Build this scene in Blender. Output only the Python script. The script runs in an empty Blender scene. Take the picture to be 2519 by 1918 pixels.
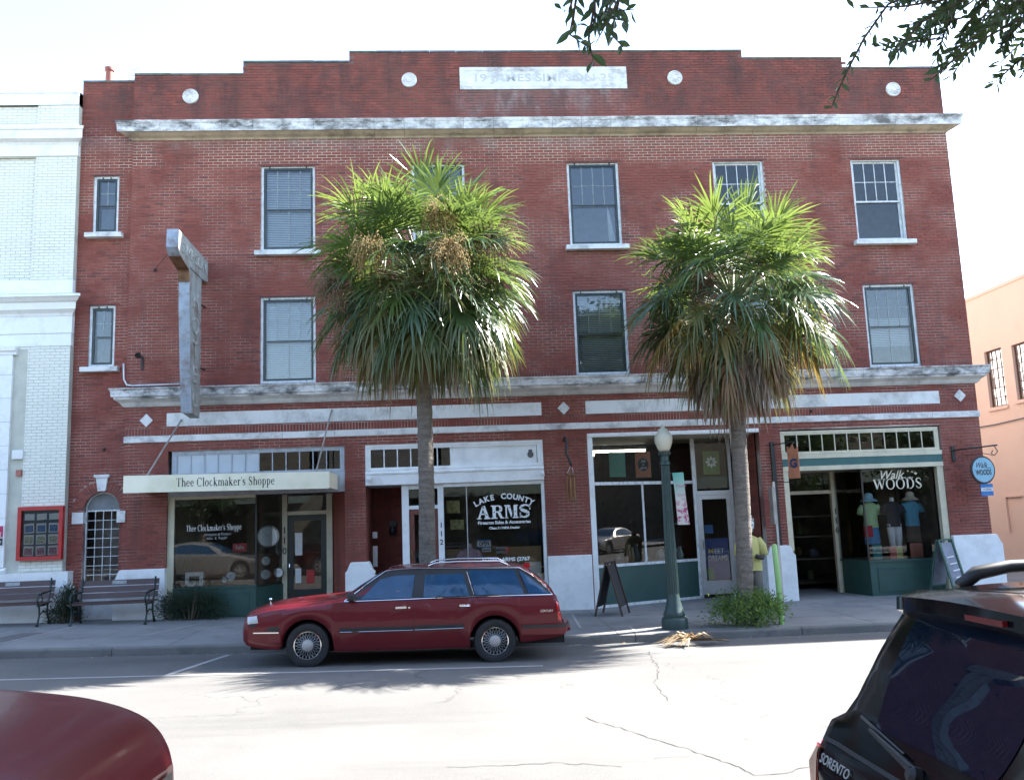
import bpy, bmesh, math, random
from mathutils import Vector, Matrix, Euler
random.seed(7)
rad = math.radians
sc = bpy.context.scene
COL = sc.collection

# ------------------------------------------------------------------ camera, sky, sun, exposure
cam_d = bpy.data.cameras.new("camera")
cam = bpy.data.objects.new("camera", cam_d); COL.objects.link(cam)
cam_d.sensor_width = 36.0; cam_d.sensor_fit = 'HORIZONTAL'; cam_d.lens = 30.7265
cam_d.clip_start = 0.05; cam_d.clip_end = 3000
_R = Vector((0.99760007, -0.05852692, -0.03699585)); _U = Vector((0.02804252, -0.14700886, 0.98873759)); _F = Vector((0.06330648, 0.98740214, 0.14501481))
CAM = Vector((8.37232529, -19.29751789, 1.9450559))
mw = Matrix((( _R.x, _U.x, -_F.x, CAM.x), (_R.y, _U.y, -_F.y, CAM.y), (_R.z, _U.z, -_F.z, CAM.z), (0, 0, 0, 1)))
cam.matrix_world = mw
sc.camera = cam

SUN = Vector((0.95, 0.37, 1.0)).normalized()          # towards the sun: behind the building, to the right
sun_el = math.asin(SUN.z); sun_az = math.atan2(SUN.x, SUN.y)
world = bpy.data.worlds.new("World"); sc.world = world; world.use_nodes = True
wn = world.node_tree; wn.nodes.clear()
w_out = wn.nodes.new('ShaderNodeOutputWorld'); w_bg = wn.nodes.new('ShaderNodeBackground'); w_sky = wn.nodes.new('ShaderNodeTexSky')
w_sky.sky_type = 'NISHITA'; w_sky.sun_disc = False
w_sky.sun_elevation = sun_el; w_sky.sun_rotation = sun_az
w_sky.air_density = 1.0; w_sky.dust_density = 1.0; w_sky.ozone_density = 1.0; w_sky.altitude = 30
w_bg.inputs['Strength'].default_value = 0.095
wn.links.new(w_sky.outputs[0], w_bg.inputs['Color']); wn.links.new(w_bg.outputs[0], w_out.inputs['Surface'])

sun_d = bpy.data.lights.new("sun", 'SUN'); sun_d.energy = 3.7; sun_d.angle = rad(0.5); sun_d.color = (1.0, 0.965, 0.91)
sun = bpy.data.objects.new("sun", sun_d); COL.objects.link(sun)
sun.rotation_euler = SUN.to_track_quat('Z', 'Y').to_euler(); sun.location = (30, 10, 40)

sc.view_settings.view_transform = 'Standard'; sc.view_settings.look = 'None'
sc.view_settings.exposure = 2.98; sc.view_settings.gamma = 1.0; sc.view_settings.use_curve_mapping = False
sc.render.engine = 'CYCLES'
sc.cycles.max_bounces = 8; sc.cycles.diffuse_bounces = 4; sc.cycles.glossy_bounces = 4
sc.cycles.transparent_max_bounces = 24; sc.cycles.sample_clamp_indirect = 6.0
sc.cycles.caustics_reflective = False; sc.cycles.caustics_refractive = False

# ------------------------------------------------------------------ materials
MATS = {}
def nd(nt, t, **kw):
    n = nt.nodes.new(t)
    for k, v in kw.items():
        if k.startswith('_'): setattr(n, k[1:], v)
        else:
            key = int(k[1:]) if k[0] == 'i' and k[1:].isdigit() else k
            if isinstance(v, bpy.types.NodeSocket): nt.links.new(v, n.inputs[key])
            else: n.inputs[key].default_value = v
    return n
def mth(nt, op, a, b=0.0, c=None, clamp=False):
    n = nt.nodes.new('ShaderNodeMath'); n.operation = op; n.use_clamp = clamp
    for i, v in enumerate((a, b, c)):
        if v is None: continue
        if isinstance(v, bpy.types.NodeSocket): nt.links.new(v, n.inputs[i])
        else: n.inputs[i].default_value = v
    return n.outputs[0]
def mixc(nt, fac, a, b, mode='MIX'):
    n = nt.nodes.new('ShaderNodeMix'); n.data_type = 'RGBA'; n.blend_type = mode
    for i, v in ((0, fac), (6, a), (7, b)):
        if isinstance(v, bpy.types.NodeSocket): nt.links.new(v, n.inputs[i])
        else: n.inputs[i].default_value = v if i == 0 else (v[0], v[1], v[2], 1)
    return n.outputs[2]
def ramp(nt, fac, p0, p1):
    n = nt.nodes.new('ShaderNodeMapRange'); n.clamp = True
    nt.links.new(fac, n.inputs[0]); n.inputs[1].default_value = p0; n.inputs[2].default_value = p1
    return n.outputs[0]
def newmat(name):
    m = bpy.data.materials.new(name); m.use_nodes = True
    nt = m.node_tree; nt.nodes.clear()
    out = nt.nodes.new('ShaderNodeOutputMaterial'); bs = nt.nodes.new('ShaderNodeBsdfPrincipled')
    nt.links.new(bs.outputs[0], out.inputs[0])
    return m, nt, bs, out
def noise(nt, scale, detail=4.0, rough=0.55, vec=None, stretch=None):
    g = nt.nodes.new('ShaderNodeNewGeometry'); v = vec or g.outputs['Position']
    if stretch:
        mp = nd(nt, 'ShaderNodeMapping', Scale=stretch); nt.links.new(v, mp.inputs[0]); v = mp.outputs[0]
    n = nd(nt, 'ShaderNodeTexNoise', Scale=scale, Detail=detail, Roughness=rough); nt.links.new(v, n.inputs['Vector'])
    return n.outputs['Fac']
def M(name, col, rough=0.6, metal=0.0, var=0.18, scale=6.0, bump=0.0, bscale=60.0, coat=0.0, spec=0.5, dirt=None, dirt_amt=0.0, dirt_scale=1.5, stretch=None, dlo=0.48):
    if name in MATS: return MATS[name]
    m, nt, bs, out = newmat(name)
    lo = tuple(c * (1 - var) for c in col); hi = tuple(min(1, c * (1 + var)) for c in col)
    c = mixc(nt, ramp(nt, noise(nt, scale), 0.3, 0.7), lo, hi)
    if dirt:
        f = mth(nt, 'MULTIPLY', ramp(nt, noise(nt, dirt_scale, 8, 0.72, stretch=stretch), dlo, dlo + 0.2), dirt_amt)
        c = mixc(nt, f, c, dirt)
    nt.links.new(c, bs.inputs['Base Color'])
    bs.inputs['Roughness'].default_value = rough; bs.inputs['Metallic'].default_value = metal
    bs.inputs['Specular IOR Level'].default_value = spec
    if coat: bs.inputs['Coat Weight'].default_value = coat; bs.inputs['Coat Roughness'].default_value = 0.04
    if bump:
        b = nd(nt, 'ShaderNodeBump', Strength=bump, Distance=0.01); nt.links.new(noise(nt, bscale, 3), b.inputs['Height'])
        nt.links.new(b.outputs[0], bs.inputs['Normal'])
    MATS[name] = m; return m
def glassmat(name, tint=(1, 1, 1), ior=1.6, rough=0.0, base=0.0):
    if name in MATS: return MATS[name]
    m = bpy.data.materials.new(name); m.use_nodes = True; nt = m.node_tree; nt.nodes.clear()
    out = nt.nodes.new('ShaderNodeOutputMaterial')
    tr = nd(nt, 'ShaderNodeBsdfTransparent', Color=(*tint, 1)); gl = nd(nt, 'ShaderNodeBsdfGlossy', Roughness=rough)
    fr = nd(nt, 'ShaderNodeFresnel', IOR=ior)
    f = mth(nt, 'ADD', fr.outputs[0], base, clamp=True)
    mx = nt.nodes.new('ShaderNodeMixShader'); nt.links.new(f, mx.inputs[0]); nt.links.new(tr.outputs[0], mx.inputs[1]); nt.links.new(gl.outputs[0], mx.inputs[2])
    nt.links.new(mx.outputs[0], out.inputs[0]); MATS[name] = m; return m
def emat(name, col, s):
    if name in MATS: return MATS[name]
    m = bpy.data.materials.new(name); m.use_nodes = True; nt = m.node_tree; nt.nodes.clear()
    out = nt.nodes.new('ShaderNodeOutputMaterial'); e = nd(nt, 'ShaderNodeEmission', Color=(*col, 1), Strength=s); nt.links.new(e.outputs[0], out.inputs[0])
    MATS[name] = m; return m

BW, BH = 0.2133, 0.0677     # brick module
def brickmat(name, cols, stain=None, white=False):
    m, nt, bs, out = newmat(name)
    g = nt.nodes.new('ShaderNodeNewGeometry'); sp = nd(nt, 'ShaderNodeSeparateXYZ'); nt.links.new(g.outputs['Position'], sp.inputs[0])
    row = mth(nt, 'FLOOR', mth(nt, 'DIVIDE', sp.outputs[2], BH))
    par = mth(nt, 'ABSOLUTE', mth(nt, 'MODULO', row, 2.0))
    idx = mth(nt, 'FLOOR', mth(nt, 'ADD', mth(nt, 'DIVIDE', sp.outputs[0], BW), mth(nt, 'MULTIPLY', par, 0.5)))
    cv = nd(nt, 'ShaderNodeCombineXYZ'); nt.links.new(idx, cv.inputs[0]); nt.links.new(row, cv.inputs[1])
    wnz = nt.nodes.new('ShaderNodeTexWhiteNoise'); wnz.noise_dimensions = '2D'; nt.links.new(cv.outputs[0], wnz.inputs['Vector'])
    c = mixc(nt, wnz.outputs['Value'], cols[0], cols[1])
    c = mixc(nt, mth(nt, 'MULTIPLY', ramp(nt, wnz.outputs['Value'], 0.86, 0.9), 0.75), c, cols[2])
    c = mixc(nt, ramp(nt, noise(nt, 0.8, 5, 0.6), 0.35, 0.7), c, cols[3])
    c = mixc(nt, mth(nt, 'MULTIPLY', ramp(nt, noise(nt, 40, 3), 0.4, 0.75), 0.35), c, tuple(x * 0.6 for x in cols[1]))
    if stain:   # soot and algae: heaviest on the weather-beaten parapet, in streaks
        hz = ramp(nt, sp.outputs[2], 10.9, 11.6)
        st = ramp(nt, noise(nt, 1.0, 6, 0.7, stretch=(1.6, 1.6, 0.5)), 0.46, 0.66)
        c = mixc(nt, mth(nt, 'MULTIPLY', mth(nt, 'MULTIPLY', hz, st), 0.8), c, stain)
        tz = ramp(nt, noise(nt, 3.0, 5, 0.6), 0.42, 0.6)
        c = mixc(nt, mth(nt, 'MULTIPLY', hz, mth(nt, 'MULTIPLY', tz, 0.5)), c, (0.10, 0.05, 0.045))
        # pale lime bloom under the name stone and the cornices
        bl = ramp(nt, noise(nt, 1.3, 5, 0.65, stretch=(1.5, 1, 0.7)), 0.5, 0.68)
        zz = mth(nt, 'MULTIPLY', ramp(nt, sp.outputs[2], 11.15, 11.5), ramp(nt, sp.outputs[2], 12.0, 11.9))
        xx = mth(nt, 'MULTIPLY', ramp(nt, sp.outputs[0], 8.4, 8.9), ramp(nt, sp.outputs[0], 12.9, 12.4))
        f1 = mth(nt, 'MULTIPLY', zz, xx)
        z2 = mth(nt, 'MULTIPLY', ramp(nt, sp.outputs[2], 10.35, 10.72), ramp(nt, sp.outputs[2], 10.9, 10.85))
        f2 = mth(nt, 'MAXIMUM', mth(nt, 'MULTIPLY', f1, 0.75), mth(nt, 'MULTIPLY', z2, 0.8))
        c = mixc(nt, mth(nt, 'MULTIPLY', f2, mth(nt, 'ADD', mth(nt, 'MULTIPLY', bl, 0.7), 0.22)), c, (0.36, 0.32, 0.30))
    if stain:
        pz = ramp(nt, noise(nt, 0.35, 3, 0.5), 0.5, 0.56); c = mixc(nt, mth(nt, 'MULTIPLY', pz, 0.35), c, (0.27, 0.085, 0.06))
        sk = ramp(nt, noise(nt, 2.2, 4, 0.6, stretch=(1.0, 1.0, 0.12)), 0.56, 0.7); c = mixc(nt, mth(nt, 'MULTIPLY', sk, 0.45), c, (0.09, 0.045, 0.04))
    nt.links.new(c, bs.inputs['Base Color']); bs.inputs['Roughness'].default_value = 0.85
    bs.inputs['Specular IOR Level'].default_value = 0.25
    b = nd(nt, 'ShaderNodeBump', Strength=0.35, Distance=0.004); nt.links.new(noise(nt, 90, 3), b.inputs['Height']); nt.links.new(b.outputs[0], bs.inputs['Normal'])
    MATS[name] = m; return m
m_brick = brickmat('red_brick', [(0.225, 0.064, 0.047), (0.32, 0.098, 0.07), (0.105, 0.044, 0.04), (0.205, 0.056, 0.043)], stain=(0.045, 0.035, 0.033))
m_wbrick = brickmat('white_painted_brick', [(0.80, 0.79, 0.70), (0.84, 0.83, 0.74), (0.73, 0.72, 0.63), (0.78, 0.77, 0.68)])
def mortarmat():
    m, nt, bs, out = newmat('mortar')
    g = nt.nodes.new('ShaderNodeNewGeometry'); sp = nd(nt, 'ShaderNodeSeparateXYZ'); nt.links.new(g.outputs['Position'], sp.inputs[0])
    c = mixc(nt, ramp(nt, noise(nt, 0.9, 5, 0.65), 0.42, 0.62), (0.19, 0.085, 0.07), (0.50, 0.42, 0.36))
    z2 = mth(nt, 'MULTIPLY', ramp(nt, sp.outputs[2], 10.05, 10.2), ramp(nt, sp.outputs[2], 10.95, 10.9))
    c = mixc(nt, mth(nt, 'MULTIPLY', z2, ramp(nt, noise(nt, 0.7, 4), 0.38, 0.5)), c, (0.66, 0.6, 0.5))
    c = mixc(nt, mth(nt, 'MULTIPLY', ramp(nt, sp.outputs[2], 10.9, 11.2), 0.8), c, (0.10, 0.06, 0.055))
    nt.links.new(c, bs.inputs['Base Color']); bs.inputs['Roughness'].default_value = 0.95
    MATS['mortar'] = m; return m
m_mortar = mortarmat()
m_wmortar = M('white_mortar', (0.5, 0.5, 0.42), 0.9, var=0.2, scale=2)
m_stone = M('limestone_white', (0.70, 0.69, 0.66), 0.8, var=0.12, scale=3, bump=0.2, bscale=25, dirt=(0.16, 0.15, 0.145), dirt_amt=0.8, dirt_scale=1.3, stretch=(1.2, 1, 2.2))
m_cornice = M('weathered_cornice_paint', (0.70, 0.695, 0.68), 0.75, var=0.15, scale=2, bump=0.25, bscale=30, dirt=(0.09, 0.085, 0.08), dirt_amt=0.95, dirt_scale=1.9, stretch=(1.0, 1, 2.2), dlo=0.43)
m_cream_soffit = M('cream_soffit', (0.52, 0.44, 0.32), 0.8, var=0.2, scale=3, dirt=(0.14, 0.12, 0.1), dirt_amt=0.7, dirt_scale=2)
m_whitepaint = M('white_paint', (0.80, 0.81, 0.80), 0.55, var=0.06, scale=3, bump=0.08, bscale=40, dirt=(0.45, 0.44, 0.42), dirt_amt=0.4, dirt_scale=2.5)
m_whitewood = M('old_white_wood', (0.66, 0.68, 0.68), 0.6, var=0.12, scale=5, bump=0.1, bscale=50, dirt=(0.2, 0.2, 0.19), dirt_amt=0.7, dirt_scale=7, stretch=(3, 3, 1))
m_greywood = M('grey_white_wood', (0.42, 0.44, 0.47), 0.6, var=0.12, scale=5, dirt=(0.2, 0.2, 0.2), dirt_amt=0.5, dirt_scale=6)
m_cream = M('cream_paint', (0.60, 0.55, 0.40), 0.5, var=0.07, scale=4, bump=0.06, bscale=40, dirt=(0.3, 0.27, 0.2), dirt_amt=0.4, dirt_scale=3)
m_storm = M('black_green_storm_frame', (0.018, 0.028, 0.028), 0.4, var=0.3)
m_green = M('dark_green_paint', (0.028, 0.075, 0.062), 0.45, var=0.15, scale=4, bump=0.05)
m_dkgreen = M('black_green_paint', (0.012, 0.022, 0.019), 0.4, var=0.25, scale=4)
m_teal = M('teal_paint', (0.03, 0.11, 0.105), 0.5, var=0.12, scale=4)
m_alu = M('aluminium', (0.46, 0.46, 0.46), 0.4, metal=0.5, var=0.08)
m_black = M('black_iron', (0.012, 0.012, 0.013), 0.45, var=0.3)
m_dark = M('dark_interior', (0.035, 0.032, 0.03), 0.9, var=0.4, scale=1.5)
m_room = M('room_wall', (0.22, 0.2, 0.17), 0.9, var=0.15, scale=1.5)
m_roomfloor = M('room_floor', (0.10, 0.075, 0.05), 0.6, var=0.25, scale=3)
m_glass = glassmat('window_glass', (0.93, 0.95, 0.95), 1.75)
m_shopglass = glassmat('shop_glass', (0.90, 0.93, 0.92), 1.72)
m_milk = M('milk_glass', (0.52, 0.55, 0.57), 0.3, var=0.08, scale=3)
m_letter_w = M('white_vinyl', (0.78, 0.78, 0.76), 0.5, var=0.04)
m_letter_c = M('cream_vinyl', (0.75, 0.70, 0.55), 0.5, var=0.04)
m_letter_k = M('black_vinyl', (0.02, 0.02, 0.02), 0.5, var=0.1)
m_chrome = M('chrome', (0.75, 0.76, 0.78), 0.12, metal=1.0, var=0.03)
m_rubber = M('rubber', (0.016, 0.016, 0.017), 0.75, var=0.3, bump=0.1)
m_bluetape = M('blue_print', (0.03, 0.16, 0.42), 0.5, var=0.1)
m_redpaint = M('red_paint', (0.42, 0.022, 0.02), 0.45, var=0.1)
m_paper = M('paper', (0.72, 0.72, 0.70), 0.8, var=0.06, scale=12)

# ------------------------------------------------------------------ mesh helpers
class MB:
    def __init__(s): s.v = []; s.f = []; s.m = []
    def add(s, pts, faces, mi=0):
        o = len(s.v); s.v.extend([tuple(p) for p in pts])
        for f in faces: s.f.append(tuple(i + o for i in f)); s.m.append(mi)
    def quad(s, a, b, c, d, mi=0): s.add((a, b, c, d), ((0, 1, 2, 3),), mi)
    def poly(s, pts, mi=0): s.add(pts, (tuple(range(len(pts))),), mi)
    def box(s, x0, x1, y0, y1, z0, z1, mi=0):
        s.add([(x0, y0, z0), (x1, y0, z0), (x1, y1, z0), (x0, y1, z0), (x0, y0, z1), (x1, y0, z1), (x1, y1, z1), (x0, y1, z1)],
              [(0, 1, 5, 4), (1, 2, 6, 5), (2, 3, 7, 6), (3, 0, 4, 7), (4, 5, 6, 7), (3, 2, 1, 0)], mi)
    def bar(s, p0, p1, w, h, up=(0, 0, 1), mi=0):      # rectangular bar from p0 to p1
        p0 = Vector(p0); p1 = Vector(p1); d = (p1 - p0).normalized(); u = Vector(up)
        if abs(d.dot(u)) > 0.98: u = Vector((0, 1, 0)) if abs(d.y) < 0.9 else Vector((1, 0, 0))
        a = d.cross(u).normalized() * (w / 2); b = a.cross(d).normalized() * (h / 2)
        P = [p0 - a - b, p0 + a - b, p0 + a + b, p0 - a + b, p1 - a - b, p1 + a - b, p1 + a + b, p1 - a + b]
        s.add(P, [(3, 2, 1, 0), (4, 5, 6, 7), (0, 1, 5, 4), (1, 2, 6, 5), (2, 3, 7, 6), (3, 0, 4, 7)], mi)
    def tube(s, path, r, n=8, cap=True, mi=0):
        P = [Vector(p) for p in path]; k = len(P); rr = r if isinstance(r, (list, tuple)) else [r] * k
        o = len(s.v); up = None
        for i, p in enumerate(P):
            d = (P[min(i + 1, k - 1)] - P[max(i - 1, 0)]).normalized()
            if up is None: up = Vector((0, 0, 1)) if abs(d.z) < 0.9 else Vector((1, 0, 0))
            a = d.cross(up).normalized(); b = a.cross(d).normalized(); up = b
            for j in range(n):
                t = 2 * math.pi * j / n; s.v.append(tuple(p + (a * math.cos(t) + b * math.sin(t)) * rr[i]))
        for i in range(k - 1):
            for j in range(n):
                s.f.append((o + i * n + j, o + i * n + (j + 1) % n, o + (i + 1) * n + (j + 1) % n, o + (i + 1) * n + j)); s.m.append(mi)
        if cap:
            s.f.append(tuple(o + j for j in reversed(range(n)))); s.m.append(mi)
            s.f.append(tuple(o + (k - 1) * n + j for j in range(n))); s.m.append(mi)
    def lathe(s, prof, n=16, mat=None, mi=0, cap=True):          # prof (r,z) about z axis, mat: Matrix
        o = len(s.v); k = len(prof)
        for r, z in prof:
            for j in range(n):
                t = 2 * math.pi * j / n; p = Vector((r * math.cos(t), r * math.sin(t), z))
                s.v.append(tuple(mat @ p if mat else p))
        for i in range(k - 1):
            for j in range(n):
                s.f.append((o + i * n + j, o + i * n + (j + 1) % n, o + (i + 1) * n + (j + 1) % n, o + (i + 1) * n + j)); s.m.append(mi)
        if cap and prof[0][0] > 1e-4: s.f.append(tuple(o + j for j in reversed(range(n)))); s.m.append(mi)
        if cap and prof[-1][0] > 1e-4: s.f.append(tuple(o + (k - 1) * n + j for j in range(n))); s.m.append(mi)
    def prismy(s, poly, y0, y1, mi=0):                  # polygon in (x,z) pulled along y
        n = len(poly); a = [(x, y0, z) for x, z in poly]; b = [(x, y1, z) for x, z in poly]
        s.add(a + b, [tuple(range(n)), tuple(reversed(range(n, 2 * n)))] + [(i, i + n, (i + 1) % n + n, (i + 1) % n) for i in range(n)], mi)
    def prismx(s, poly, x0, x1, mi=0):                  # polygon in (y,z) pulled along x
        n = len(poly); a = [(x0, y, z) for y, z in poly]; b = [(x1, y, z) for y, z in poly]
        s.add(a + b, [tuple(range(n)), tuple(reversed(range(n, 2 * n)))] + [(i, (i + 1) % n, (i + 1) % n + n, i + n)[::-1] for i in range(n)], mi)
    def grid(s, rows, mi=0, closed=False):              # rows of points
        o = len(s.v); w = len(rows[0])
        for r in rows: s.v.extend([tuple(p) for p in r])
        for i in range(len(rows) - 1):
            for j in range(w - 1):
                s.f.append((o + i * w + j, o + i * w + j + 1, o + (i + 1) * w + j + 1, o + (i + 1) * w + j)); s.m.append(mi)
    def frame(s, x0, x1, z0, z1, t, y0, y1, mi=0):      # rectangular frame of four bars butted end to end
        s.box(x0, x1, y0, y1, z1 - t, z1, mi); s.box(x0, x1, y0, y1, z0, z0 + t, mi)
        s.box(x0, x0 + t, y0, y1, z0 + t, z1 - t, mi); s.box(x1 - t, x1, y0, y1, z0 + t, z1 - t, mi)
    def mesh(s, name, mats, smooth=False, fix=True):
        me = bpy.data.meshes.new(name); me.from_pydata(s.v, [], s.f)
        for m in (mats if isinstance(mats, (list, tuple)) else [mats]): me.materials.append(m)
        if any(s.m): me.polygons.foreach_set('material_index', s.m)
        if fix:
            bm = bmesh.new(); bm.from_mesh(me); bmesh.ops.recalc_face_normals(bm, faces=bm.faces); bm.to_mesh(me); bm.free()
        if smooth:
            me.polygons.foreach_set('use_smooth', [True] * len(me.polygons))
            if smooth is not True: me.set_sharp_from_angle(angle=rad(smooth))
        me.update(); return me
    def build(s, name, mats, parent=None, smooth=False, fix=True, **kw):
        return link(name, s.mesh(name, mats, smooth, fix), parent, **kw)
def link(name, data, parent=None, label=None, cat=None, group=None, kind=None, mat=None):
    o = bpy.data.objects.new(name, data); COL.objects.link(o)
    if parent is not None:
        o.parent = parent; o.matrix_parent_inverse = PINV.get(parent.name, Matrix())
    if mat is not None: o.matrix_basis = mat; PINV[o.name] = mat.inverted()
    if label: o['label'] = label
    if cat: o['category'] = cat
    if group: o['group'] = group
    if kind: o['kind'] = kind
    return o
PINV = {}
def thing(name, loc, label, cat, group=None):
    o = bpy.data.objects.new(name, None); COL.objects.link(o); o.location = loc; o.empty_display_size = 0.2
    PINV[o.name] = Matrix.Translation(-Vector(loc))
    o['label'] = label; o['category'] = cat
    if group: o['group'] = group
    return o
def copy_thing(root, loc, rotz=0.0, label=None):
    r = root.copy(); COL.objects.link(r); r.location = loc; r.rotation_euler.z += rotz
    if label: r['label'] = label
    for ch in root.children:
        c = ch.copy(); COL.objects.link(c); c.parent = r
        for g in ch.children:
            d = g.copy(); COL.objects.link(d); d.parent = c
    return r
def text(name, body, mat, parent, loc, size, rot=(90, 0, 0), sx=1.0, bold=0.0, shear=0.0, space=1.0, ext=0.0008, fit=None, align='CENTER'):
    cu = bpy.data.curves.new(name, 'FONT'); cu.body = body; cu.size = size; cu.align_x = align; cu.align_y = 'CENTER'
    cu.offset = bold; cu.shear = shear; cu.space_character = space; cu.extrude = ext; cu.resolution_u = 3; cu.fill_mode = 'BOTH'
    to = bpy.data.objects.new(name + '_tmp', cu); me = bpy.data.meshes.new_from_object(to)
    bpy.data.objects.remove(to); bpy.data.curves.remove(cu)
    me.materials.clear(); me.materials.append(mat); me.name = name
    if fit and len(me.vertices):
        xs = [v.co.x for v in me.vertices]; sx = fit / (max(xs) - min(xs))
    mt = Matrix.Translation(loc) @ Euler([rad(a) for a in rot]).to_matrix().to_4x4() @ Matrix.Diagonal((sx, 1, 1, 1))
    for v in me.vertices: v.co = mt @ v.co
    return link(name, me, parent)
def serif_text(name, s, mat, parent, x0, x1, zb, cap, y, slope=0.0, bold=1.0, th=0.0012):
    """roman letters with thick stems, thin joins and bracket serifs, built from strokes"""
    T, t = 0.088 * bold, 0.034 * bold; b = MB(); polys = []; cur = [0.0]
    def P(*pts): polys.append([(cur[0] + px, pz) for px, pz in pts])
    def rect(a, c, p, q): P((a, p), (c, p), (c, q), (a, q))
    def stem(x, z0, z1, foot=True, head=True):
        rect(x, x + T, z0, z1)
        if foot: rect(x - 0.05, x + T + 0.05, z0, z0 + 0.026)
        if head: P((x - 0.06, z1 - 0.05), (x, z1 - 0.04), (x, z1), (x - 0.01, z1))
    def bowl(cx, cz, rx, ry, a0, a1, n=14, tt=None):
        for i in range(n):
            q = []
            for k in (0, 1):
                a = math.radians(a0 + (a1 - a0) * (i + k) / n); w = t + (T - t) * abs(math.cos(a)) ** 1.4
                q.append(((cx + rx * math.cos(a), cz + ry * math.sin(a)), (cx + (rx - w) * math.cos(a), cz + (ry - t) * math.sin(a))))
            P(q[0][0], q[1][0], q[1][1], q[0][1])
    def line(xa, za, xb, zb_, w):
        d = Vector((xb - xa, zb_ - za)).normalized(); nx, nz = -d.y * w / 2, d.x * w / 2; P((xa + nx, za + nz), (xa - nx, za - nz), (xb - nx, zb_ - nz), (xb + nx, zb_ + nz))
    def ess(w, h):
        pts = [(0.92, 0.74), (0.78, 0.93), (0.5, 0.98), (0.22, 0.9), (0.12, 0.74), (0.25, 0.6), (0.5, 0.5), (0.78, 0.38), (0.88, 0.24), (0.74, 0.08), (0.46, 0.02), (0.2, 0.08), (0.06, 0.28)]; ws = [t, t, t, T * .7, T, T, T * 1.1, T, T * .9, t, t, t, t]
        for (a, c, w0), (p, q, w1) in zip([(*pp, ww) for pp, ww in zip(pts, ws)][:-1], [(*pp, ww) for pp, ww in zip(pts, ws)][1:]): line(a * w, c * h, p * w, q * h, (w0 + w1) / 2)
    def arch(x): bowl(x + 0.15, 0.31, 0.155, 0.145, 0, 150, 8)
    for ch in s:
        if ch == 'T': rect(0.02, 0.58, 0.63, 0.66); rect(0.02, 0.05, 0.5, 0.63); rect(0.55, 0.58, 0.5, 0.63); stem(0.26, 0, 0.63, True, False); w = 0.62
        elif ch == 'h': stem(0.06, 0, 0.68); arch(0.14); stem(0.356, 0, 0.33, True, False); w = 0.52
        elif ch == 'm': stem(0.06, 0, 0.45); arch(0.12); stem(0.336, 0, 0.33, True, False); arch(0.40); stem(0.616, 0, 0.33, True, False); w = 0.78
        elif ch == 'e': bowl(0.22, 0.225, 0.2, 0.235, 5, 325, 18); rect(0.06, 0.41, 0.25, 0.28); w = 0.46
        elif ch == 'c': bowl(0.22, 0.225, 0.2, 0.235, 48, 322, 16); w = 0.44
        elif ch == 'o': bowl(0.24, 0.225, 0.22, 0.235, 0, 360, 22); w = 0.5
        elif ch == 'l': stem(0.06, 0, 0.68); w = 0.25
        elif ch == 'k': stem(0.06, 0, 0.68); line(0.13, 0.19, 0.36, 0.44, t); line(0.2, 0.27, 0.43, 0.0, T); rect(0.33, 0.52, 0, 0.026); rect(0.27, 0.44, 0.425, 0.45); w = 0.52
        elif ch == 'a': bowl(0.18, 0.13, 0.16, 0.14, 60, 330, 14); rect(0.27, 0.27 + T, 0.03, 0.34); rect(0.3, 0.42, 0, 0.04); bowl(0.2, 0.32, 0.155, 0.14, 0, 165, 9); w = 0.45
        elif ch == 'r': stem(0.06, 0, 0.45); bowl(0.25, 0.3, 0.13, 0.15, 40, 160, 6); rect(0.3, 0.37, 0.36, 0.43); w = 0.38
        elif ch == 'p': stem(0.06, -0.22, 0.45); bowl(0.25, 0.225, 0.2, 0.235, -150, 150, 18); w = 0.5
        elif ch == 's': ess(0.36, 0.46); w = 0.4
        elif ch == 'S': cur[0] += 0.03; ess(0.46, 0.68); w = 0.5
        elif ch == 'C': bowl(0.34, 0.33, 0.32, 0.35, 42, 318, 20); rect(0.56, 0.6, 0.44, 0.66); w = 0.66
        elif ch == "'": P((0.05, 0.66), (0.12, 0.66), (0.10, 0.48), (0.07, 0.48)); w = 0.17
        elif ch == 'W': line(0.1, 0.64, 0.3, 0.02, T); line(0.3, 0.02, 0.5, 0.64, t); line(0.46, 0.64, 0.66, 0.02, T); line(0.66, 0.02, 0.86, 0.64, t); rect(0.0, 0.24, 0.634, 0.66); rect(0.36, 0.6, 0.634, 0.66); rect(0.76, 0.96, 0.634, 0.66); w = 0.94
        elif ch == 'O': bowl(0.35, 0.33, 0.34, 0.35, 0, 360, 26); w = 0.74
        elif ch == 'D': stem(0.08, 0, 0.66, True, False); rect(0.02, 0.3, 0.634, 0.66); rect(0.1, 0.3, 0, 0.026); bowl(0.28, 0.33, 0.36, 0.345, -90, 90, 14); w = 0.7
        else: w = 0.24
        cur[0] += w + 0.03
    k = (x1 - x0) / cur[0]; kz = cap / 0.66
    for q in polys:
        pts = [(x0 + px * k, y, zb + pz * kz + slope * px * k) for px, pz in q]
        a = sum(pts[i][0] * pts[(i + 1) % len(pts)][2] - pts[(i + 1) % len(pts)][0] * pts[i][2] for i in range(len(pts)))
        b.poly(pts if a > 0 else pts[::-1])
    return b.build(name, mat, parent, fix=False)
def sfp(x): return -0.07 + 0.022 * math.log(1 + math.exp(min(60, 11 - x)))     # pavement height along the wall
def swz(x, y): return sfp(x) + 0.008 * y
def rdz(x, y): return sfp(x) - 0.163 + 0.05 * (1 - ((y + 10.5) / 6.4) ** 2)
KERB = -4.1; OKERB = -17.0
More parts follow.
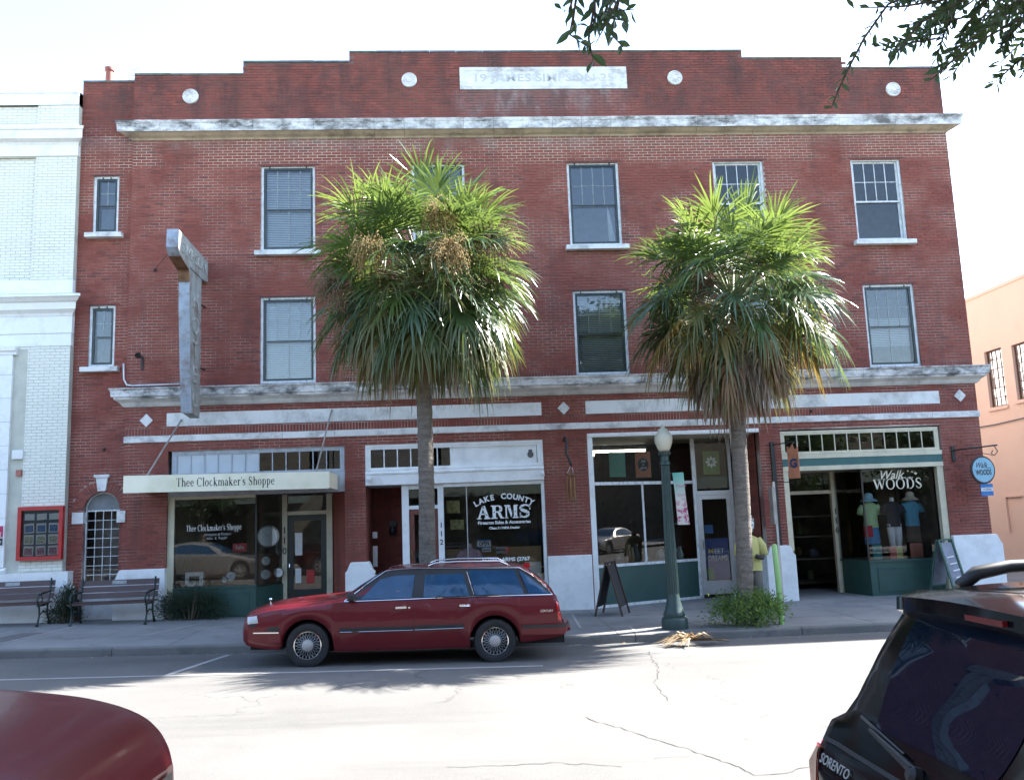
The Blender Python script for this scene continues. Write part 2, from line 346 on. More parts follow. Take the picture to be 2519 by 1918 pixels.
# ------------------------------------------------------------------ ground, road, pavement
def asphalt():
    m, nt, bs, out = newmat('asphalt')
    c = mixc(nt, ramp(nt, noise(nt, 0.35, 5, 0.6), 0.35, 0.65), (0.07, 0.068, 0.065), (0.115, 0.11, 0.105))
    c = mixc(nt, ramp(nt, noise(nt, 120, 2), 0.35, 0.7), c, (0.135, 0.13, 0.12))
    c = mixc(nt, mth(nt, 'MULTIPLY', ramp(nt, noise(nt, 220, 2), 0.55, 0.7), 0.5), c, (0.045, 0.045, 0.045))
    vo = nt.nodes.new('ShaderNodeTexVoronoi'); vo.feature = 'DISTANCE_TO_EDGE'; vo.inputs['Scale'].default_value = 0.33
    g = nt.nodes.new('ShaderNodeNewGeometry'); nz = nd(nt, 'ShaderNodeTexNoise', Scale=1.6, Detail=6.0); nt.links.new(g.outputs['Position'], nz.inputs['Vector'])
    vm = nt.nodes.new('ShaderNodeVectorMath'); vm.operation = 'ADD'; nt.links.new(g.outputs['Position'], vm.inputs[0])
    v2 = nt.nodes.new('ShaderNodeVectorMath'); v2.operation = 'SCALE'; nt.links.new(nz.outputs['Color'], v2.inputs[0]); v2.inputs['Scale'].default_value = 0.9
    nt.links.new(v2.outputs[0], vm.inputs[1]); nt.links.new(vm.outputs[0], vo.inputs['Vector'])
    cr = mth(nt, 'MULTIPLY', ramp(nt, vo.outputs['Distance'], 0.004, 0.0012), ramp(nt, noise(nt, 0.45, 3), 0.47, 0.55))
    c = mixc(nt, mth(nt, 'MULTIPLY', ramp(nt, noise(nt, 0.5, 5, 0.7, stretch=(0.25, 1.6, 1)), 0.52, 0.66), 0.4), c, (0.055, 0.053, 0.05))
    c = mixc(nt, mth(nt, 'MULTIPLY', cr, 0.75), c, (0.05, 0.048, 0.045))
    nt.links.new(c, bs.inputs['Base Color']); bs.inputs['Roughness'].default_value = 0.9
    b = nd(nt, 'ShaderNodeBump', Strength=0.5, Distance=0.006); nt.links.new(noise(nt, 160, 2), b.inputs['Height']); nt.links.new(b.outputs[0], bs.inputs['Normal'])
    return m
def concrete(name, a, b2, stain):
    m, nt, bs, out = newmat(name)
    c = mixc(nt, ramp(nt, noise(nt, 0.7, 6, 0.6), 0.35, 0.68), a, b2)
    c = mixc(nt, mth(nt, 'MULTIPLY', ramp(nt, noise(nt, 2.2, 5, 0.7), 0.52, 0.7), 0.6), c, stain)
    c = mixc(nt, mth(nt, 'MULTIPLY', ramp(nt, noise(nt, 150, 2), 0.5, 0.7), 0.3), c, stain)
    nt.links.new(c, bs.inputs['Base Color']); bs.inputs['Roughness'].default_value = 0.88
    b = nd(nt, 'ShaderNodeBump', Strength=0.3, Distance=0.004); nt.links.new(noise(nt, 110, 2), b.inputs['Height']); nt.links.new(b.outputs[0], bs.inputs['Normal'])
    return m
m_asph = asphalt()
m_conc = concrete('pavement_concrete', (0.17, 0.17, 0.167), (0.24, 0.236, 0.228), (0.10, 0.098, 0.094))
m_kerb = concrete('kerb_concrete', (0.12, 0.117, 0.11), (0.175, 0.165, 0.15), (0.06, 0.057, 0.055))
m_joint = M('joint_dirt', (0.09, 0.085, 0.08), 0.95)
m_roadpaint = M('road_paint', (0.33, 0.325, 0.31), 0.8, var=0.15, scale=9, dirt=(0.2, 0.195, 0.185), dirt_amt=0.8, dirt_scale=9)
m_earth = M('earth', (0.12, 0.10, 0.07), 0.95, var=0.3, scale=2)
b = MB(); b.quad((-700, -700, -0.45), (700, -700, -0.45), (700, 700, -0.45), (-700, 700, -0.45)); b.build('ground', m_earth, kind='structure', label='bare earth under and beyond the town blocks')

def strip(x0, x1, ys, fz, dz=0.0, step=1.0):
    bb = MB(); n = max(1, int((x1 - x0) / step)); rows = []
    for i in range(n + 1):
        x = x0 + (x1 - x0) * i / n; rows.append([(x, y, fz(x, y) + dz) for y in ys])
    bb.grid(rows); return bb
ys = [OKERB + (KERB - OKERB) * i / 26 for i in range(27)]
road = strip(-40, 60, ys, rdz).build('road', m_asph, kind='structure', smooth=True, label='sunlit grey asphalt street')
sw = strip(-40, 60, [3.2, 0, KERB + 0.15], swz, -0.02); side = sw.build('sidewalk', m_joint, kind='structure', label='concrete pavement in front of the shops')
osw = strip(-40, 60, [OKERB - 0.15, -23.2], lambda x, y: sfp(x) - 0.03); osw.build('opposite_sidewalk', m_conc, kind='structure', label='concrete pavement on the near side of the street')
def slab(x0, x1, y0, y1, g=0.006, t=0.05):
    bb = MB(); P = [(x0 + g, y0 + g), (x1 - g, y0 + g), (x1 - g, y1 - g), (x0 + g, y1 - g)]
    dz = random.uniform(-0.002, 0.002)
    bb.add([(x, y, swz(x, y) + dz) for x, y in P] + [(x, y, swz(x, y) - t) for x, y in P], [(0, 1, 2, 3), (0, 4, 5, 1), (1, 5, 6, 2), (2, 6, 7, 3), (3, 7, 4, 0)])
    return bb
i = 0; x = -7.2
while x < 27:
    w = 1.52
    for y0, y1 in ((KERB + 0.16, -2.72), (-2.72, -1.36), (-1.36, 0.0)):
        slab(x, x + w, y0, y1).build('paving_slab', m_conc, side)
    if -0.5 < x < 20.4: slab(x, x + w, 0.0, 3.0).build('paving_slab', m_conc, side)
    x += w
kerb = thing('kerb', (0, KERB, 0), 'worn concrete kerb along the shop pavement', 'kerb'); kerb['kind'] = 'structure'; del kerb['category']
x = -9.0
while x < 30:
    w = 2.9; bb = MB(); rows = []
    for i in range(4):
        xx = x + 0.006 + (w - 0.012) * i / 3; j = random.uniform(-0.006, 0.006)
        zt = swz(xx, KERB) + 0.003; zb = rdz(xx, KERB) - 0.03
        rows.append([(xx, KERB + 0.155, zb), (xx, KERB + 0.155, zt), (xx, KERB + 0.03 + j, zt), (xx, KERB + 0.008 + j, zt - 0.012), (xx, KERB + j, zt - 0.035), (xx, KERB - 0.012 + j, zb)])
    bb.grid(rows); n = 6
    bb.poly(rows[0][::-1]); bb.poly(rows[-1]); bb.build('kerb_stone', m_kerb, kerb); x += w
ok = thing('opposite_kerb', (0, OKERB, 0), 'concrete kerb on the near side of the street', 'kerb'); ok['kind'] = 'structure'; del ok['category']
for k in range(14):
    x = -20 + k * 3; bb = MB(); rows = []
    for i in range(4):
        xx = x + 0.006 + 2.988 * i / 3; zt = sfp(xx) - 0.028
        rows.append([(xx, OKERB - 0.155, zt - 0.2), (xx, OKERB - 0.155, zt), (xx, OKERB, zt), (xx, OKERB + 0.012, zt - 0.2)])
    bb.grid(rows); bb.build('kerb_stone', m_kerb, ok)
def paintline(pts, w, fz, name='road_marking', m=None, parent=None, dz=0.005):
    bb = MB()
    for a, c in zip(pts[:-1], pts[1:]):
        A = Vector((a[0], a[1], 0)); Cc = Vector((c[0], c[1], 0)); d = (Cc - A); n = max(1, int(d.length / 0.8)); sd = Vector((-d.y, d.x, 0)).normalized() * w / 2
        rows = []
        for i in range(n + 1):
            p = A + d * i / n; rows.append([(p.x + s * sd.x, p.y + s * sd.y, fz(p.x + s * sd.x, p.y + s * sd.y) + dz) for s in (-1, 1)])
        bb.grid(rows)
    return bb.build(name, m or m_roadpaint, parent)
paintline([(-12, -6.35), (9.5, -6.35)], 0.09, rdz, parent=road)
paintline([(4.2, -6.3), (4.55, -4.3)], 0.09, rdz, parent=road)
paintline([(-2.2, -6.3), (-1.9, -4.3)], 0.09, rdz, parent=road)
m_chalk = M('pale_mortar_line', (0.34, 0.335, 0.32), 0.9, var=0.2, scale=8)
for pts in ([(10.62, -0.9), (10.5, -3.05), (11.4, -3.05), (11.36, -3.9)], [(0.35, -3.5), (0.62, -1.8), (0.7, -0.9)], [(-0.6, -3.6), (-0.2, -1.6)], [(3.2, -0.8), (2.6, -2.6)]):
    paintline(pts, 0.045, swz, 'pale_joint_line', m_chalk, side, 0.006)
m_crack = M('crack_tar', (0.04, 0.039, 0.037), 0.95, var=0.3, scale=9)
def crack(pts, w, seed):
    rg = random.Random(seed); P = []
    for (xa, ya), (xb, yb) in zip(pts[:-1], pts[1:]):
        n = max(2, int(math.hypot(xb - xa, yb - ya) / 0.07))
        for k in range(n): t = k / n; P.append((xa + (xb - xa) * t + rg.gauss(0, 0.013), ya + (yb - ya) * t + rg.gauss(0, 0.02)))
    bb = MB(); rows = []
    for i, (x, y) in enumerate(P):
        q = P[min(i + 1, len(P) - 1)]; p = P[max(i - 1, 0)]; d = Vector((q[0] - p[0], q[1] - p[1])); d = d.normalized() if d.length > 0 else Vector((1, 0)); ww = w * rg.uniform(0.3, 1.2); rows.append([(x - d.y * ww * sg, y + d.x * ww * sg, rdz(x, y) + 0.004) for sg in (-1, 1)])
    bb.grid(rows); bb.build('road_crack', m_crack, road)
crack([(9.62, -9.8), (9.9, -10.32), (10.13, -10.8), (10.33, -11.14), (10.48, -11.47), (10.6, -11.73), (10.69, -12.03), (10.91, -12.02), (11.2, -11.85), (12.2, -11.7), (14, -11.9)], 0.007, 1)
crack([(11.27, -5.2), (11.05, -6.97), (10.75, -8.04), (10.65, -9.18)], 0.006, 2); crack([(8.2, -11.5), (9.17, -11.44), (9.72, -11.67)], 0.005, 3); crack([(9.99, -11.43), (10.4, -11.39)], 0.004, 4); crack([(7.9, -6.2), (7.7, -6.9), (7.85, -7.3), (7.6, -8.0)], 0.007, 5); crack([(-4, -9.2), (0, -9.0), (3.5, -9.3), (6.2, -9.1)], 0.004, 6); crack([(2.1, -5.6), (3.0, -5.2), (3.9, -5.3)], 0.004, 7)
m_cover = M('dark_patch_concrete', (0.10, 0.10, 0.10), 0.9, var=0.2, scale=9)
b = MB(); b.add([(x, y, swz(x, y) + 0.005) for x, y in ((-0.2, -3.2), (0.36, -3.2), (0.6, -1.9), (0.1, -1.9))], [(0, 1, 2, 3)]); b.build('utility_patch', m_cover, side)

# ------------------------------------------------------------------ brickwork tools
def segs_minus(x0, x1, holes):
    S = [(x0, x1)]
    for a, c in holes:
        T = []
        for p, q in S:
            if c <= p or a >= q: T.append((p, q)); continue
            if a > p: T.append((p, a))
            if c < q: T.append((c, q))
        S = T
    return S
def lay_bricks(x0, x1, z0, z1, y, holes, skip=None, top=None, soldier=False):
    """list of bricks (xa, xb, za, zb, y, full)"""
    out = []; J = 0.010
    if soldier:
        n = int((x1 - x0) / BH)
        for a, c in segs_minus(x0, x1, [(h[0], h[1]) for h in holes if h[2] < (z0 + z1) / 2 < h[3]]):
            n = max(1, round((c - a) / BH)); w = (c - a) / n
            for i in range(n): out.append((a + i * w + J / 2, a + (i + 1) * w - J / 2, z0 + J / 2, z1 - J / 2, y, False))
        return out
    r0 = math.floor(z0 / BH + 1e-6)
    r = r0
    while r * BH < z1 - 0.01:
        za = max(r * BH, z0) + J / 2; zb = min((r + 1) * BH, z1) - J / 2; zc = (za + zb) / 2
        if zb - za < 0.012: r += 1; continue
        par = abs(r) % 2 * 0.5
        for a, c in segs_minus(x0, x1, [(h[0], h[1]) for h in holes if h[2] < zc < h[3]]):
            k = math.floor(a / BW + par - 1e-6)
            while True:
                bx0 = (k - par) * BW; bx1 = bx0 + BW
                if bx0 >= c - 1e-6: break
                p = max(bx0, a); q = min(bx1, c)
                if q - p > 0.035:
                    pa = p + (J / 2 if p > a + 1e-6 else 0); qa = q - (J / 2 if q < c - 1e-6 else 0)
                    if not (skip and skip((pa + qa) / 2, zc)) and not (top and zb > top((pa + qa) / 2) + 0.005):
                        full = (q - p) > BW - 1e-4 and zb - za > BH - J - 1e-4
                        out.append((pa, qa, za, zb, y, full))
                k += 1
        r += 1
    return out
def brick_parts(bricks, mat, parent, nsep=300, depth=0.018, proud=0.0, jit=0.0025, stuff='brickwork'):
    def d2(b): return ((b[0] + b[1]) / 2 - CAM.x) ** 2 + (b[4] - CAM.y) ** 2 + ((b[2] + b[3]) / 2 - CAM.z) ** 2
    full = sorted([b for b in bricks if b[5]], key=d2)[:nsep]; fs = set(id(b) for b in full)
    u = MB(); hx = (BW - 0.010) / 2; hz = (BH - 0.010) / 2; c = 0.0022
    def five(mb, xa, xb, ya, yb, za, zb):
        mb.add([(xa + c, ya, za + c), (xb - c, ya, za + c), (xb - c, ya, zb - c), (xa + c, ya, zb - c), (xa, yb, za), (xb, yb, za), (xb, yb, zb), (xa, yb, zb)],
               [(0, 1, 2, 3), (4, 5, 1, 0), (5, 6, 2, 1), (6, 7, 3, 2), (7, 4, 0, 3)])
    five(u, -hx, hx, 0, depth, -hz, hz); me = u.mesh('brick', mat, fix=False)
    for b in full:
        o = bpy.data.objects.new('brick', me); COL.objects.link(o); o.parent = parent; o.matrix_parent_inverse = PINV.get(parent.name, Matrix())
        o.location = ((b[0] + b[1]) / 2, b[4] - proud + random.uniform(-jit, jit), (b[2] + b[3]) / 2)
    mb = MB()
    for b in bricks:
        if id(b) in fs: continue
        yy = b[4] - proud + random.uniform(-jit, jit); five(mb, b[0], b[1], yy, yy + depth, b[2], b[3])
    mb.build(stuff, mat, parent, fix=False, kind='stuff')
def wall_sheet(x0, x1, z0, z1, y, holes, reveal=0.25, topf=None, xcuts=()):
    """a wall plane with rectangular holes and their reveals"""
    bb = MB(); xs = sorted(set([x0, x1] + [v for h in holes for v in h[:2] if x0 < v < x1] + [v for v in xcuts if x0 < v < x1]))
    for a, c in zip(xs[:-1], xs[1:]):
        xm = (a + c) / 2; zt = topf(xm) if topf else z1
        zs = [z0, zt]; blocked = sorted([(max(z0, h[2]), min(zt, h[3])) for h in holes if h[0] < xm < h[1]])
        for p, q in segs_minus(z0, zt, blocked): bb.quad((a, y, p), (c, y, p), (c, y, q), (a, y, q))
    for h in holes:
        a, c, p, q = h[:4]; r = h[4] if len(h) > 4 else reveal
        bb.quad((a, y, p), (a, y, q), (a, y + r, q), (a, y + r, p)); bb.quad((c, y, p), (c, y + r, p), (c, y + r, q), (c, y, q)); bb.quad((a, y, q), (c, y, q), (c, y + r, q), (a, y + r, q)); bb.quad((a, y, p), (a, y + r, p), (c, y + r, p), (c, y, p))
    return bb

# ------------------------------------------------------------------ the brick hotel block
BX1 = 20.33; WW = 1.215; BAY = 0.11
hotel = thing('brick_building', (0, 0, 0), 'three storey red brick block with stepped parapet and shops at street level', 'building')
WINX = dict(A=4.06, B=7.48, C=11.08, D=14.54, E=17.89)
W3 = (8.09, 10.12); W2 = (5.08, 7.03)
holes = [(x, x + WW, *W3) for x in WINX.values()] + [(x, x + WW, *W2) for x in WINX.values()]
SHOPS = [(2.11, 5.89, -0.6, 3.65), (6.33, 10.25, -0.6, 3.65), (11.24, 15.15, -0.6, 3.75), (15.64, 19.37, -0.6, 3.69)]
holes += SHOPS
def top_main(x):
    for a, c, z in ((1.2, 3.64, 12.36), (3.64, 6.08, 12.66), (6.08, 15.46, 12.9), (15.46, 17.92, 12.70), (17.92, 30, 12.44)):
        if a <= x < c: return z
    return 12.30
bayholes = [(0.307, 0.87, 8.607, 9.96), (0.307, 0.87, 5.565, 6.951), (0.33, 1.08, -0.6, 2.845)]
core = wall_sheet(1.19, BX1, -0.6, 13, 0.008, holes, topf=lambda x: top_main(x) - 0.03, xcuts=(3.64, 6.08, 15.46, 17.92))
core2 = wall_sheet(0.0, 1.19, -0.6, 12.22, BAY + 0.008, bayholes)
core.add(core2.v, core2.f); core.quad((1.19, 0.008, -0.6), (1.19, BAY + .01, -0.6), (1.19, BAY + .01, 12.33), (1.19, 0.008, 12.33))
core.build('wall', m_mortar, hotel)
# masonry body: side walls, roof slab, rear block, parapet thickness
b = MB(); b.box(0.0, 0.25, BAY + 0.26, 15, -0.6, 12.2); b.box(0.25, BX1 - 0.25, 14.7, 15, -0.6, 11.6)
b.box(0.25, BX1 - 0.25, 0.27, 14.7, 11.2, 11.4); b.box(0.25, BX1 - 0.25, 0.27, 14.7, 7.35, 7.55); b.box(0.25, BX1 - 0.25, 0.27, 14.7, 4.0, 4.4)
b.build('masonry_body', m_dark, hotel)
b = MB(); b.box(BX1 - 0.25, BX1, 0.26, 15, -0.6, 12.4); b.build('side_wall', M('side_wall_render', (0.3, 0.27, 0.25), 0.85), hotel)
b = MB()
for a, c, z in ((0.0, 1.19, 12.22), (1.19, 3.64, 12.33), (3.64, 6.08, 12.63), (6.08, 15.46, 12.87), (15.46, 17.92, 12.67), (17.92, BX1, 12.41)):
    y0 = 0.02 if a > 0.5 else BAY + 0.02
    b.box(a + 0.001, c - 0.001, y0, 0.34, 11.4, z)
b.build('parapet_core', m_brick, hotel)
b = MB()
for a, c, z in ((0.0, 1.19, 12.22), (1.19, 3.64, 12.33), (3.64, 6.08, 12.63), (6.08, 15.46, 12.87), (15.46, 17.92, 12.67), (17.92, BX1, 12.41)):
    y0 = -0.012 if a > 0.5 else BAY - 0.012
    n = max(1, int((c - a) / 0.62))
    for i in range(n):
        w = (c - a) / n; b.box(a + i * w + 0.003, a + (i + 1) * w - 0.003, y0 + random.uniform(-0.004, 0.004), 0.36, z + 0.001, z + 0.045 + random.uniform(-0.004, 0.004))
m_coping = M('mossy_coping', (0.13, 0.12, 0.10), 0.9, var=0.35, scale=5)
b.build('coping', m_coping, hotel)
# bricks
bh = holes + [(2.07, 10.25, 4.19, 4.48), (11.24, 19.44, 4.19, 4.48), (8.65, 12.62, 11.93, 12.48)]
bricks = lay_bricks(1.19, BX1, -0.14, 3.85, 0, bh) + lay_bricks(1.19, BX1, 4.0, 4.165, 0, bh, soldier=True) + lay_bricks(1.19, BX1, 4.165, 4.66, 0, bh)
bricks += lay_bricks(1.19, BX1, 5.02, 5.17, 0, bh, soldier=True) + lay_bricks(1.19, BX1, 5.17, 10.8, 0, bh) + lay_bricks(1.19, BX1, 11.05, 12.9, 0, bh, top=lambda x: top_main(x) - 0.02)
AC = (0.705, 2.455)
inarch = lambda x, z: (math.hypot(x - AC[0], z - AC[1]) < 0.60 and z > AC[1] - 0.02)
bricks += lay_bricks(0.0, 1.19, -0.1, 12.22, BAY, bayholes, skip=inarch)
# returns of the corner where the front steps forward of the bay
for r in range(int(12.3 / BH)):
    pass
brick_parts(bricks, m_brick, hotel, 300)
b = MB(); n = 23; r0, r1 = 0.376, 0.60
for i in range(n):
    a0 = math.pi * i / n + 0.012; a1 = math.pi * (i + 1) / n - 0.012
    if abs((a0 + a1) / 2 - math.pi / 2) < 0.1: continue
    bb = MB(); P = [(AC[0] + r * math.cos(a), AC[1] + r * math.sin(a)) for r, a in ((r0, a0), (r1, a0), (r1, a1), (r0, a1))]
    bb.prismy(P, BAY - 0.004, BAY + 0.02); bb.build('voussoir', m_brick, hotel)
b = MB()
for i in range(16):
    a0 = math.pi * i / 16; a1 = math.pi * (i + 1) / 16
    pts = [(AC[0] + r * math.cos(a), AC[1] + r * math.sin(a)) for r, a in ((0.374, a0), (0.602, a0), (0.602, a1), (0.374, a1))]
    b.poly([(x, BAY + 0.006, z) for x, z in pts]); (xa, za), (xb, zb) = pts[0], pts[3]
    b.quad((xa, BAY + .006, za), (xb, BAY + .006, zb), (xb, BAY + .16, zb), (xa, BAY + .16, za))
b.build('arch_mortar', m_mortar, hotel)
b = MB(); b.prismy([(0.625, 2.85), (0.785, 2.85), (0.83, 3.14), (0.58, 3.14)], BAY - 0.05, BAY + 0.05); b.box(0.545, 0.865, BAY - 0.075, BAY + 0.04, 3.14, 3.20); b.build('keystone', m_stone, hotel)
for xa, xb in ((0.10, 0.335), (1.075, 1.25)):
    b = MB(); b.box(xa, xb, BAY - 0.03 if xb < 1 else -0.03, BAY + 0.1, 2.17, 2.41); b.build('impost_block', m_stone, hotel)

# stone trim
def profile_run(name, prof, x0, x1, mats, miter=True, joints=None, gap=0.003, parent=hotel):
    """cornice of butted blocks; prof in (y,z); mats list with per-edge material index via prof third value"""
    n = len(prof); L = joints or 1.2; k = max(1, round((x1 - x0) / L)); w = (x1 - x0) / k
    for i in range(k):
        a = x0 + i * w + gap; c = x0 + (i + 1) * w - gap; bb = MB(); dy = random.uniform(-0.004, 0.004); dz = random.uniform(-0.003, 0.003)
        A = [(a - (-p[0] if (i == 0 and miter) else 0), p[0] + dy, p[1] + dz) for p in prof]; Cc = [(c + (-p[0] if (i == k - 1 and miter) else 0), p[0] + dy, p[1] + dz) for p in prof]
        bb.add(A + Cc, [tuple(range(n)), tuple(reversed(range(n, 2 * n)))])
        for j in range(n):
            jj = (j + 1) % n; bb.add([A[j], A[jj], Cc[jj], Cc[j]], [(0, 1, 2, 3)], prof[j][2])
        bb.build(name, mats, parent)
up = [(0.05, 10.74, 1), (-0.02, 10.74, 1), (-0.05, 10.77, 1), (-0.13, 10.80, 1), (-0.22, 10.845, 1), (-0.26, 10.85, 0), (-0.275, 11.02, 0), (-0.285, 11.03, 0), (-0.30, 11.075, 0), (-0.30, 11.10, 0), (0.05, 11.20, 0)]
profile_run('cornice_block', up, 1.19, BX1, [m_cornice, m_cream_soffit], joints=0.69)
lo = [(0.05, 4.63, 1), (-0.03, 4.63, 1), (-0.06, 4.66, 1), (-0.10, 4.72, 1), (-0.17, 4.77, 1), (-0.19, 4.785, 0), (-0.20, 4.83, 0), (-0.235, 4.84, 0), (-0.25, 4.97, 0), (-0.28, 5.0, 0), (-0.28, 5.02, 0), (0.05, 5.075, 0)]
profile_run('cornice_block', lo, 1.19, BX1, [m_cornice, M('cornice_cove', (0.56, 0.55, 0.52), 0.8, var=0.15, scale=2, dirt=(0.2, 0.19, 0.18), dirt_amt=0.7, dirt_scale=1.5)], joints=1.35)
bd = [(0.05, 3.855, 0), (-0.02, 3.855, 0), (-0.028, 3.86, 0), (-0.03, 3.985, 0), (-0.02, 3.995, 0), (0.05, 3.995, 0)]
profile_run('band_stone', bd, 1.17, BX1 + 0.02, [m_stone], miter=False, joints=1.15)
m_panel = M('smooth_white_panel', (0.74, 0.74, 0.71), 0.7, var=0.08, scale=1.5, dirt=(0.22, 0.215, 0.2), dirt_amt=0.75, dirt_scale=0.9)
for a, c in ((2.07, 10.25), (11.24, 19.44)):
    n = 4; w = (c - a) / n
    for i in range(n):
        b = MB(); b.box(a + i * w + 0.001, a + (i + 1) * w - 0.001, -0.012 + random.uniform(-0.001, 0.001), 0.02, 4.19, 4.48); b.build('sign_panel', m_panel, hotel)
for x, z in ((1.64, 4.335), (10.75, 4.335), (19.93, 4.355)):
    b = MB(); b.prismy([(x, z - 0.145), (x + 0.14, z), (x, z + 0.145), (x - 0.14, z)], -0.02, 0.01); b.build('diamond_tile', m_stone, hotel)
for x, z in ((2.46, 11.80), (7.47, 12.17), (13.78, 12.19), (19.12, 11.86)):
    mt = Matrix.Translation((x, 0.0, z)) @ Matrix.Rotation(rad(90), 4, 'X')
    b = MB(); b.lathe([(0.18, -0.01), (0.18, 0.03), (0.165, 0.045), (0.15, 0.04), (0.145, 0.028), (0.06, 0.03), (0.055, 0.04), (0.02, 0.045), (0.0, 0.045)], 24, mt)
    for k in range(10):
        t = 2 * math.pi * k / 10; b.bar((x + 0.07 * math.cos(t), -0.034, z + 0.07 * math.sin(t)), (x + 0.13 * math.cos(t), -0.034, z + 0.13 * math.sin(t)), 0.02, 0.02)
    b.build('medallion', m_stone, hotel, smooth=35)
for i in range(4):
    a = 8.65 + i * 0.9925; b = MB(); b.box(a + 0.002, a + 0.9905, -0.02, 0.02, 11.93, 12.48); b.build('name_stone', m_stone, hotel)
b = MB(); b.frame(8.78, 12.49, 11.99, 12.42, 0.02, -0.026, -0.0215); b.build('name_border', m_stone, hotel)
text('carved_name', '19 JAMES SIMPSON 25', M('carved_shadow', (0.5, 0.5, 0.485), 0.9, var=0.12, scale=2.5), hotel, (10.635, -0.0215, 12.2), 0.27, ext=0.003, fit=3.3, bold=0.003)

# plinths
def plinth(x0, x1, ch=(True, True), zt=1.16):
    bb = MB(); z0 = -0.5; P = [(x0, z0), (x1, z0)]
    if ch[1]: P += [(x1, zt - 0.21), (x1 - 0.03, zt - 0.19), (x1 - 0.10, zt - 0.03), (x1 - 0.13, zt)]
    else: P += [(x1, zt)]
    if ch[0]: P += [(x0 + 0.13, zt), (x0 + 0.10, zt - 0.03), (x0 + 0.03, zt - 0.19), (x0, zt - 0.21)]
    else: P += [(x0, zt)]
    bb.prismy(P, -0.09, 0.3); o = bb.build('plinth', m_whitepaint, hotel)
    md = o.modifiers.new('bevel', 'BEVEL'); md.width = 0.012; md.segments = 2; md.limit_method = 'ANGLE'
plinth(1.06, 2.12, (True, False), 1.17); plinth(5.89, 6.5, (True, True), 1.14); plinth(10.25, 11.21, (False, False), 1.10); plinth(15.08, 15.74, (True, True), 1.13); plinth(19.37, 20.5, (False, True), 1.2)

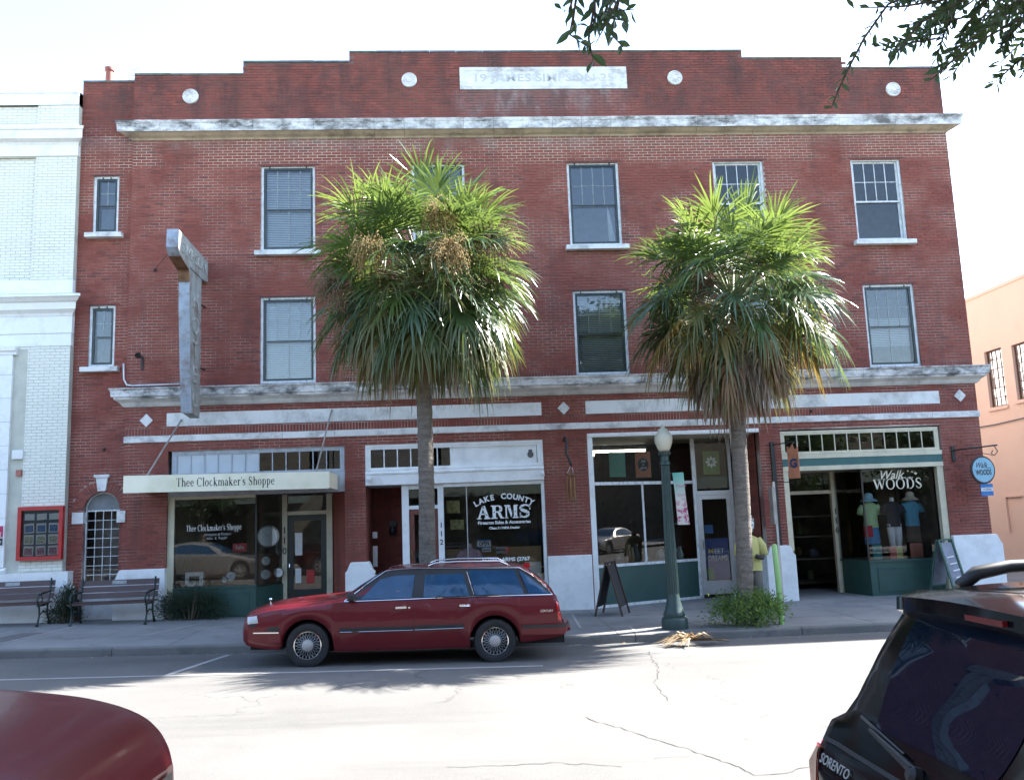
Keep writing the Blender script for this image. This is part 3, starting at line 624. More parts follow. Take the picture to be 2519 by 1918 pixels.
# ------------------------------------------------------------------ sash windows
def sash_window(x0, w, z0, z1, y, storm=True, cols=4, blind=None, sill=True, plain_low=True, muntin_low=1):
    x1 = x0 + w; fr = MB(); t = 0.055
    fr.frame(x0, x1, z0, z1, t, y, y + 0.12); o = fr.build('window', m_whitewood, hotel)
    xi0, xi1, zi0, zi1 = x0 + t, x1 - t, z0 + t, z1 - t
    zm = zi0 + (zi1 - zi0) * 0.485
    if storm:
        sb = MB(); sb.frame(xi0, xi1, zi0, zi1, 0.05, y + 0.012, y + 0.045); sb.box(xi0 + 0.05, xi1 - 0.05, y + 0.014, y + 0.04, zm - 0.012, zm + 0.012)
        for xx in (xi0 + 0.12, xi1 - 0.16): sb.box(xx, xx + 0.03, y - 0.008, y + 0.012, zi1 - 0.01, zi1 + 0.035)
        sb.build('storm_frame', m_storm, o); gx0, gx1 = xi0 + 0.05, xi1 - 0.05; gz0, gz1 = zi0 + 0.05, zi1 - 0.05
        gp = MB(); gp.quad((gx0, y + 0.03, gz0), (gx1, y + 0.03, gz0), (gx1, y + 0.03, gz1), (gx0, y + 0.03, gz1)); gp.build('storm_pane', m_glass, o)
    # upper sash (outer), lower sash (inner)
    s = 0.04; ys0 = y + 0.055
    us = MB(); us.frame(xi0, xi1, zm - 0.02, zi1, s, ys0, ys0 + 0.03); us.build('upper_sash', m_whitewood, o)
    ls = MB(); ls.frame(xi0, xi1, zi0, zm + 0.02, s, ys0 + 0.032, ys0 + 0.062); ls.build('lower_sash', m_whitewood, o)
    ux0, ux1, uz0, uz1 = xi0 + s, xi1 - s, zm - 0.02 + s, zi1 - s
    pw = (ux1 - ux0) / cols; ph = (uz1 - uz0) / 2; mu = MB()
    for i in range(1, cols): mu.box(ux0 + i * pw - 0.009, ux0 + i * pw + 0.009, ys0 + 0.004, ys0 + 0.024, uz0, uz1)
    for i in range(cols): mu.box(ux0 + i * pw + 0.0095, ux0 + (i + 1) * pw - 0.0095, ys0 + 0.005, ys0 + 0.023, uz0 + ph - 0.008, uz0 + ph + 0.008)
    mu.build('glazing_bar', m_whitewood, o)
    for i in range(cols):
        for j in range(2):
            g = MB(); tl = random.uniform(-0.0012, 0.0012); a, c, p, q = ux0 + i * pw, ux0 + (i + 1) * pw, uz0 + j * ph, uz0 + (j + 1) * ph
            g.quad((a, ys0 + 0.015 + tl, p), (c, ys0 + 0.015 - tl, p), (c, ys0 + 0.015 - tl, q), (a, ys0 + 0.015 + tl, q)); g.build('pane', m_glass, o, fix=False)
    lz0, lz1 = zi0 + s, zm + 0.02 - s
    if muntin_low == 2:
        mb = MB(); xm = (ux0 + ux1) / 2; mb.box(xm - 0.01, xm + 0.01, ys0 + 0.036, ys0 + 0.056, lz0, lz1); mb.build('glazing_bar', m_whitewood, o)
    g = MB(); g.quad((ux0, ys0 + 0.047, lz0), (ux1, ys0 + 0.047, lz0), (ux1, ys0 + 0.047, lz1), (ux0, ys0 + 0.047, lz1)); g.build('pane', m_glass, o, fix=False)
    if blind:
        zb0 = zi0 + (zi1 - zi0) * blind[0]; zb1 = zi0 + (zi1 - zi0) * blind[1]; bl = MB(); z = zb0
        while z < zb1:
            bl.add([(xi0 + 0.03, ys0 + 0.12, z), (xi1 - 0.03, ys0 + 0.12, z), (xi1 - 0.03, ys0 + 0.145, z + 0.035), (xi0 + 0.03, ys0 + 0.145, z + 0.035)], [(0, 1, 2, 3)]); z += 0.042
        bl.build('blind', m_blind, o, fix=False)
    if sill:
        sb = MB(); sb.prismx([(y - 0.2, z0 - 0.125), (y - 0.2, z0 - 0.02), (y + 0.02, z0), (y + 0.02, z0 - 0.125)], x0 - 0.11, x1 + 0.13); so = sb.build('sill', m_stone, o)
        md = so.modifiers.new('bevel', 'BEVEL'); md.width = 0.006; md.segments = 1
    else:
        sb = MB(); sb.box(x0, x1, y - 0.05, y + 0.02, z0 - 0.006, z0 - 0.001); sb.build('sill', m_whitewood, o)
    lb = MB(); lb.box(x0 - 0.06, x1 + 0.09, -0.006 if y < 0.1 else BAY - 0.006, 0.03 + (y - 0.05), z1, z1 + 0.028); lb.build('lintel', m_lintel, o)
m_lintel = M('painted_steel_lintel', (0.11, 0.03, 0.028), 0.6)
m_blind = M('white_blind', (0.62, 0.64, 0.67), 0.6, var=0.05)
Yw = 0.045
sash_window(WINX['A'], WW, *W3, Yw, True, 4, (0.02, 0.98), True, muntin_low=2)
sash_window(WINX['B'], WW, *W3, Yw, True, 4, None, True)
sash_window(WINX['C'], WW, *W3, Yw, True, 4, None, True)
sash_window(WINX['D'], WW, *W3, Yw, False, 4, None, True)
sash_window(WINX['E'], WW, *W3, Yw, False, 4, None, True)
sash_window(WINX['A'], WW, *W2, Yw, True, 4, (0.02, 0.98), False, muntin_low=2)
sash_window(WINX['B'], WW, *W2, Yw, True, 4, (0.4, 0.98), False)
sash_window(WINX['C'], WW, *W2, Yw, True, 4, (0.02, 0.98), False)
sash_window(WINX['D'], WW, *W2, Yw, True, 4, None, False)
sash_window(WINX['E'], WW, *W2, Yw, True, 4, (0.25, 0.6), False, muntin_low=2)
sash_window(0.307, 0.563, 8.607, 9.96, BAY + Yw, True, 2, None, True)
sash_window(0.307, 0.563, 5.565, 6.951, BAY + Yw, True, 2, None, True)
# rooms behind the upper windows, and a pale curtain half drawn in the middle one
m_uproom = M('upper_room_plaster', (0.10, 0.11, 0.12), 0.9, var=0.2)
b = MB()
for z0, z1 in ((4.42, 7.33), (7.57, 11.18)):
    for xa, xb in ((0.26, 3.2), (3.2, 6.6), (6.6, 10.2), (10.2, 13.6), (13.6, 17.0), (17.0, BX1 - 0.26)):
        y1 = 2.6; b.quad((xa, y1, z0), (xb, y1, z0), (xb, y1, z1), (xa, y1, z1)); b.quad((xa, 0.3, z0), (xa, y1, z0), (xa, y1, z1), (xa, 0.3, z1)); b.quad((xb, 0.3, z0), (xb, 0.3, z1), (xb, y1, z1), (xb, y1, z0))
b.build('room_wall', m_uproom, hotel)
b = MB(); rows = []
for i in range(13):
    t = i / 12; rows.append([(12.02 + 0.02 * math.sin(i * 2.2) + 0.16 * t * (1 - zz), 0.24 + 0.02 * math.cos(i * 2.4), 8.16 + 0.95 * zz) for zz in (0, 1)])
b.grid(rows); b.build('curtain', m_blind, hotel, smooth=True)

# arch window of glazing bars
ar = MB(); ar.frame(0.335, 1.075, 0.86, 2.45, 0.03, BAY + 0.1, BAY + 0.15); aw = ar.build('arched_window', m_whitewood, hotel)
b = MB()
for i in range(24):
    a0 = math.pi * i / 24; a1 = math.pi * (i + 1) / 24
    P = [(AC[0] + r * math.cos(a), AC[1] + r * math.sin(a)) for r, a in ((0.345, a0), (0.372, a0), (0.372, a1), (0.345, a1))]; b.prismy(P, BAY + 0.1, BAY + 0.15)
b.build('arch_frame', m_whitewood, aw)
b = MB(); b.poly([(AC[0] + 0.36 * math.cos(math.pi * i / 24), BAY + 0.13, AC[1] + 0.36 * math.sin(math.pi * i / 24)) for i in range(25)]); b.build('tympanum', M('grey_board', (0.17, 0.18, 0.18), 0.7), aw)
gx0, gx1, gz0, gz1 = 0.365, 1.045, 0.89, 2.42; b = MB()
for i in range(1, 4): x = gx0 + (gx1 - gx0) * i / 4; b.box(x - 0.006, x + 0.006, BAY + 0.108, BAY + 0.13, gz0, gz1)
for i in range(4):
    for j in range(1, 8): z = gz0 + (gz1 - gz0) * j / 8; b.box(gx0 + (gx1 - gx0) * i / 4 + 0.0065, gx0 + (gx1 - gx0) * (i + 1) / 4 - 0.0065, BAY + 0.109, BAY + 0.129, z - 0.006, z + 0.006)
b.build('glazing_bar', m_whitewood, aw)
for i in range(4):
    for j in range(8):
        a, c = gx0 + (gx1 - gx0) * i / 4, gx0 + (gx1 - gx0) * (i + 1) / 4; p, q = gz0 + (gz1 - gz0) * j / 8, gz0 + (gz1 - gz0) * (j + 1) / 8; tl = random.uniform(-.0015, .0015)
        g = MB(); g.quad((a, BAY + 0.12 + tl, p), (c, BAY + 0.12 - tl, p), (c, BAY + 0.12 - tl, q), (a, BAY + 0.12 + tl, q)); g.build('pane', m_glass, aw, fix=False)
b = MB(); b.box(0.335, 1.075, BAY + 0.05, BAY + 0.16, -0.1, 0.855); b.build('stall_riser', m_whitepaint, hotel)
b = MB(); b.quad((0.3, BAY + 0.7, 0), (1.15, BAY + 0.7, 0), (1.15, BAY + 0.7, 3), (0.3, BAY + 0.7, 3)); b.build('vestibule_wall', M('vestibule', (0.30, 0.27, 0.25), 0.9), hotel)
# ------------------------------------------------------------------ shop fronts (parts of the brick block)
def vpane(p0, p1, z0, z1, parent, mat=None, name='pane'):
    b = MB(); b.quad((p0[0], p0[1], z0), (p1[0], p1[1], z0), (p1[0], p1[1], z1), (p0[0], p0[1], z1)); return b.build(name, mat or m_shopglass, parent, fix=False)
def vwall(b, p0, p1, z0, z1, t=0.05, mi=0):       # upright slab on a plan line, thickness behind it
    d = Vector((p1[0] - p0[0], p1[1] - p0[1], 0)); n = Vector((-d.y, d.x, 0)).normalized() * t
    if n.y < 0: n = -n
    P = [(p0[0], p0[1]), (p1[0], p1[1]), (p1[0] + n.x, p1[1] + n.y), (p0[0] + n.x, p0[1] + n.y)]
    b.add([(x, y, z0) for x, y in P] + [(x, y, z1) for x, y in P], [(3, 2, 1, 0), (4, 5, 6, 7), (0, 1, 5, 4), (1, 2, 6, 5), (2, 3, 7, 6), (3, 0, 4, 7)], mi)
def post(b, x, y, w, z0, z1, d=None, mi=0):
    d = d or w; b.box(x - w / 2, x + w / 2, y - d / 2, y + d / 2, z0, z1, mi)
def room(x0, x1, y0, y1, z1, mwall, mfloor, parent):
    b = MB(); zf = 0.1
    b.quad((x0, y1, zf), (x1, y1, zf), (x1, y1, z1), (x0, y1, z1)); b.quad((x0, y0, zf), (x0, y1, zf), (x0, y1, z1), (x0, y0, z1)); b.quad((x1, y0, zf), (x1, y0, z1), (x1, y1, z1), (x1, y1, zf))
    b.quad((x0, y0, z1), (x1, y0, z1), (x1, y1, z1), (x0, y1, z1)); b.build('shop_room', mwall, parent, fix=False)
    b = MB(); b.quad((x0, y0, zf), (x1, y0, zf), (x1, y1, zf), (x0, y1, zf)); b.build('shop_floor', mfloor, parent, fix=False)
def transom(x0, x1, z0, z1, y, n, mat_fr, parent, dark=None, mats=None, fw=0.10):
    b = MB(); b.frame(x0 - fw, x1 + fw, z0 - 0.06, z1 + 0.09, 0.06, y - 0.02, y + 0.06); b.box(x0 - fw + 0.06, x0, y - 0.015, y + 0.05, z0, z1 + 0.03); b.box(x1, x1 + fw - 0.06, y - 0.015, y + 0.05, z0, z1 + 0.03); b.box(x0, x1, y - 0.012, y + 0.05, z1, z1 + 0.03)
    tr = b.build('transom', mat_fr, parent); w = (x1 - x0) / n
    for i in range(1, n): b = MB(); b.box(x0 + i * w - 0.011, x0 + i * w + 0.011, y - 0.005, y + 0.03, z0, z1); b.build('glazing_bar', mat_fr, tr)
    for i in range(n):
        g = MB(); tl = random.uniform(-.002, .002); g.quad((x0 + i * w, y + 0.014 + tl, z0), (x0 + (i + 1) * w, y + 0.014 - tl, z0), (x0 + (i + 1) * w, y + 0.014 - tl, z1), (x0 + i * w, y + 0.014 + tl, z1))
        g.build('pane', mats[i] if mats else m_glass, tr, fix=False)
    return tr
def vnum(txt, x, y, z, h, mat, parent):
    for i, ch in enumerate(txt): text('house_number', ch, mat, parent, (x, y, z - i * h * 1.15), h, bold=0.002)

# ---- shop 110, the clock shop
s1 = hotel
room(2.15, 5.85, 0.4, 4.2, 3.6, M('clock_shop_wall', (0.30, 0.27, 0.22), 0.9), m_roomfloor, s1)
transom(2.28, 5.78, 3.16, 3.56, 0.07, 12, m_greywood, s1, mats=[m_milk] * 6 + [m_glass] * 6)
b = MB(); b.box(2.113, 5.887, 0.03, 0.3, 2.66, 3.095); b.build('signboard_backing', m_greywood, s1)
A0, A1, A2, A3 = (2.25, 0.1), (3.96, 0.1), (4.38, 0.95), (5.45, 0.95)
b = MB(); vwall(b, (2.112, 0.06), (2.25, 0.06), -0.1, 2.66, 0.1); post(b, 4.42, 0.96, 0.11, -0.1, 2.66); post(b, 5.42, 0.96, 0.13, -0.1, 2.66); b.box(4.476, 5.354, 0.93, 1.0, 2.2, 2.28); b.box(2.25, 3.96, 0.085, 0.13, 2.6, 2.66); b.build('shop_frame', m_cream, s1)
b = MB(); post(b, 3.97, 0.11, 0.035, 0.75, 2.66); b.build('corner_mullion', m_dkgreen, s1)
vpane(A0, A1, 0.75, 2.6, s1, name='display_window'); vpane(A1, A2, 0.75, 2.66, s1, name='display_window')
b = MB(); vwall(b, (2.25, 0.055), (3.98, 0.055), -0.1, 0.70, 0.3); vwall(b, (3.985, 0.07), (4.4, 0.92), -0.1, 0.70, 0.2); b.build('bulkhead', m_green, s1)
b = MB(); vwall(b, (2.25, 0.03), (3.99, 0.03), 0.701, 0.745, 0.2); b.build('window_ledge', m_green, s1)
for a, c in ((2.4, 3.05), (3.2, 3.85)):
    b = MB(); b.frame(a, c, 0.12, 0.6, 0.025, 0.042, 0.054); b.build('bulkhead_moulding', m_green, s1)
b = MB(); b.frame(4.478, 5.352, 0.0, 2.198, 0.13, 0.96, 1.0); b.box(4.608, 5.222, 0.965, 0.995, 0.13, 0.55); d1 = b.build('door', m_dkgreen, s1)
vpane((4.608, 0.98), (5.222, 0.98), 0.55, 2.068, d1); vpane((4.476, 0.98), (5.354, 0.98), 2.28, 2.66, d1, name='fanlight')
for (x, z, w, h, mm) in ((4.72, 1.55, 0.16, 0.5, m_paper), (4.71, 0.85, 0.13, 0.32, m_paper), (4.98, 0.82, 0.18, 0.3, m_redpaint)):
    b = MB(); b.box(x - w / 2, x + w / 2, 0.972, 0.976, z - h / 2, z + h / 2); b.build('notice', mm, d1)
b = MB(); b.tube([(4.52, 0.94, 1.0), (4.52, 0.92, 1.05), (4.52, 0.94, 1.12)], 0.012, 6); b.build('handle', m_chrome, d1)
b = MB(); vwall(b, (5.49, 0.96), (5.885, 0.02), -0.1, 2.66, -0.01); b.build('recess_wall', m_brick, s1)
vnum('110', 4.42, 0.898, 1.86, 0.2, m_letter_k, s1)
serif_text('window_lettering', "Thee Clockmaker's Shoppe", m_letter_w, s1, 2.49, 3.67, 1.92, 0.13, 0.094, bold=1.25)
text('window_lettering', "Antiques & Modern", M('grey_vinyl', (0.4, 0.4, 0.4), 0.5), s1, (3.17, 0.095, 1.84), 0.085, fit=0.56)
text('window_lettering', "Sales  &  Repair", M('grey_vinyl', (0.4, 0.4, 0.4), 0.5), s1, (3.14, 0.095, 1.76), 0.085, fit=0.44)
# flat canopy with the shop name
can = thing('shop_canopy', (3.7, 0, 2.7), 'flat cream shop canopy lettered with the clock shop name, hung on two rods', 'canopy')
CY = -1.2
b = MB(); b.add([(1.63, CY, 2.735), (5.72, CY, 2.685), (5.72, CY, 3.03), (1.63, CY, 3.08), (1.63, CY + 0.05, 2.735), (5.72, CY + 0.05, 2.685), (5.72, CY + 0.05, 3.03), (1.63, CY + 0.05, 3.08)], [(0, 1, 2, 3), (1, 5, 6, 2), (2, 6, 7, 3), (3, 7, 4, 0), (0, 4, 5, 1), (7, 6, 5, 4)])
m_canopy = M('yellowed_cream_board', (0.84, 0.79, 0.60), 0.6, var=0.05, scale=2, dirt=(0.5, 0.5, 0.26), dirt_amt=0.45, dirt_scale=1.3)
b.build('fascia', m_canopy, can)
b = MB(); b.add([(1.66, CY + 0.052, 2.75), (5.69, CY + 0.052, 2.70), (5.69, -0.01, 2.74), (1.66, -0.01, 2.77), (1.66, CY + 0.052, 3.03), (5.69, CY + 0.052, 2.99), (5.69, -0.01, 3.04), (1.66, -0.01, 3.06)], [(3, 2, 1, 0), (4, 5, 6, 7), (0, 1, 5, 4), (1, 2, 6, 5), (2, 3, 7, 6), (3, 0, 4, 7)]); b.build('roof_slab', M('canopy_grey_board', (0.35, 0.33, 0.26), 0.8), can)
b = MB(); b.box(5.723, 5.735, CY + 0.003, -0.012, 2.70, 3.02); b.build('end_board', m_canopy, can)
for p, q in (((2.06, -1.12, 3.06), (2.39, -0.02, 4.33)), ((5.45, -1.12, 3.02), (5.62, -0.02, 4.45))):
    b = MB(); b.tube([p, q], 0.018, 8); b.build('support_rod', M('grey_galvanised', (0.30, 0.28, 0.25), 0.6, metal=0.4), can)
serif_text('lettering', "Thee Clockmaker's Shoppe", m_letter_k, can, 2.67, 4.64, 2.825, 0.17, CY - 0.003, slope=-0.012, bold=1.3)
# clocks and goods in the window
def wall_clock(x, y, z, r, label, ring=(0.16, 0.1, 0.06)):
    t = thing('clock', (x, y, z), label, 'clock', 'clocks in the shop window'); mt = Matrix.Translation((x, y, z)) @ Matrix.Rotation(rad(90), 4, 'X')
    b = MB(); b.lathe([(r, -0.02), (r * 1.02, 0.0), (r * 0.98, 0.025), (r * 0.88, 0.02), (r * 0.86, 0.005)], 24, mt); b.build('case', M('clock_case_%d' % int(ring[0] * 100), ring, 0.4), t, smooth=30)
    b = MB(); b.lathe([(r * 0.88, 0.006), (0.0, 0.007)], 24, mt); b.build('face', m_paper, t)
    for a, l in ((0.9, 0.5), (2.4, 0.7)):
        b = MB(); b.bar((x, y - 0.011, z), (x + r * l * math.cos(a), y - 0.011, z + r * l * math.sin(a)), 0.008, 0.004); b.build('hand', m_letter_k, t)
wall_clock(4.12, 0.62, 1.75, 0.24, 'large round clock with a wide rim hung high in the clock shop window', (0.4, 0.38, 0.34))
wall_clock(4.08, 0.6, 1.22, 0.11, 'small round clock below the large one in the clock shop window')
wall_clock(4.08, 0.55, 0.93, 0.12, 'round white clock at the foot of the corner of the clock shop window')
wall_clock(4.32, 0.75, 0.95, 0.11, 'small round clock nearest the clock shop door')
wall_clock(3.38, 0.35, 0.93, 0.11, 'pale round clock leaning behind a smaller one on the clock shop ledge', (0.3, 0.25, 0.2))
wall_clock(3.26, 0.3, 0.86, 0.07, 'tiny round clock on the clock shop ledge', (0.03, 0.06, 0.05))
t = thing('mantel_clock', (2.62, 0.3, 0.75), 'white box shaped clock with a dark square dial on the clock shop ledge', 'clock')
b = MB(); b.frame(2.44, 2.82, 0.75, 1.05, 0.08, 0.25, 0.38); b.build('case', m_paper, t)
b = MB(); b.box(2.52, 2.74, 0.27, 0.37, 0.83, 0.97); b.build('dial', m_dkgreen, t)
b = MB(); b.box(3.45, 3.75, 0.2, 0.204, 1.45, 1.63); o = b.build('sale_sign', m_redpaint, None, label='small red sale sign in the clock shop window', cat='sign')
text('lettering', 'Sale', m_letter_w, o, (3.6, 0.197, 1.54), 0.12)
b = MB(); b.box(2.2, 5.8, 1.6, 1.65, 0.1, 1.3); b.box(2.2, 5.8, 1.5, 1.65, 1.3, 1.34); b.build('counter', M('counter_wood', (0.16, 0.08, 0.04), 0.6), s1)

# ---- shop 112, the arms shop
room(6.4, 10.2, 1.6, 4.6, 3.6, M('arms_shop_wall', (0.20, 0.19, 0.12), 0.9), m_roomfloor, s1)
tw = 0.2917
b = MB(); b.frame(6.333, 10.247, 3.09, 3.648, 0.055, 0.02, 0.12); b.box(6.388, 6.45, 0.03, 0.1, 3.145, 3.593); b.box(10.12, 10.192, 0.03, 0.1, 3.145, 3.593); b.box(6.45, 10.12, 0.035, 0.1, 3.545, 3.593); tr2 = b.build('transom', m_whitepaint, s1)
xs = [6.45 + i * 0.2917 for i in range(7)] + [8.5, 8.86, 9.6, 9.83, 10.12]
for x in xs[1:-1]: b = MB(); b.box(x - 0.011, x + 0.011, 0.04, 0.085, 3.145, 3.545); b.build('glazing_bar', m_whitepaint, tr2)
for i in range(6): vpane((xs[i], 0.07), (xs[i + 1], 0.07), 3.145, 3.545, tr2, m_glass)
for i in range(6, len(xs) - 1): vpane((xs[i] + .011, 0.065), (xs[i + 1] - .011, 0.065), 3.145, 3.545, tr2, m_whitepaint, 'transom_panel')
b = MB(); b.lathe([(0.07, 0), (0.07, 0.01), (0.045, 0.012), (0.0, 0.012)], 16, Matrix.Translation((9.97, 0.06, 3.33)) @ Matrix.Rotation(rad(90), 4, 'X')); b.box(9.93, 10.01, 0.045, 0.062, 3.39, 3.44); b.build('vent_fan', M('sooty_grey', (0.10, 0.10, 0.10), 0.7), tr2)
b = MB(); b.prismx([(0.02, 2.76), (-0.02, 2.765), (-0.025, 2.98), (-0.05, 3.0), (-0.055, 3.03), (-0.03, 3.05), (-0.035, 3.085), (0.1, 3.09), (0.1, 2.76)], 6.335, 10.245); b.build('fascia_board', m_whitepaint, s1)
b = MB(); b.quad((6.335, 0.1, 2.76), (10.245, 0.1, 2.76), (10.245, 1.7, 2.76), (6.335, 1.7, 2.76)); b.build('porch_ceiling', m_whitewood, s1, fix=False)
for x in (6.42, 10.2):
    b = MB(); b.box(x - 0.04, x + 0.04, -0.16, -0.03, 2.86, 2.94); b.lathe([(0.035, 0), (0.045, 0.05), (0.0, 0.05)], 10, Matrix.Translation((x, -0.16, 2.88)) @ Matrix.Rotation(rad(115), 4, 'X')); b.build('security_lamp', m_whitepaint, s1)
b = MB(); post(b, 7.18, 0.2, 0.15, -0.1, 2.76); post(b, 7.955, 0.2, 0.13, -0.1, 2.76); b.box(7.255, 7.89, 0.16, 0.24, 2.22, 2.3); b.box(7.255, 7.89, 0.16, 0.24, 2.66, 2.76); b.box(10.18, 10.247, 0.05, 0.2, -0.1, 2.758); b.box(8.02, 10.18, 0.08, 0.18, 2.68, 2.758); b.box(8.02, 10.18, 0.06, 0.2, 0.5, 0.58); b.build('shop_frame', m_whitepaint, s1)
b = MB(); b.box(8.02, 10.18, 0.1, 0.3, -0.1, 0.5); b.build('bulkhead', m_whitepaint, s1)
vpane((8.02, 0.13), (8.52, 0.13), 0.58, 2.68, s1, name='display_window'); vpane((8.53, 0.13), (10.18, 0.13), 0.58, 2.68, s1, name='display_window')
b = MB(); b.box(8.515, 8.535, 0.12, 0.14, 0.58, 2.68); b.build('glass_joint', m_alu, s1)
vpane((7.255, 0.2), (7.89, 0.2), 2.3, 2.66, s1, name='fanlight')
m_reddoor = M('varnished_red_wood', (0.15, 0.045, 0.03), 0.45, var=0.25, scale=4)
b = MB(); b.frame(7.258, 7.888, 0.0, 2.218, 0.11, 0.18, 0.23); b.box(7.368, 7.778, 0.185, 0.225, 0.11, 0.5); d2_ = b.build('door', m_reddoor, s1)
vpane((7.368, 0.2), (7.778, 0.2), 0.5, 2.108, d2_)
b = MB(); b.tube([(7.31, 0.17, 1.15), (7.31, 0.13, 1.17), (7.31, 0.13, 1.33), (7.31, 0.17, 1.35)], 0.01, 6); b.build('handle', M('brass', (0.5, 0.33, 0.1), 0.3, metal=1), d2_)
vnum('112', 7.955, 0.133, 1.85, 0.16, m_letter_k, s1)
b = MB(); vwall(b, (6.34, 1.55), (7.14, 1.55), -0.1, 2.76, 0.05); vwall(b, (6.336, 0.02), (6.34, 1.5), -0.1, 2.76, 0.004); b.build('recess_wall', m_brick, s1)
b = MB(); b.box(7.105, 7.15, 0.3, 1.55, -0.1, 2.76); b.build('recess_panel', m_whitewood, s1)
for x, z, w, h in ((6.42, 1.62, 0.1, 0.14), (6.42, 1.0, 0.1, 0.45)):
    b = MB(); b.box(x, x + w, 0.55, 0.62, z, z + h); b.build('meter_box', m_alu, s1)
b = MB(); b.box(6.72, 6.88, 1.42, 1.55, 1.85, 1.98); b.lathe([(0.05, 0), (0.09, -0.12), (0.06, -0.2), (0, -0.2)], 10, Matrix.Translation((6.8, 1.42, 1.86))); b.build('porch_lamp', m_black, s1)
# lettering on the arms shop glass
cx, R0 = 9.34, 1.35
word = 'LAKE COUNTY'; n = len(word); cols = [0, 1, 2, 3, 4, 5, 6.05, 7.1, 8.1, 9.1, 10]
for ch, c in zip(word, cols):
    if ch == ' ': continue
    a = (c - 5) * 0.094; text('window_lettering', ch, m_letter_w, s1, (cx + R0 * math.sin(a), 0.124, 2.43 - R0 * (1 - math.cos(a))), 0.165, rot=(90, math.degrees(a), 0), bold=0.006)
def slab_letters(word, x0, x1, zb, h, y, parent, mat):
    """slab serif capitals with heavy stems and drilled studs"""
    n = len(word); w = (x1 - x0) / n; b = MB(); dots = MB(); y1 = y + 0.001
    def st(poly): b.prismy([(ox + px * w, zb + pz * h) for px, pz in poly], y, y1)
    for i, ch in enumerate(word):
        ox = x0 + i * w
        if ch == 'A':
            st([(0.10, 0.08), (0.24, 0.08), (0.52, 1), (0.40, 1)]); st([(0.40, 1), (0.60, 1), (0.88, 0.08), (0.62, 0.08)]); st([(0.27, 0.33), (0.66, 0.33), (0.63, 0.43), (0.31, 0.43)]); st([(0.0, 0), (0.34, 0), (0.34, 0.08), (0.0, 0.08)]); st([(0.53, 0), (0.97, 0), (0.97, 0.08), (0.53, 0.08)]); D = ((0.52, 0.85), (0.72, 0.3))
        elif ch == 'R':
            st([(0.14, 0), (0.38, 0), (0.38, 1), (0.14, 1)]); st([(0.03, 0), (0.14, 0), (0.14, 0.08), (0.03, 0.08)]); st([(0.38, 0), (0.48, 0), (0.48, 0.08), (0.38, 0.08)]); st([(0.03, 0.92), (0.14, 0.92), (0.14, 1), (0.03, 1)])
            st([(0.38, 0.9), (0.62, 0.9), (0.62, 1), (0.38, 1)]); st([(0.38, 0.46), (0.62, 0.46), (0.62, 0.56), (0.38, 0.56)]); st([(0.62, 0.46), (0.80, 0.54), (0.86, 0.73), (0.80, 0.92), (0.62, 1), (0.62, 0.56 + 0.0), (0.62, 0.46)][:5] + [(0.60, 0.9), (0.66, 0.73), (0.60, 0.56)]); st([(0.5, 0.46), (0.72, 0.46), (0.84, 0.1), (0.95, 0.08), (0.95, 0), (0.70, 0)]); D = ((0.26, 0.5), (0.74, 0.73))
        elif ch == 'M':
            st([(0.08, 0), (0.18, 0), (0.18, 1), (0.08, 1)]); st([(0.18, 1), (0.40, 1), (0.56, 0.35), (0.48, 0.05)]); st([(0.50, 0.05), (0.56, 0.35), (0.68, 1), (0.60, 0.6)]); st([(0.68, 0), (0.92, 0), (0.92, 1), (0.68, 1)]); st([(0.0, 0), (0.27, 0), (0.27, 0.08), (0.0, 0.08)]); st([(0.58, 0), (0.68, 0), (0.68, 0.08), (0.58, 0.08)]); st([(0.92, 0), (1.0, 0), (1.0, 0.08), (0.92, 0.08)]); st([(0.0, .92), (0.08, .92), (0.08, 1), (0.0, 1)]); st([(0.92, .92), (1.0, .92), (1.0, 1), (0.92, 1)]); D = ((0.36, 0.8), (0.8, 0.5), (0.8, 0.15))
        else:
            P = [(0.86, 0.72), (0.78, 0.9), (0.5, 0.98), (0.22, 0.86), (0.2, 0.66), (0.4, 0.54), (0.62, 0.46), (0.74, 0.3), (0.62, 0.1), (0.4, 0.04), (0.2, 0.12), (0.12, 0.3)]; T = [0.05, 0.07, 0.06, 0.1, 0.12, 0.12, 0.12, 0.12, 0.09, 0.06, 0.06, 0.05]
            for (a, c), (p, q), ta, tb in zip(P[:-1], P[1:], T[:-1], T[1:]):
                d = Vector((p - a, q - c)).normalized(); nn = Vector((-d.y, d.x)); st([(a + nn.x * ta, c + nn.y * ta), (a - nn.x * ta, c - nn.y * ta), (p - nn.x * tb, q - nn.y * tb), (p + nn.x * tb, q + nn.y * tb)])
            st([(0.8, 0.6), (0.88, 0.6), (0.88, 1), (0.82, 1)]); st([(0.1, 0), (0.16, 0), (0.18, 0.4), (0.1, 0.4)]); D = ((0.28, 0.75), (0.68, 0.25))
        for px, pz in D: dots.lathe([(0.013, 0), (0.013, 0.002), (0, 0.002)], 8, Matrix.Translation((ox + px * w, y + 0.0005, zb + pz * h)) @ Matrix.Rotation(rad(90), 4, 'X'))
    b.build('window_lettering', mat, parent, fix=False); dots.build('lettering_stud', m_letter_k, parent)
slab_letters('ARMS', 8.74, 9.96, 1.95, 0.29, 0.124, s1, m_letter_w)
text('window_lettering', 'Firearms Sales & Accessories', m_letter_w, s1, (9.34, 0.124, 1.865), 0.095, fit=1.16, bold=0.003)
text('window_lettering', 'Class 3 / NFA Dealer', m_letter_w, s1, (9.34, 0.124, 1.745), 0.07, fit=0.68, bold=0.003)
text('window_lettering', '352-385-ARMS (2767', m_letter_w, s1, (9.34, 0.124, 1.06), 0.11, fit=1.06, bold=0.004)
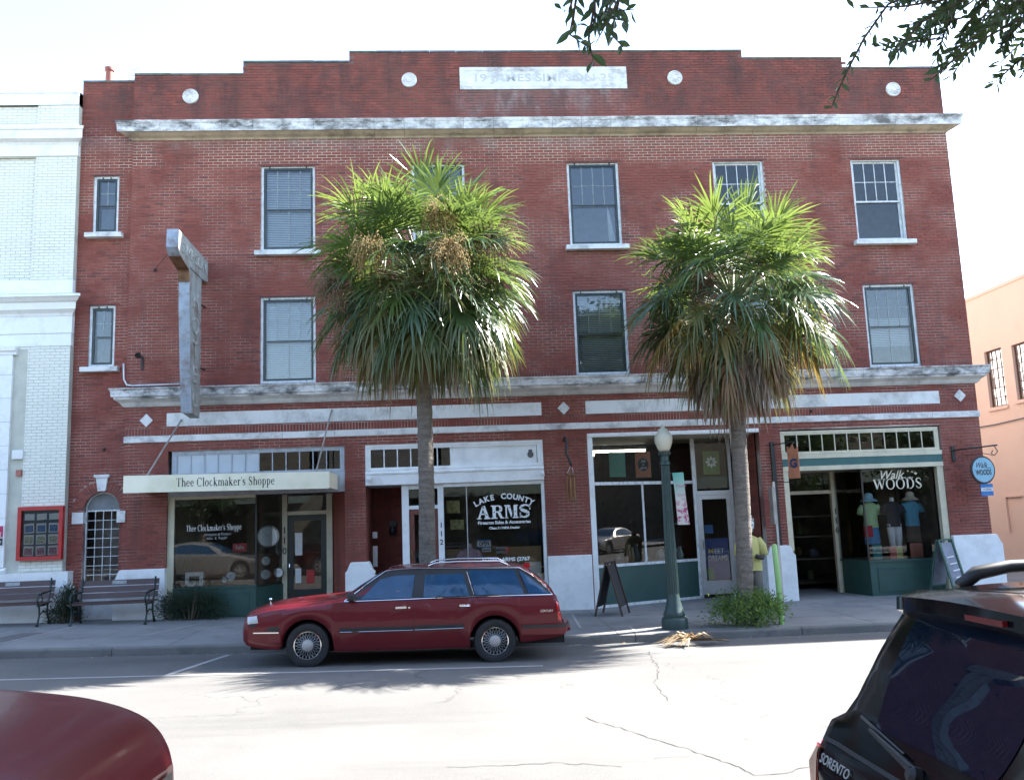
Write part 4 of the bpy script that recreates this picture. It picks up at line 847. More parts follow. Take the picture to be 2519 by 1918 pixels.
b = MB(); b.box(8.73, 9.03, 0.136, 0.14, 1.33, 1.51); op = b.build('open_sign', m_paper, None, label='blue and white OPEN sign in the arms shop window', cat='sign')
b = MB(); b.box(8.73, 9.03, 0.133, 0.1355, 1.475, 1.51); b.box(8.73, 9.03, 0.133, 0.1355, 1.33, 1.36); b.build('blue_border', m_bluetape, op); text('lettering', 'OPEN', m_letter_k, op, (8.88, 0.1345, 1.418), 0.12, bold=0.004, fit=0.22)
for x, z, w, h, mm, lb in ((8.93, 1.285, 0.2, 0.09, m_paper, 'small white and blue sticker under the OPEN sign'), (9.26, 1.27, 0.26, 0.15, M('grey_print', (0.3, 0.3, 0.3), 0.6), 'grey printed plate beside the OPEN sign')):
    b = MB(); b.box(x - w / 2, x + w / 2, 0.135, 0.139, z - h / 2, z + h / 2); o = b.build('sticker', mm, None, label=lb, cat='sticker')
    b = MB(); b.box(x - w * .4, x + w * .4, 0.1325, 0.1345, z - h * .1, z + h * .08); b.build('print', m_letter_k, o)
# things inside the arms shop
m_cardboard = M('cardboard', (0.36, 0.23, 0.12), 0.8, var=0.1)
b = MB(); b.box(8.05, 10.15, 0.35, 0.42, 0.58, 1.32); b.build('display_back_board', m_cardboard, s1)
b = MB(); b.box(9.78, 10.12, 0.25, 0.3, 0.6, 0.98); b.build('picture', m_paper, None, label='white framed picture standing in the right corner of the arms shop window', cat='picture')
for x, z, w, h in ((8.22, 2.25, 0.3, 0.28), (8.3, 1.85, 0.3, 0.22)):
    b = MB(); b.box(x - w / 2, x + w / 2, 0.6, 0.62, z - h / 2, z + h / 2); b.build('poster', M('yellowed_poster', (0.45, 0.40, 0.18), 0.7, var=0.4, scale=14), None, label='yellowed poster hung %s in the arms shop window' % ('higher' if z > 2 else 'lower'), cat='poster')

def body_loft(rings, n=16):
    """rings: (cx, cy, z, rx, ry)"""
    b = MB(); rows = []
    for cx_, cy_, z, rx, ry in rings: rows.append([(cx_ + rx * math.cos(2 * math.pi * j / n), cy_ + ry * math.sin(2 * math.pi * j / n), z) for j in range(n + 1)])
    b.grid(rows); b.poly(rows[0][:-1][::-1]); b.poly(rows[-1][:-1]); return b
def shirt_form(x, y, zb, label, col, sc_=1.0, neck=None, name='shirt_form'):
    t = thing(name, (x, y, zb), label, 'mannequin', 'clothes forms in shop windows'); c = sc_
    m = M('cloth_%02d%02d%02d' % tuple(int(v * 99) for v in col), col, 0.85, var=0.1, scale=9, bump=0.1)
    b = body_loft([(x, y, zb, 0.17 * c, 0.11 * c), (x, y, zb + 0.2 * c, 0.155 * c, 0.10 * c), (x, y, zb + 0.36 * c, 0.18 * c, 0.115 * c), (x, y, zb + 0.47 * c, 0.185 * c, 0.10 * c), (x, y, zb + 0.53 * c, 0.13 * c, 0.08 * c), (x, y, zb + 0.56 * c, 0.07 * c, 0.065 * c)]); b.build('shirt', m, t, smooth=True)
    for s in (-1, 1):
        b = MB(); b.tube([(x + s * 0.15 * c, y, zb + 0.48 * c), (x + s * 0.21 * c, y, zb + 0.40 * c), (x + s * 0.25 * c, y - 0.01, zb + 0.29 * c)], [0.065 * c, 0.07 * c, 0.06 * c], 10); b.build('sleeve', m, t, smooth=True)
    b = body_loft([(x, y, zb + 0.555 * c, 0.05 * c, 0.05 * c), (x, y, zb + 0.63 * c, 0.045 * c, 0.045 * c), (x, y, zb + 0.65 * c, 0.03 * c, 0.03 * c)]); b.build('neck', neck or m_paper, t, smooth=True)
    return t
shirt_form(8.56, 0.27, 0.78, 'pink polo shirt on a headless form in the arms shop window', (0.7, 0.47, 0.55))

# ---- shop 114, green bulkhead and raking window
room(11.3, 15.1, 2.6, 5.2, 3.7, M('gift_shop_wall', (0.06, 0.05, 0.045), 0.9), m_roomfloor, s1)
W0, W1 = (11.36, 0.06), (13.92, 1.25); D0, D1 = (13.98, 1.28), (14.78, 1.28)
def along(t): return (W0[0] + (W1[0] - W0[0]) * t, W0[1] + (W1[1] - W0[1]) * t)
b = MB(); b.box(11.243, 11.36, 0.0, 0.14, -0.12, 3.66); b.box(11.243, 15.148, -0.015, 0.1, 3.66, 3.748); b.build('shop_frame', m_whitepaint, s1)
b = MB()
k = 24
for i in range(k): b.box(11.26 + i * 0.162, 11.26 + i * 0.162 + 0.155, -0.03, -0.016, 3.68, 3.74)
b.build('dentil_trim', m_whitepaint, s1)
b = MB(); b.quad((11.36, 0.0, 3.66), (15.145, 0.0, 3.66), (15.145, 2.4, 3.66), (11.36, 2.4, 3.66)); b.build('porch_ceiling', m_cream, s1, fix=False)
b = MB(); vwall(b, W0, W1, -0.15, 0.80, 0.12); b.build('bulkhead', M('slate_green_panel', (0.03, 0.075, 0.068), 0.35, var=0.1, scale=2), s1)
b = MB(); vwall(b, (W0[0], W0[1] - 0.02), (W1[0], W1[1] - 0.02), -0.15, -0.0, 0.02); vwall(b, (W0[0], W0[1] - 0.02), (W1[0], W1[1] - 0.02), 0.80, 0.86, 0.1); vwall(b, (W0[0], W0[1] - 0.02), (W1[0], W1[1] - 0.02), 2.6, 2.67, 0.08)
p = along(0.465); post(b, p[0], p[1] + 0.01, 0.045, 0.86, 2.6); p = along(1.0); post(b, p[0], p[1] + 0.01, 0.055, 0.0, 3.66)
b.build('window_frame', m_whitewood, s1)
for a, c in ((0.01, 0.465), (0.465, 1.0)): vpane(along(a), along(c), 0.86, 2.6, s1, name='display_window')
vpane(along(0.01), along(1.0), 2.67, 3.66, s1, name='display_window')
b = MB(); post(b, 13.96, 1.29, 0.07, -0.15, 3.66); post(b, 14.82, 1.29, 0.07, -0.15, 3.66); b.box(13.995, 14.785, 1.26, 1.33, 2.32, 2.42); b.build('door_frame', m_alu, s1)
b = MB(); b.frame(14.0, 14.782, 0.02, 2.315, 0.095, 1.27, 1.31); b.box(14.095, 14.687, 1.272, 1.308, 0.115, 0.33); d3 = b.build('door', m_alu, s1)
vpane((14.095, 1.29), (14.687, 1.29), 0.33, 2.22, d3); vpane((13.995, 1.29), (14.785, 1.29), 2.42, 3.66, s1, name='fanlight')
b = MB(); b.tube([(14.05, 1.26, 1.05), (14.05, 1.2, 1.08), (14.05, 1.2, 1.25), (14.05, 1.26, 1.28)], 0.012, 6); b.build('handle', m_chrome, d3)
b = MB(); b.box(14.12, 14.67, 1.312, 1.316, 0.36, 1.3); pst = b.build('poster', M('blue_poster', (0.02, 0.06, 0.30), 0.5, var=0.15, scale=5), None, label='blue poster in the lower glass of the aluminium door', cat='poster')
text('lettering', 'M', M('yellow_print', (0.6, 0.42, 0.06), 0.5), pst, (14.245, 1.308, 1.0), 0.16, bold=0.005, fit=0.12); text('lettering', 'EET', m_letter_w, pst, (14.44, 1.308, 1.0), 0.16, bold=0.003, fit=0.23); text('lettering', 'DREAMS', m_letter_w, pst, (14.4, 1.308, 0.84), 0.17, bold=0.003, fit=0.46)
b = MB(); b.box(14.12, 14.28, 1.308, 1.311, 0.36, 0.62); b.build('green_corner', M('green_print', (0.05, 0.25, 0.05), 0.5), pst)
b = MB(); b.box(14.13, 14.33, 1.312, 1.316, 1.42, 1.62); b.build('notice', m_bluetape, None, label='small light blue notice on the aluminium door glass', cat='notice')
b = MB(); vwall(b, (14.86, 1.3), (15.146, 0.9), -0.15, 3.66, 0.03); b.build('black_panel', m_black, s1)
b = MB(); vwall(b, (15.12, 0.26), (15.145, 0.9), -0.15, 3.66, 0.01); b.build('recess_wall', m_brick, s1)
b = MB(); b.box(14.93, 15.02, 1.05, 1.06, 1.6, 2.03); npl = b.build('number_plate', m_paper, s1)
for i, ch in enumerate('114'): text('house_number', ch, m_letter_k, npl, (14.975, 1.047, 1.95 - i * 0.135), 0.13, bold=0.003)
def poster(t, z, w, h, col, label, back=0.05):
    p = along(t); d = Vector((W1[0] - W0[0], W1[1] - W0[1], 0)).normalized(); n = Vector((-d.y, d.x, 0)); o = Vector((p[0], p[1], z)) + n * back
    P = [o - d * w / 2 + Vector((0, 0, -h / 2)), o + d * w / 2 + Vector((0, 0, -h / 2)), o + d * w / 2 + Vector((0, 0, h / 2)), o - d * w / 2 + Vector((0, 0, h / 2))]
    b = MB(); b.add(P + [q + n * 0.004 for q in P], [(0, 1, 2, 3), (7, 6, 5, 4), (0, 4, 5, 1), (1, 5, 6, 2), (2, 6, 7, 3), (3, 7, 4, 0)])
    return b.build('hanging_poster', M('poster_%02d%02d%02d' % tuple(int(v * 99) for v in col), col, 0.7, var=0.1, scale=5), None, label=label, cat='poster'), o, d, n
po, o_, d_, n_ = poster(0.245, 3.06, 0.44, 0.56, (0.18, 0.42, 0.34), 'teal cloth poster hung in the upper glass of the green bulkhead shop')
po, o_, d_, n_ = poster(0.50, 3.06, 0.44, 0.6, (0.50, 0.20, 0.11), 'orange cloth poster with a dark round badge hung in the upper glass')
ang = math.degrees(math.atan2(d_.y, d_.x)); b = MB(); mt = Matrix.Translation(o_ - n_ * 0.002) @ Matrix.Rotation(math.radians(ang), 4, 'Z') @ Matrix.Rotation(rad(90), 4, 'X'); b.lathe([(0.15, 0), (0.15, 0.002), (0, 0.002)], 24, mt); b.build('badge', m_letter_k, po)
for i, wd in enumerate(('Life', 'is', 'good')): text('lettering', wd, m_letter_w, po, o_ - n_ * 0.006 + Vector((0, 0, 0.075 - i * 0.075)), 0.085, rot=(90, 0, ang), shear=0.3)
b = MB(); b.box(14.2, 14.6, 1.32, 1.325, 2.8, 3.36); pg = b.build('hanging_poster', M('green_poster', (0.12, 0.22, 0.06), 0.7), None, label='green cloth poster with a pale daisy above the aluminium door', cat='poster')
b = MB()
for k in range(8):
    a = 2 * math.pi * k / 8; c, s_ = math.cos(a), math.sin(a); b.poly([(14.4 + 0.03 * c, 1.317, 3.1 + 0.03 * s_), (14.4 + 0.09 * c - 0.035 * s_, 1.317, 3.1 + 0.09 * s_ + 0.035 * c), (14.4 + 0.15 * c, 1.317, 3.1 + 0.15 * s_), (14.4 + 0.09 * c + 0.035 * s_, 1.317, 3.1 + 0.09 * s_ - 0.035 * c)])
b.build('petal_print', m_letter_w, pg)
for x, y, L, lb in ((12.5, 3.2, 1.5, 'long lit fluorescent tube on the ceiling of the green bulkhead shop'), (11.75, 4.4, 0.7, 'short lit fluorescent tube deeper inside the green bulkhead shop')):
    t = thing('ceiling_light', (x, y, 3.55), lb, 'light', 'lit ceiling lights'); b = MB(); b.box(x - L / 2, x + L / 2, y - 0.09, y + 0.09, 3.6, 3.68); b.build('housing', m_paper, t)
    b = MB(); b.tube([(x - L / 2 + 0.02, y, 3.565), (x + L / 2 - 0.02, y, 3.565)], 0.03, 8); b.build('tube', emat('fluorescent', (1.0, 0.95, 0.75), 1.2), t)
for i, (x, y, z) in enumerate(((11.75, 2.6, 2.25), (12.0, 2.8, 2.2), (12.55, 2.7, 2.22), (12.75, 2.5, 2.3))):
    t = thing('spot_lamp', (x, y, z), ('leftmost', 'second', 'third', 'rightmost')[i] + ' of the small lit spot lamps inside the green bulkhead shop', 'lamp', 'lit spot lamps')
    b = MB(); b.lathe([(0.02, 0.08), (0.045, 0.0), (0.045, -0.03)], 10, Matrix.Translation((x, y, z))); b.build('shade', m_black, t, smooth=40)
    b = MB(); b.lathe([(0.0, -0.03), (0.03, -0.02), (0.035, 0.0), (0.0, 0.03)], 10, Matrix.Translation((x, y, z))); b.build('bulb', emat('warm_bulb', (1.0, 0.8, 0.5), 3.0), t)
    b = MB(); b.tube([(x, y, z + 0.08), (x, y, 3.7)], 0.006, 5); b.build('rod', m_black, t)
# shelves of goods in the gift shop
for i in range(14):
    x = random.uniform(12.0, 13.7); tt = (x - 11.36) / 2.56; y = 0.06 + 1.19 * tt + random.uniform(0.3, 0.7); h = random.uniform(0.12, 0.4); w = random.uniform(0.05, 0.12)
    col = random.choice([(0.3, 0.2, 0.12), (0.45, 0.42, 0.38), (0.08, 0.09, 0.1), (0.2, 0.26, 0.24)]); b = MB()
    b.lathe([(w * 0.7, 0), (w, h * 0.3), (w * 0.5, h * 0.8), (w * 0.55, h)], 8, Matrix.Translation((x, y, 0.86))); b.build('gift_jar', M('jar_%02d' % int(col[0] * 99), col, 0.4), None, smooth=40, label='small gift jar on the window ledge of the green bulkhead shop', cat='jar', group='gift jars on the ledge')
b = MB(); vwall(b, (W0[0] + .02, W0[1] + 0.13), (W1[0] - .05, W1[1] + 0.1), 0.78, 0.855, 0.9); b.build('display_ledge', M('ledge_wood', (0.2, 0.13, 0.08), 0.6), s1)

# ---- shop 116, cream front
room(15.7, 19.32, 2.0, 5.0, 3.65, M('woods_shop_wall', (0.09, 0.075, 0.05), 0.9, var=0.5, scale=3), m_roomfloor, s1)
transom(15.74, 19.24, 3.19, 3.57, 0.05, 12, m_cream, s1)
b = MB(); b.box(15.643, 19.367, 0.0, 0.12, 3.03, 3.125); b.box(15.643, 19.367, 0.0, 0.12, 2.76, 2.86); b.box(19.22, 19.367, 0.03, 0.16, -0.12, 2.759); b.box(15.643, 15.76, 0.02, 0.14, 1.0, 2.759); b.build('shop_frame', m_cream, s1)
b = MB(); b.box(15.645, 19.365, 0.012, 0.11, 2.862, 3.028); b.build('teal_fascia', m_teal, s1)
b = MB(); b.quad((15.645, 0.1, 2.76), (19.22, 0.1, 2.76), (19.22, 1.8, 2.76), (15.645, 1.8, 2.76)); b.build('porch_ceiling', m_cream, s1, fix=False)
E0, E1, E2, E3 = (17.30, 1.25), (17.52, 0.2), (17.52, 0.2), (19.22, 0.2)
b = MB(); post(b, 17.28, 1.26, 0.12, -0.15, 2.76); b.box(16.13, 17.22, 1.22, 1.3, 2.25, 2.33); post(b, 16.08, 1.26, 0.1, -0.15, 2.76); b.build('door_frame', m_cream, s1)
b = MB(); b.box(17.5, 17.535, 0.18, 0.215, 0.72, 2.76); b.build('corner_mullion', M('bronze_mullion', (0.05, 0.045, 0.04), 0.4, metal=0.5), s1)
vpane((17.3, 1.2), (17.51, 0.2), 0.72, 2.76, s1, name='display_window'); vpane((17.53, 0.2), (19.22, 0.2), 0.72, 2.76, s1, name='display_window'); vpane((16.13, 1.26), (17.22, 1.26), 2.33, 2.76, s1, name='fanlight')
b = MB(); vwall(b, (17.31, 1.15), (17.51, 0.16), -0.15, 0.67, 0.05); vwall(b, (17.52, 0.16), (19.36, 0.16), -0.15, 0.67, 0.2); b.build('bulkhead', m_green, s1)
b = MB(); vwall(b, (17.5, 0.13), (19.36, 0.13), 0.672, 0.715, 0.2); vwall(b, (17.27, 1.15), (17.49, 0.13), 0.672, 0.715, 0.1); b.build('window_ledge', m_green, s1)
b = MB(); b.frame(17.68, 19.2, 0.02, 0.55, 0.03, 0.147, 0.159); b.build('bulkhead_moulding', m_green, s1)
b = MB(); vwall(b, (15.66, 0.14), (16.05, 1.25), -0.15, 2.76, 0.02); b.build('recess_wall', m_brick, s1)
b = MB(); dd = [(16.14, 1.32), (16.35, 2.2)]; vwall(b, dd[0], dd[1], 0.02, 0.5, 0.04); vwall(b, dd[0], dd[1], 2.1, 2.24, 0.04); vwall(b, dd[0], (16.165, 1.42), 0.5, 2.1, 0.04); vwall(b, (16.325, 2.1), dd[1], 0.5, 2.1, 0.04); d4 = b.build('open_door', m_dkgreen, s1); vpane((16.165, 1.42), (16.325, 2.1), 0.5, 2.1, d4)
for dx in (0.0, 0.07):
    b = MB(); b.tube([(16.38 + dx, 1.75, 0.75), (16.34 + dx, 1.7, 0.8), (16.34 + dx, 1.7, 1.55), (16.38 + dx, 1.75, 1.6)], 0.012, 6); b.build('pull_handle', M('brass', (0.5, 0.33, 0.1), 0.3, metal=1), d4)
vnum('116', 17.28, 1.192, 1.82, 0.19, m_letter_k, s1)
text('window_lettering', 'Walk', m_letter_c, s1, (18.2, 0.194, 2.6), 0.27, shear=0.4, fit=0.56, bold=0.004); text('window_lettering', 'in the', m_letter_c, s1, (18.6, 0.194, 2.53), 0.08, shear=0.4, fit=0.24)
serif_text('window_lettering', 'WOODS', m_letter_c, s1, 17.78, 18.94, 2.285, 0.23, 0.193, bold=1.35)
b = MB()
for x, z, r_ in ((18.62, 2.68, 0.03), (18.72, 2.66, 0.03), (18.8, 2.62, 0.045)): b.poly([(x - r_, 0.193, z), (x, 0.193, z - r_ * .7), (x + r_, 0.193, z), (x, 0.193, z + r_ * .7)])
b.build('leaf_print', m_letter_c, s1, fix=False)
def mannequin(x, y, zb, label, top, bottom, hat=None, trousers=False):
    t = shirt_form(x, y, zb + 0.72, label, top, 1.05, name='mannequin'); m = M('cloth_%02d%02d%02d' % tuple(int(v * 99) for v in bottom), bottom, 0.85, var=0.1, scale=9)
    if trousers:
        for s in (-1, 1):
            b = MB(); b.tube([(x + s * 0.08, y, zb + 0.78), (x + s * 0.085, y - 0.01, zb + 0.45), (x + s * 0.05, y, zb + 0.02)], [0.095, 0.075, 0.045], 10); b.build('trouser_leg', m, t, smooth=True)
    else:
        b = body_loft([(x, y, zb + 0.34, 0.19, 0.12), (x, y, zb + 0.6, 0.18, 0.115), (x, y, zb + 0.74, 0.165, 0.105)]); b.build('skirt', m, t, smooth=True)
    b = MB(); b.tube([(x, y, zb), (x, y, zb + 0.4)], 0.02, 8); b.lathe([(0.12, 0), (0.12, 0.015), (0, 0.02)], 14, Matrix.Translation((x, y, zb))); b.build('stand', m_chrome, t)
    if hat:
        z = zb + 1.38; b = MB(); b.lathe([(0.21, -0.06), (0.15, -0.005), (0.1, 0.02), (0.095, 0.1), (0.06, 0.14), (0.0, 0.15)], 18, Matrix.Translation((x, y, z)), 0); b.build('hat', M('hat_%02d' % int(hat[0] * 99), hat, 0.8), t, smooth=50)
b = MB(); b.box(17.55, 19.2, 0.42, 1.9, 0.66, 0.70); b.build('display_platform', M('ledge_wood', (0.2, 0.13, 0.08), 0.6), s1)
mannequin(18.0, 0.95, 0.70, 'mannequin in a pale green top, blue shorts and light blue sun hat', (0.45, 0.62, 0.34), (0.09, 0.26, 0.5), (0.35, 0.62, 0.8))
mannequin(18.5, 0.85, 0.70, 'mannequin in a dark navy top and white trousers, no hat', (0.02, 0.025, 0.04), (0.75, 0.75, 0.8), None, True)
mannequin(19.0, 0.95, 0.70, 'mannequin in a blue top and brown skirt with a straw coloured hat', (0.12, 0.40, 0.58), (0.13, 0.09, 0.075), (0.68, 0.62, 0.5))
for x, z, w, h, col, lb in ((17.62, 1.35, 0.2, 0.26, (0.5, 0.02, 0.04), 'red paper sign low in the cream shop window'), (17.78, 0.9, 0.2, 0.3, (0.03, 0.25, 0.27), 'teal book leaning in the cream shop window'), (18.15, 0.86, 0.16, 0.26, (0.55, 0.12, 0.1), 'red and white card standing in the cream shop window'), (18.3, 0.85, 0.14, 0.25, (0.45, 0.45, 0.15), 'yellow card standing in the cream shop window'), (18.7, 0.9, 0.3, 0.3, (0.5, 0.18, 0.12), 'orange tote bag standing in the cream shop window')):
    b = MB(); b.box(x - w / 2, x + w / 2, 0.3, 0.34, z - h / 2 if z > 1 else 0.72, z + h / 2); b.build('window_card', M('card_%02d%02d' % (int(col[0] * 99), int(col[1] * 99)), col, 0.6), None, label=lb, cat='card')
# goods inside the open doorway
for i in range(14):
    x = random.uniform(16.5, 17.6); y = random.uniform(2.6, 4.6); z = random.choice([0.1, 0.7, 1.25, 1.75]); w = random.uniform(0.08, 0.2); h = random.uniform(0.12, 0.34)
    col = random.choice([(0.16, 0.11, 0.06), (0.1, 0.12, 0.06), (0.2, 0.17, 0.12), (0.07, 0.08, 0.1)]); b = MB(); b.lathe([(w * .9, 0), (w, h * .5), (w * .6, h), (0, h)], 8, Matrix.Translation((x, y, z)))
    b.build('hat', M('goods_%02d' % int(col[0] * 99), col, 0.9), None, smooth=50, label='hat on the dim shelves inside the open shop door', cat='hat', group='hats on shelves inside the open door')
b = MB()
for z in (0.68, 1.23, 1.73): b.box(16.4, 17.8, 2.4, 4.8, z - 0.03, z)
b.build('shelf', m_roomfloor, s1)

# small fittings on the brick front
b = MB(); b.tube([(1.13, -0.03, 5.6), (1.15, -0.04, 5.25), (1.22, -0.05, 5.12), (1.35, -0.06, 5.1), (2.6, -0.06, 5.11)], 0.018, 8); b.build('conduit', M('white_pvc', (0.62, 0.63, 0.64), 0.4), hotel, smooth=True)
b = MB(); b.box(1.5, 1.54, -0.03, 0.0, 5.45, 5.75); b.tube([(1.52, -0.02, 5.72), (1.52, -0.2, 5.76)], 0.012, 6); b.lathe([(0.03, 0), (0.07, 0.1), (0.0, 0.1)], 10, Matrix.Translation((1.52, -0.2, 5.78)) @ Matrix.Rotation(rad(130), 4, 'X')); b.build('floodlight', m_black, hotel)
for x, z in ((1.75, 7.7), (10.05, 7.62), (16.4, 4.1), (0.72, 3.75)):
    b = MB(); b.lathe([(0.035, 0), (0.03, 0.05), (0, 0.06)], 8, Matrix.Translation((x, 0.0 if x > 1 else BAY, z)) @ Matrix.Rotation(rad(90), 4, 'X')); b.build('anchor_plate', m_black, hotel)
b = MB(); b.tube([(0.26, 0.9, 12.2), (0.26, 0.9, 12.95)], 0.085, 10); b.lathe([(0.11, 0), (0.11, 0.07), (0.085, 0.07)], 12, Matrix.Translation((0.26, 0.9, 12.93))); vp = b.build('vent_pipe', M('rust_red_pipe', (0.25, 0.08, 0.06), 0.7), None, smooth=40, label='rusty red vent pipe standing on the roof corner', cat='pipe')
t = thing('roof_antenna', (0.75, 1.2, 12.2), 'thin metal aerial on the roof beside the vent pipe', 'antenna'); b = MB(); b.tube([(0.75, 1.2, 11.4), (0.75, 1.2, 13.15)], 0.012, 6); b.build('mast', m_alu, t)
for z, w in ((13.1, 0.12), (12.95, 0.2), (12.85, 0.16)):
    b = MB(); b.tube([(0.75 - w, 1.2, z), (0.75 + w, 1.2 - 0.05, z + 0.03)], 0.008, 5); b.build('crossbar', m_alu, t)
# ------------------------------------------------------------------ white painted neighbour
wb = thing('white_building', (-4, 0, 0), 'white painted brick building with stacked cornices left of the red block', 'building')
YW = -0.06
wholes = [(-6.5, -0.9, 11.12, 11.59), (-6.5, -0.9, 7.5, 10.34)]
b = wall_sheet(-14, 0.0, -0.5, 11.9, YW + 0.006, wholes, reveal=0.06); b.quad((-14, YW + 0.066, 7), (-0.9, YW + 0.066, 7), (-0.9, YW + 0.066, 11.7), (-14, YW + 0.066, 11.7)); b.quad((0, YW + .006, -0.5), (0, YW + .006, 11.9), (0, 0.3, 11.9), (0, 0.3, -0.5)); b.build('wall', m_wmortar, wb)
b = MB(); b.box(-14, -0.01, 0.2, 14, -0.5, 11.5); b.build('masonry_body', m_wbrick, wb)
wbr = lay_bricks(-6.5, 0, 11.12, 11.59, YW, wholes) + lay_bricks(-6.5, -0.9, 11.12, 11.59, YW + 0.06, []) + lay_bricks(-6.5, 0.0, 7.5, 10.37, YW, wholes) + lay_bricks(-6.5, -0.9, 7.5, 10.34, YW + 0.06, [])
wbr += lay_bricks(-1.17, 0.0, 1.2, 6.02, YW, [(-1.17, -0.89, 0, 5.95)]) + lay_bricks(-1.17, -0.89, 1.2, 5.95, YW + 0.045, [])
brick_parts(wbr, m_wbrick, wb, 300, jit=0.002)
m_wpl = M('white_neighbour_trim', (0.82, 0.825, 0.80), 0.6, var=0.06, scale=2, bump=0.06, dirt=(0.42, 0.42, 0.38), dirt_amt=0.45, dirt_scale=2)
def wtrim(name, prof, x1=0.0, ret=True, mat=None):
    bb = MB(); n = len(prof); A = [(-14, YW + p[0], p[1]) for p in prof]; Cc = [(x1 + (-p[0] if ret else 0), YW + p[0], p[1]) for p in prof]
    bb.add(A + Cc, [tuple(reversed(range(n, 2 * n)))] + [(j, (j + 1) % n, (j + 1) % n + n, j + n) for j in range(n)]); bb.build(name, mat or m_wpl, wb)
wtrim('top_cap', [(0.3, 11.59), (-0.015, 11.59), (-0.015, 11.86), (-0.04, 11.87), (-0.04, 11.93), (0.3, 11.93)], ret=False)
wtrim('upper_cornice', [(0.1, 10.62), (-0.02, 10.62), (-0.05, 10.68), (-0.14, 10.72), (-0.16, 10.73), (-0.16, 10.92), (-0.19, 10.94), (-0.2, 11.0), (-0.03, 11.06), (-0.03, 11.12), (0.1, 11.12)])
wtrim('upper_frieze', [(0.1, 10.37), (-0.02, 10.37), (-0.02, 10.62), (0.1, 10.62)], 0.02, False)
wtrim('sill_band', [(0.1, 7.2), (-0.02, 7.2), (-0.02, 7.5), (0.1, 7.5)], 0.01, False)
wtrim('main_cornice', [(0.1, 6.68), (-0.03, 6.68), (-0.05, 6.74), (-0.12, 6.80), (-0.14, 6.81), (-0.15, 6.96), (-0.2, 6.98), (-0.26, 7.04), (-0.3, 7.06), (-0.3, 7.1), (-0.24, 7.13), (0.1, 7.2)])
wtrim('main_frieze', [(0.1, 6.30), (-0.02, 6.30), (-0.02, 6.679), (0.1, 6.679)], 0.025, False); wtrim('lower_frieze', [(0.1, 6.02), (-0.012, 6.02), (-0.012, 6.29), (0.1, 6.29)], 0.015, False)
for i in range(9):
    b = MB(); z = 1.32 + i * 0.51; b.box(-2.6, -1.175, YW - 0.06 + random.uniform(-0.002, 0.002), YW + 0.05, z + 0.003, min(z + 0.507, 5.83)); b.build('pier_block', m_wpl, wb)
b = MB(); b.prismx([(YW + 0.05, 5.835), (YW - 0.07, 5.835), (YW - 0.08, 5.9), (YW - 0.12, 5.92), (YW - 0.13, 6.015), (YW + 0.05, 6.015)], -2.7, -1.1); b.build('pier_capital', m_wpl, wb)
b = MB(); b.box(-14, 0.2, YW - 0.14, YW + 0.3, -0.4, 0.88); b.box(-14, 0.16, YW - 0.1, YW + 0.3, 0.882, 1.19); b.build('plinth', m_wpl, wb)
b = MB(); b.prismx([(YW, 1.195), (YW - 0.1, 1.195), (YW - 0.11, 1.26), (YW - 0.07, 1.31), (YW, 1.31)], -2.65, -1.12); b.build('pier_base', m_wpl, wb)
b = MB(); b.box(-1.1, -0.885, YW - 0.06, YW + 0.04, 3.58, 3.77)
for k in range(5): b.box(-1.08, -0.905, YW - 0.066, YW - 0.061, 3.61 + k * 0.028, 3.622 + k * 0.028)
b.build('vent_box', m_wpl, wb)
b = MB(); b.box(-1.01, -0.9, YW - 0.05, YW + 0.04, 3.22, 3.35); b.build('alarm_box', M('faded_red_box', (0.33, 0.12, 0.09), 0.6), wb)
nb = thing('notice_board', (-0.45, YW, 1.5), 'red framed glazed notice board full of leaflets on the white wall', 'notice board')
b = MB(); b.frame(-0.9, 0.02, 1.45, 2.56, 0.075, YW - 0.12, YW - 0.004); b.build('frame', m_redpaint, nb)
b = MB(); b.box(-0.825, -0.055, YW - 0.03, YW - 0.004, 1.525, 2.485); b.build('back_board', M('grey_felt', (0.12, 0.13, 0.15), 0.9), nb)
for i in range(3):
    for j in range(4):
        x = -0.69 + i * 0.25; z = 1.64 + j * 0.235; h = 0.2 if j < 3 else 0.13; b = MB(); a = random.uniform(-0.06, 0.06); P = [(dx * math.cos(a) - dz * math.sin(a) + x, dx * math.sin(a) + dz * math.cos(a) + z) for dx, dz in ((-.1, -h / 2), (.1, -h / 2), (.1, h / 2), (-.1, h / 2))]; b.prismy(P, YW - 0.036, YW - 0.032)
        lf = b.build('leaflet', m_paper, nb)
        if j < 3:
            b = MB(); P = [(x + (px - x) * 0.8, z + (pz - z) * 0.7 - 0.01) for px, pz in P]; b.prismy(P, YW - 0.0385, YW - 0.0365); b.build('photo_print', M('leaflet_print_%d' % (j % 3), [(0.4, 0.2, 0.24), (0.45, 0.42, 0.3), (0.12, 0.2, 0.36)][j % 3], 0.6, var=0.7, scale=30), lf)
b = MB(); b.quad((-0.825, YW - 0.1, 1.525), (-0.055, YW - 0.1, 1.525), (-0.055, YW - 0.1, 2.485), (-0.825, YW - 0.1, 2.485)); b.build('glass', m_shopglass, nb, fix=False)
t = thing('wall_sign', (-1.4, YW, 1.9), 'white wall sign with a red block cut off by the left edge', 'sign'); b = MB(); b.box(-1.85, -1.18, YW - 0.075, YW - 0.062, 1.76, 2.2); b.build('board', m_paper, t)
b = MB(); b.box(-1.83, -1.2, YW - 0.079, YW - 0.0755, 1.95, 2.18); b.build('red_block', M('crimson_print', (0.45, 0.02, 0.09), 0.5), t); b = MB(); b.box(-1.83, -1.2, YW - 0.079, YW - 0.0755, 1.78, 1.93); b.build('black_block', m_letter_k, t)
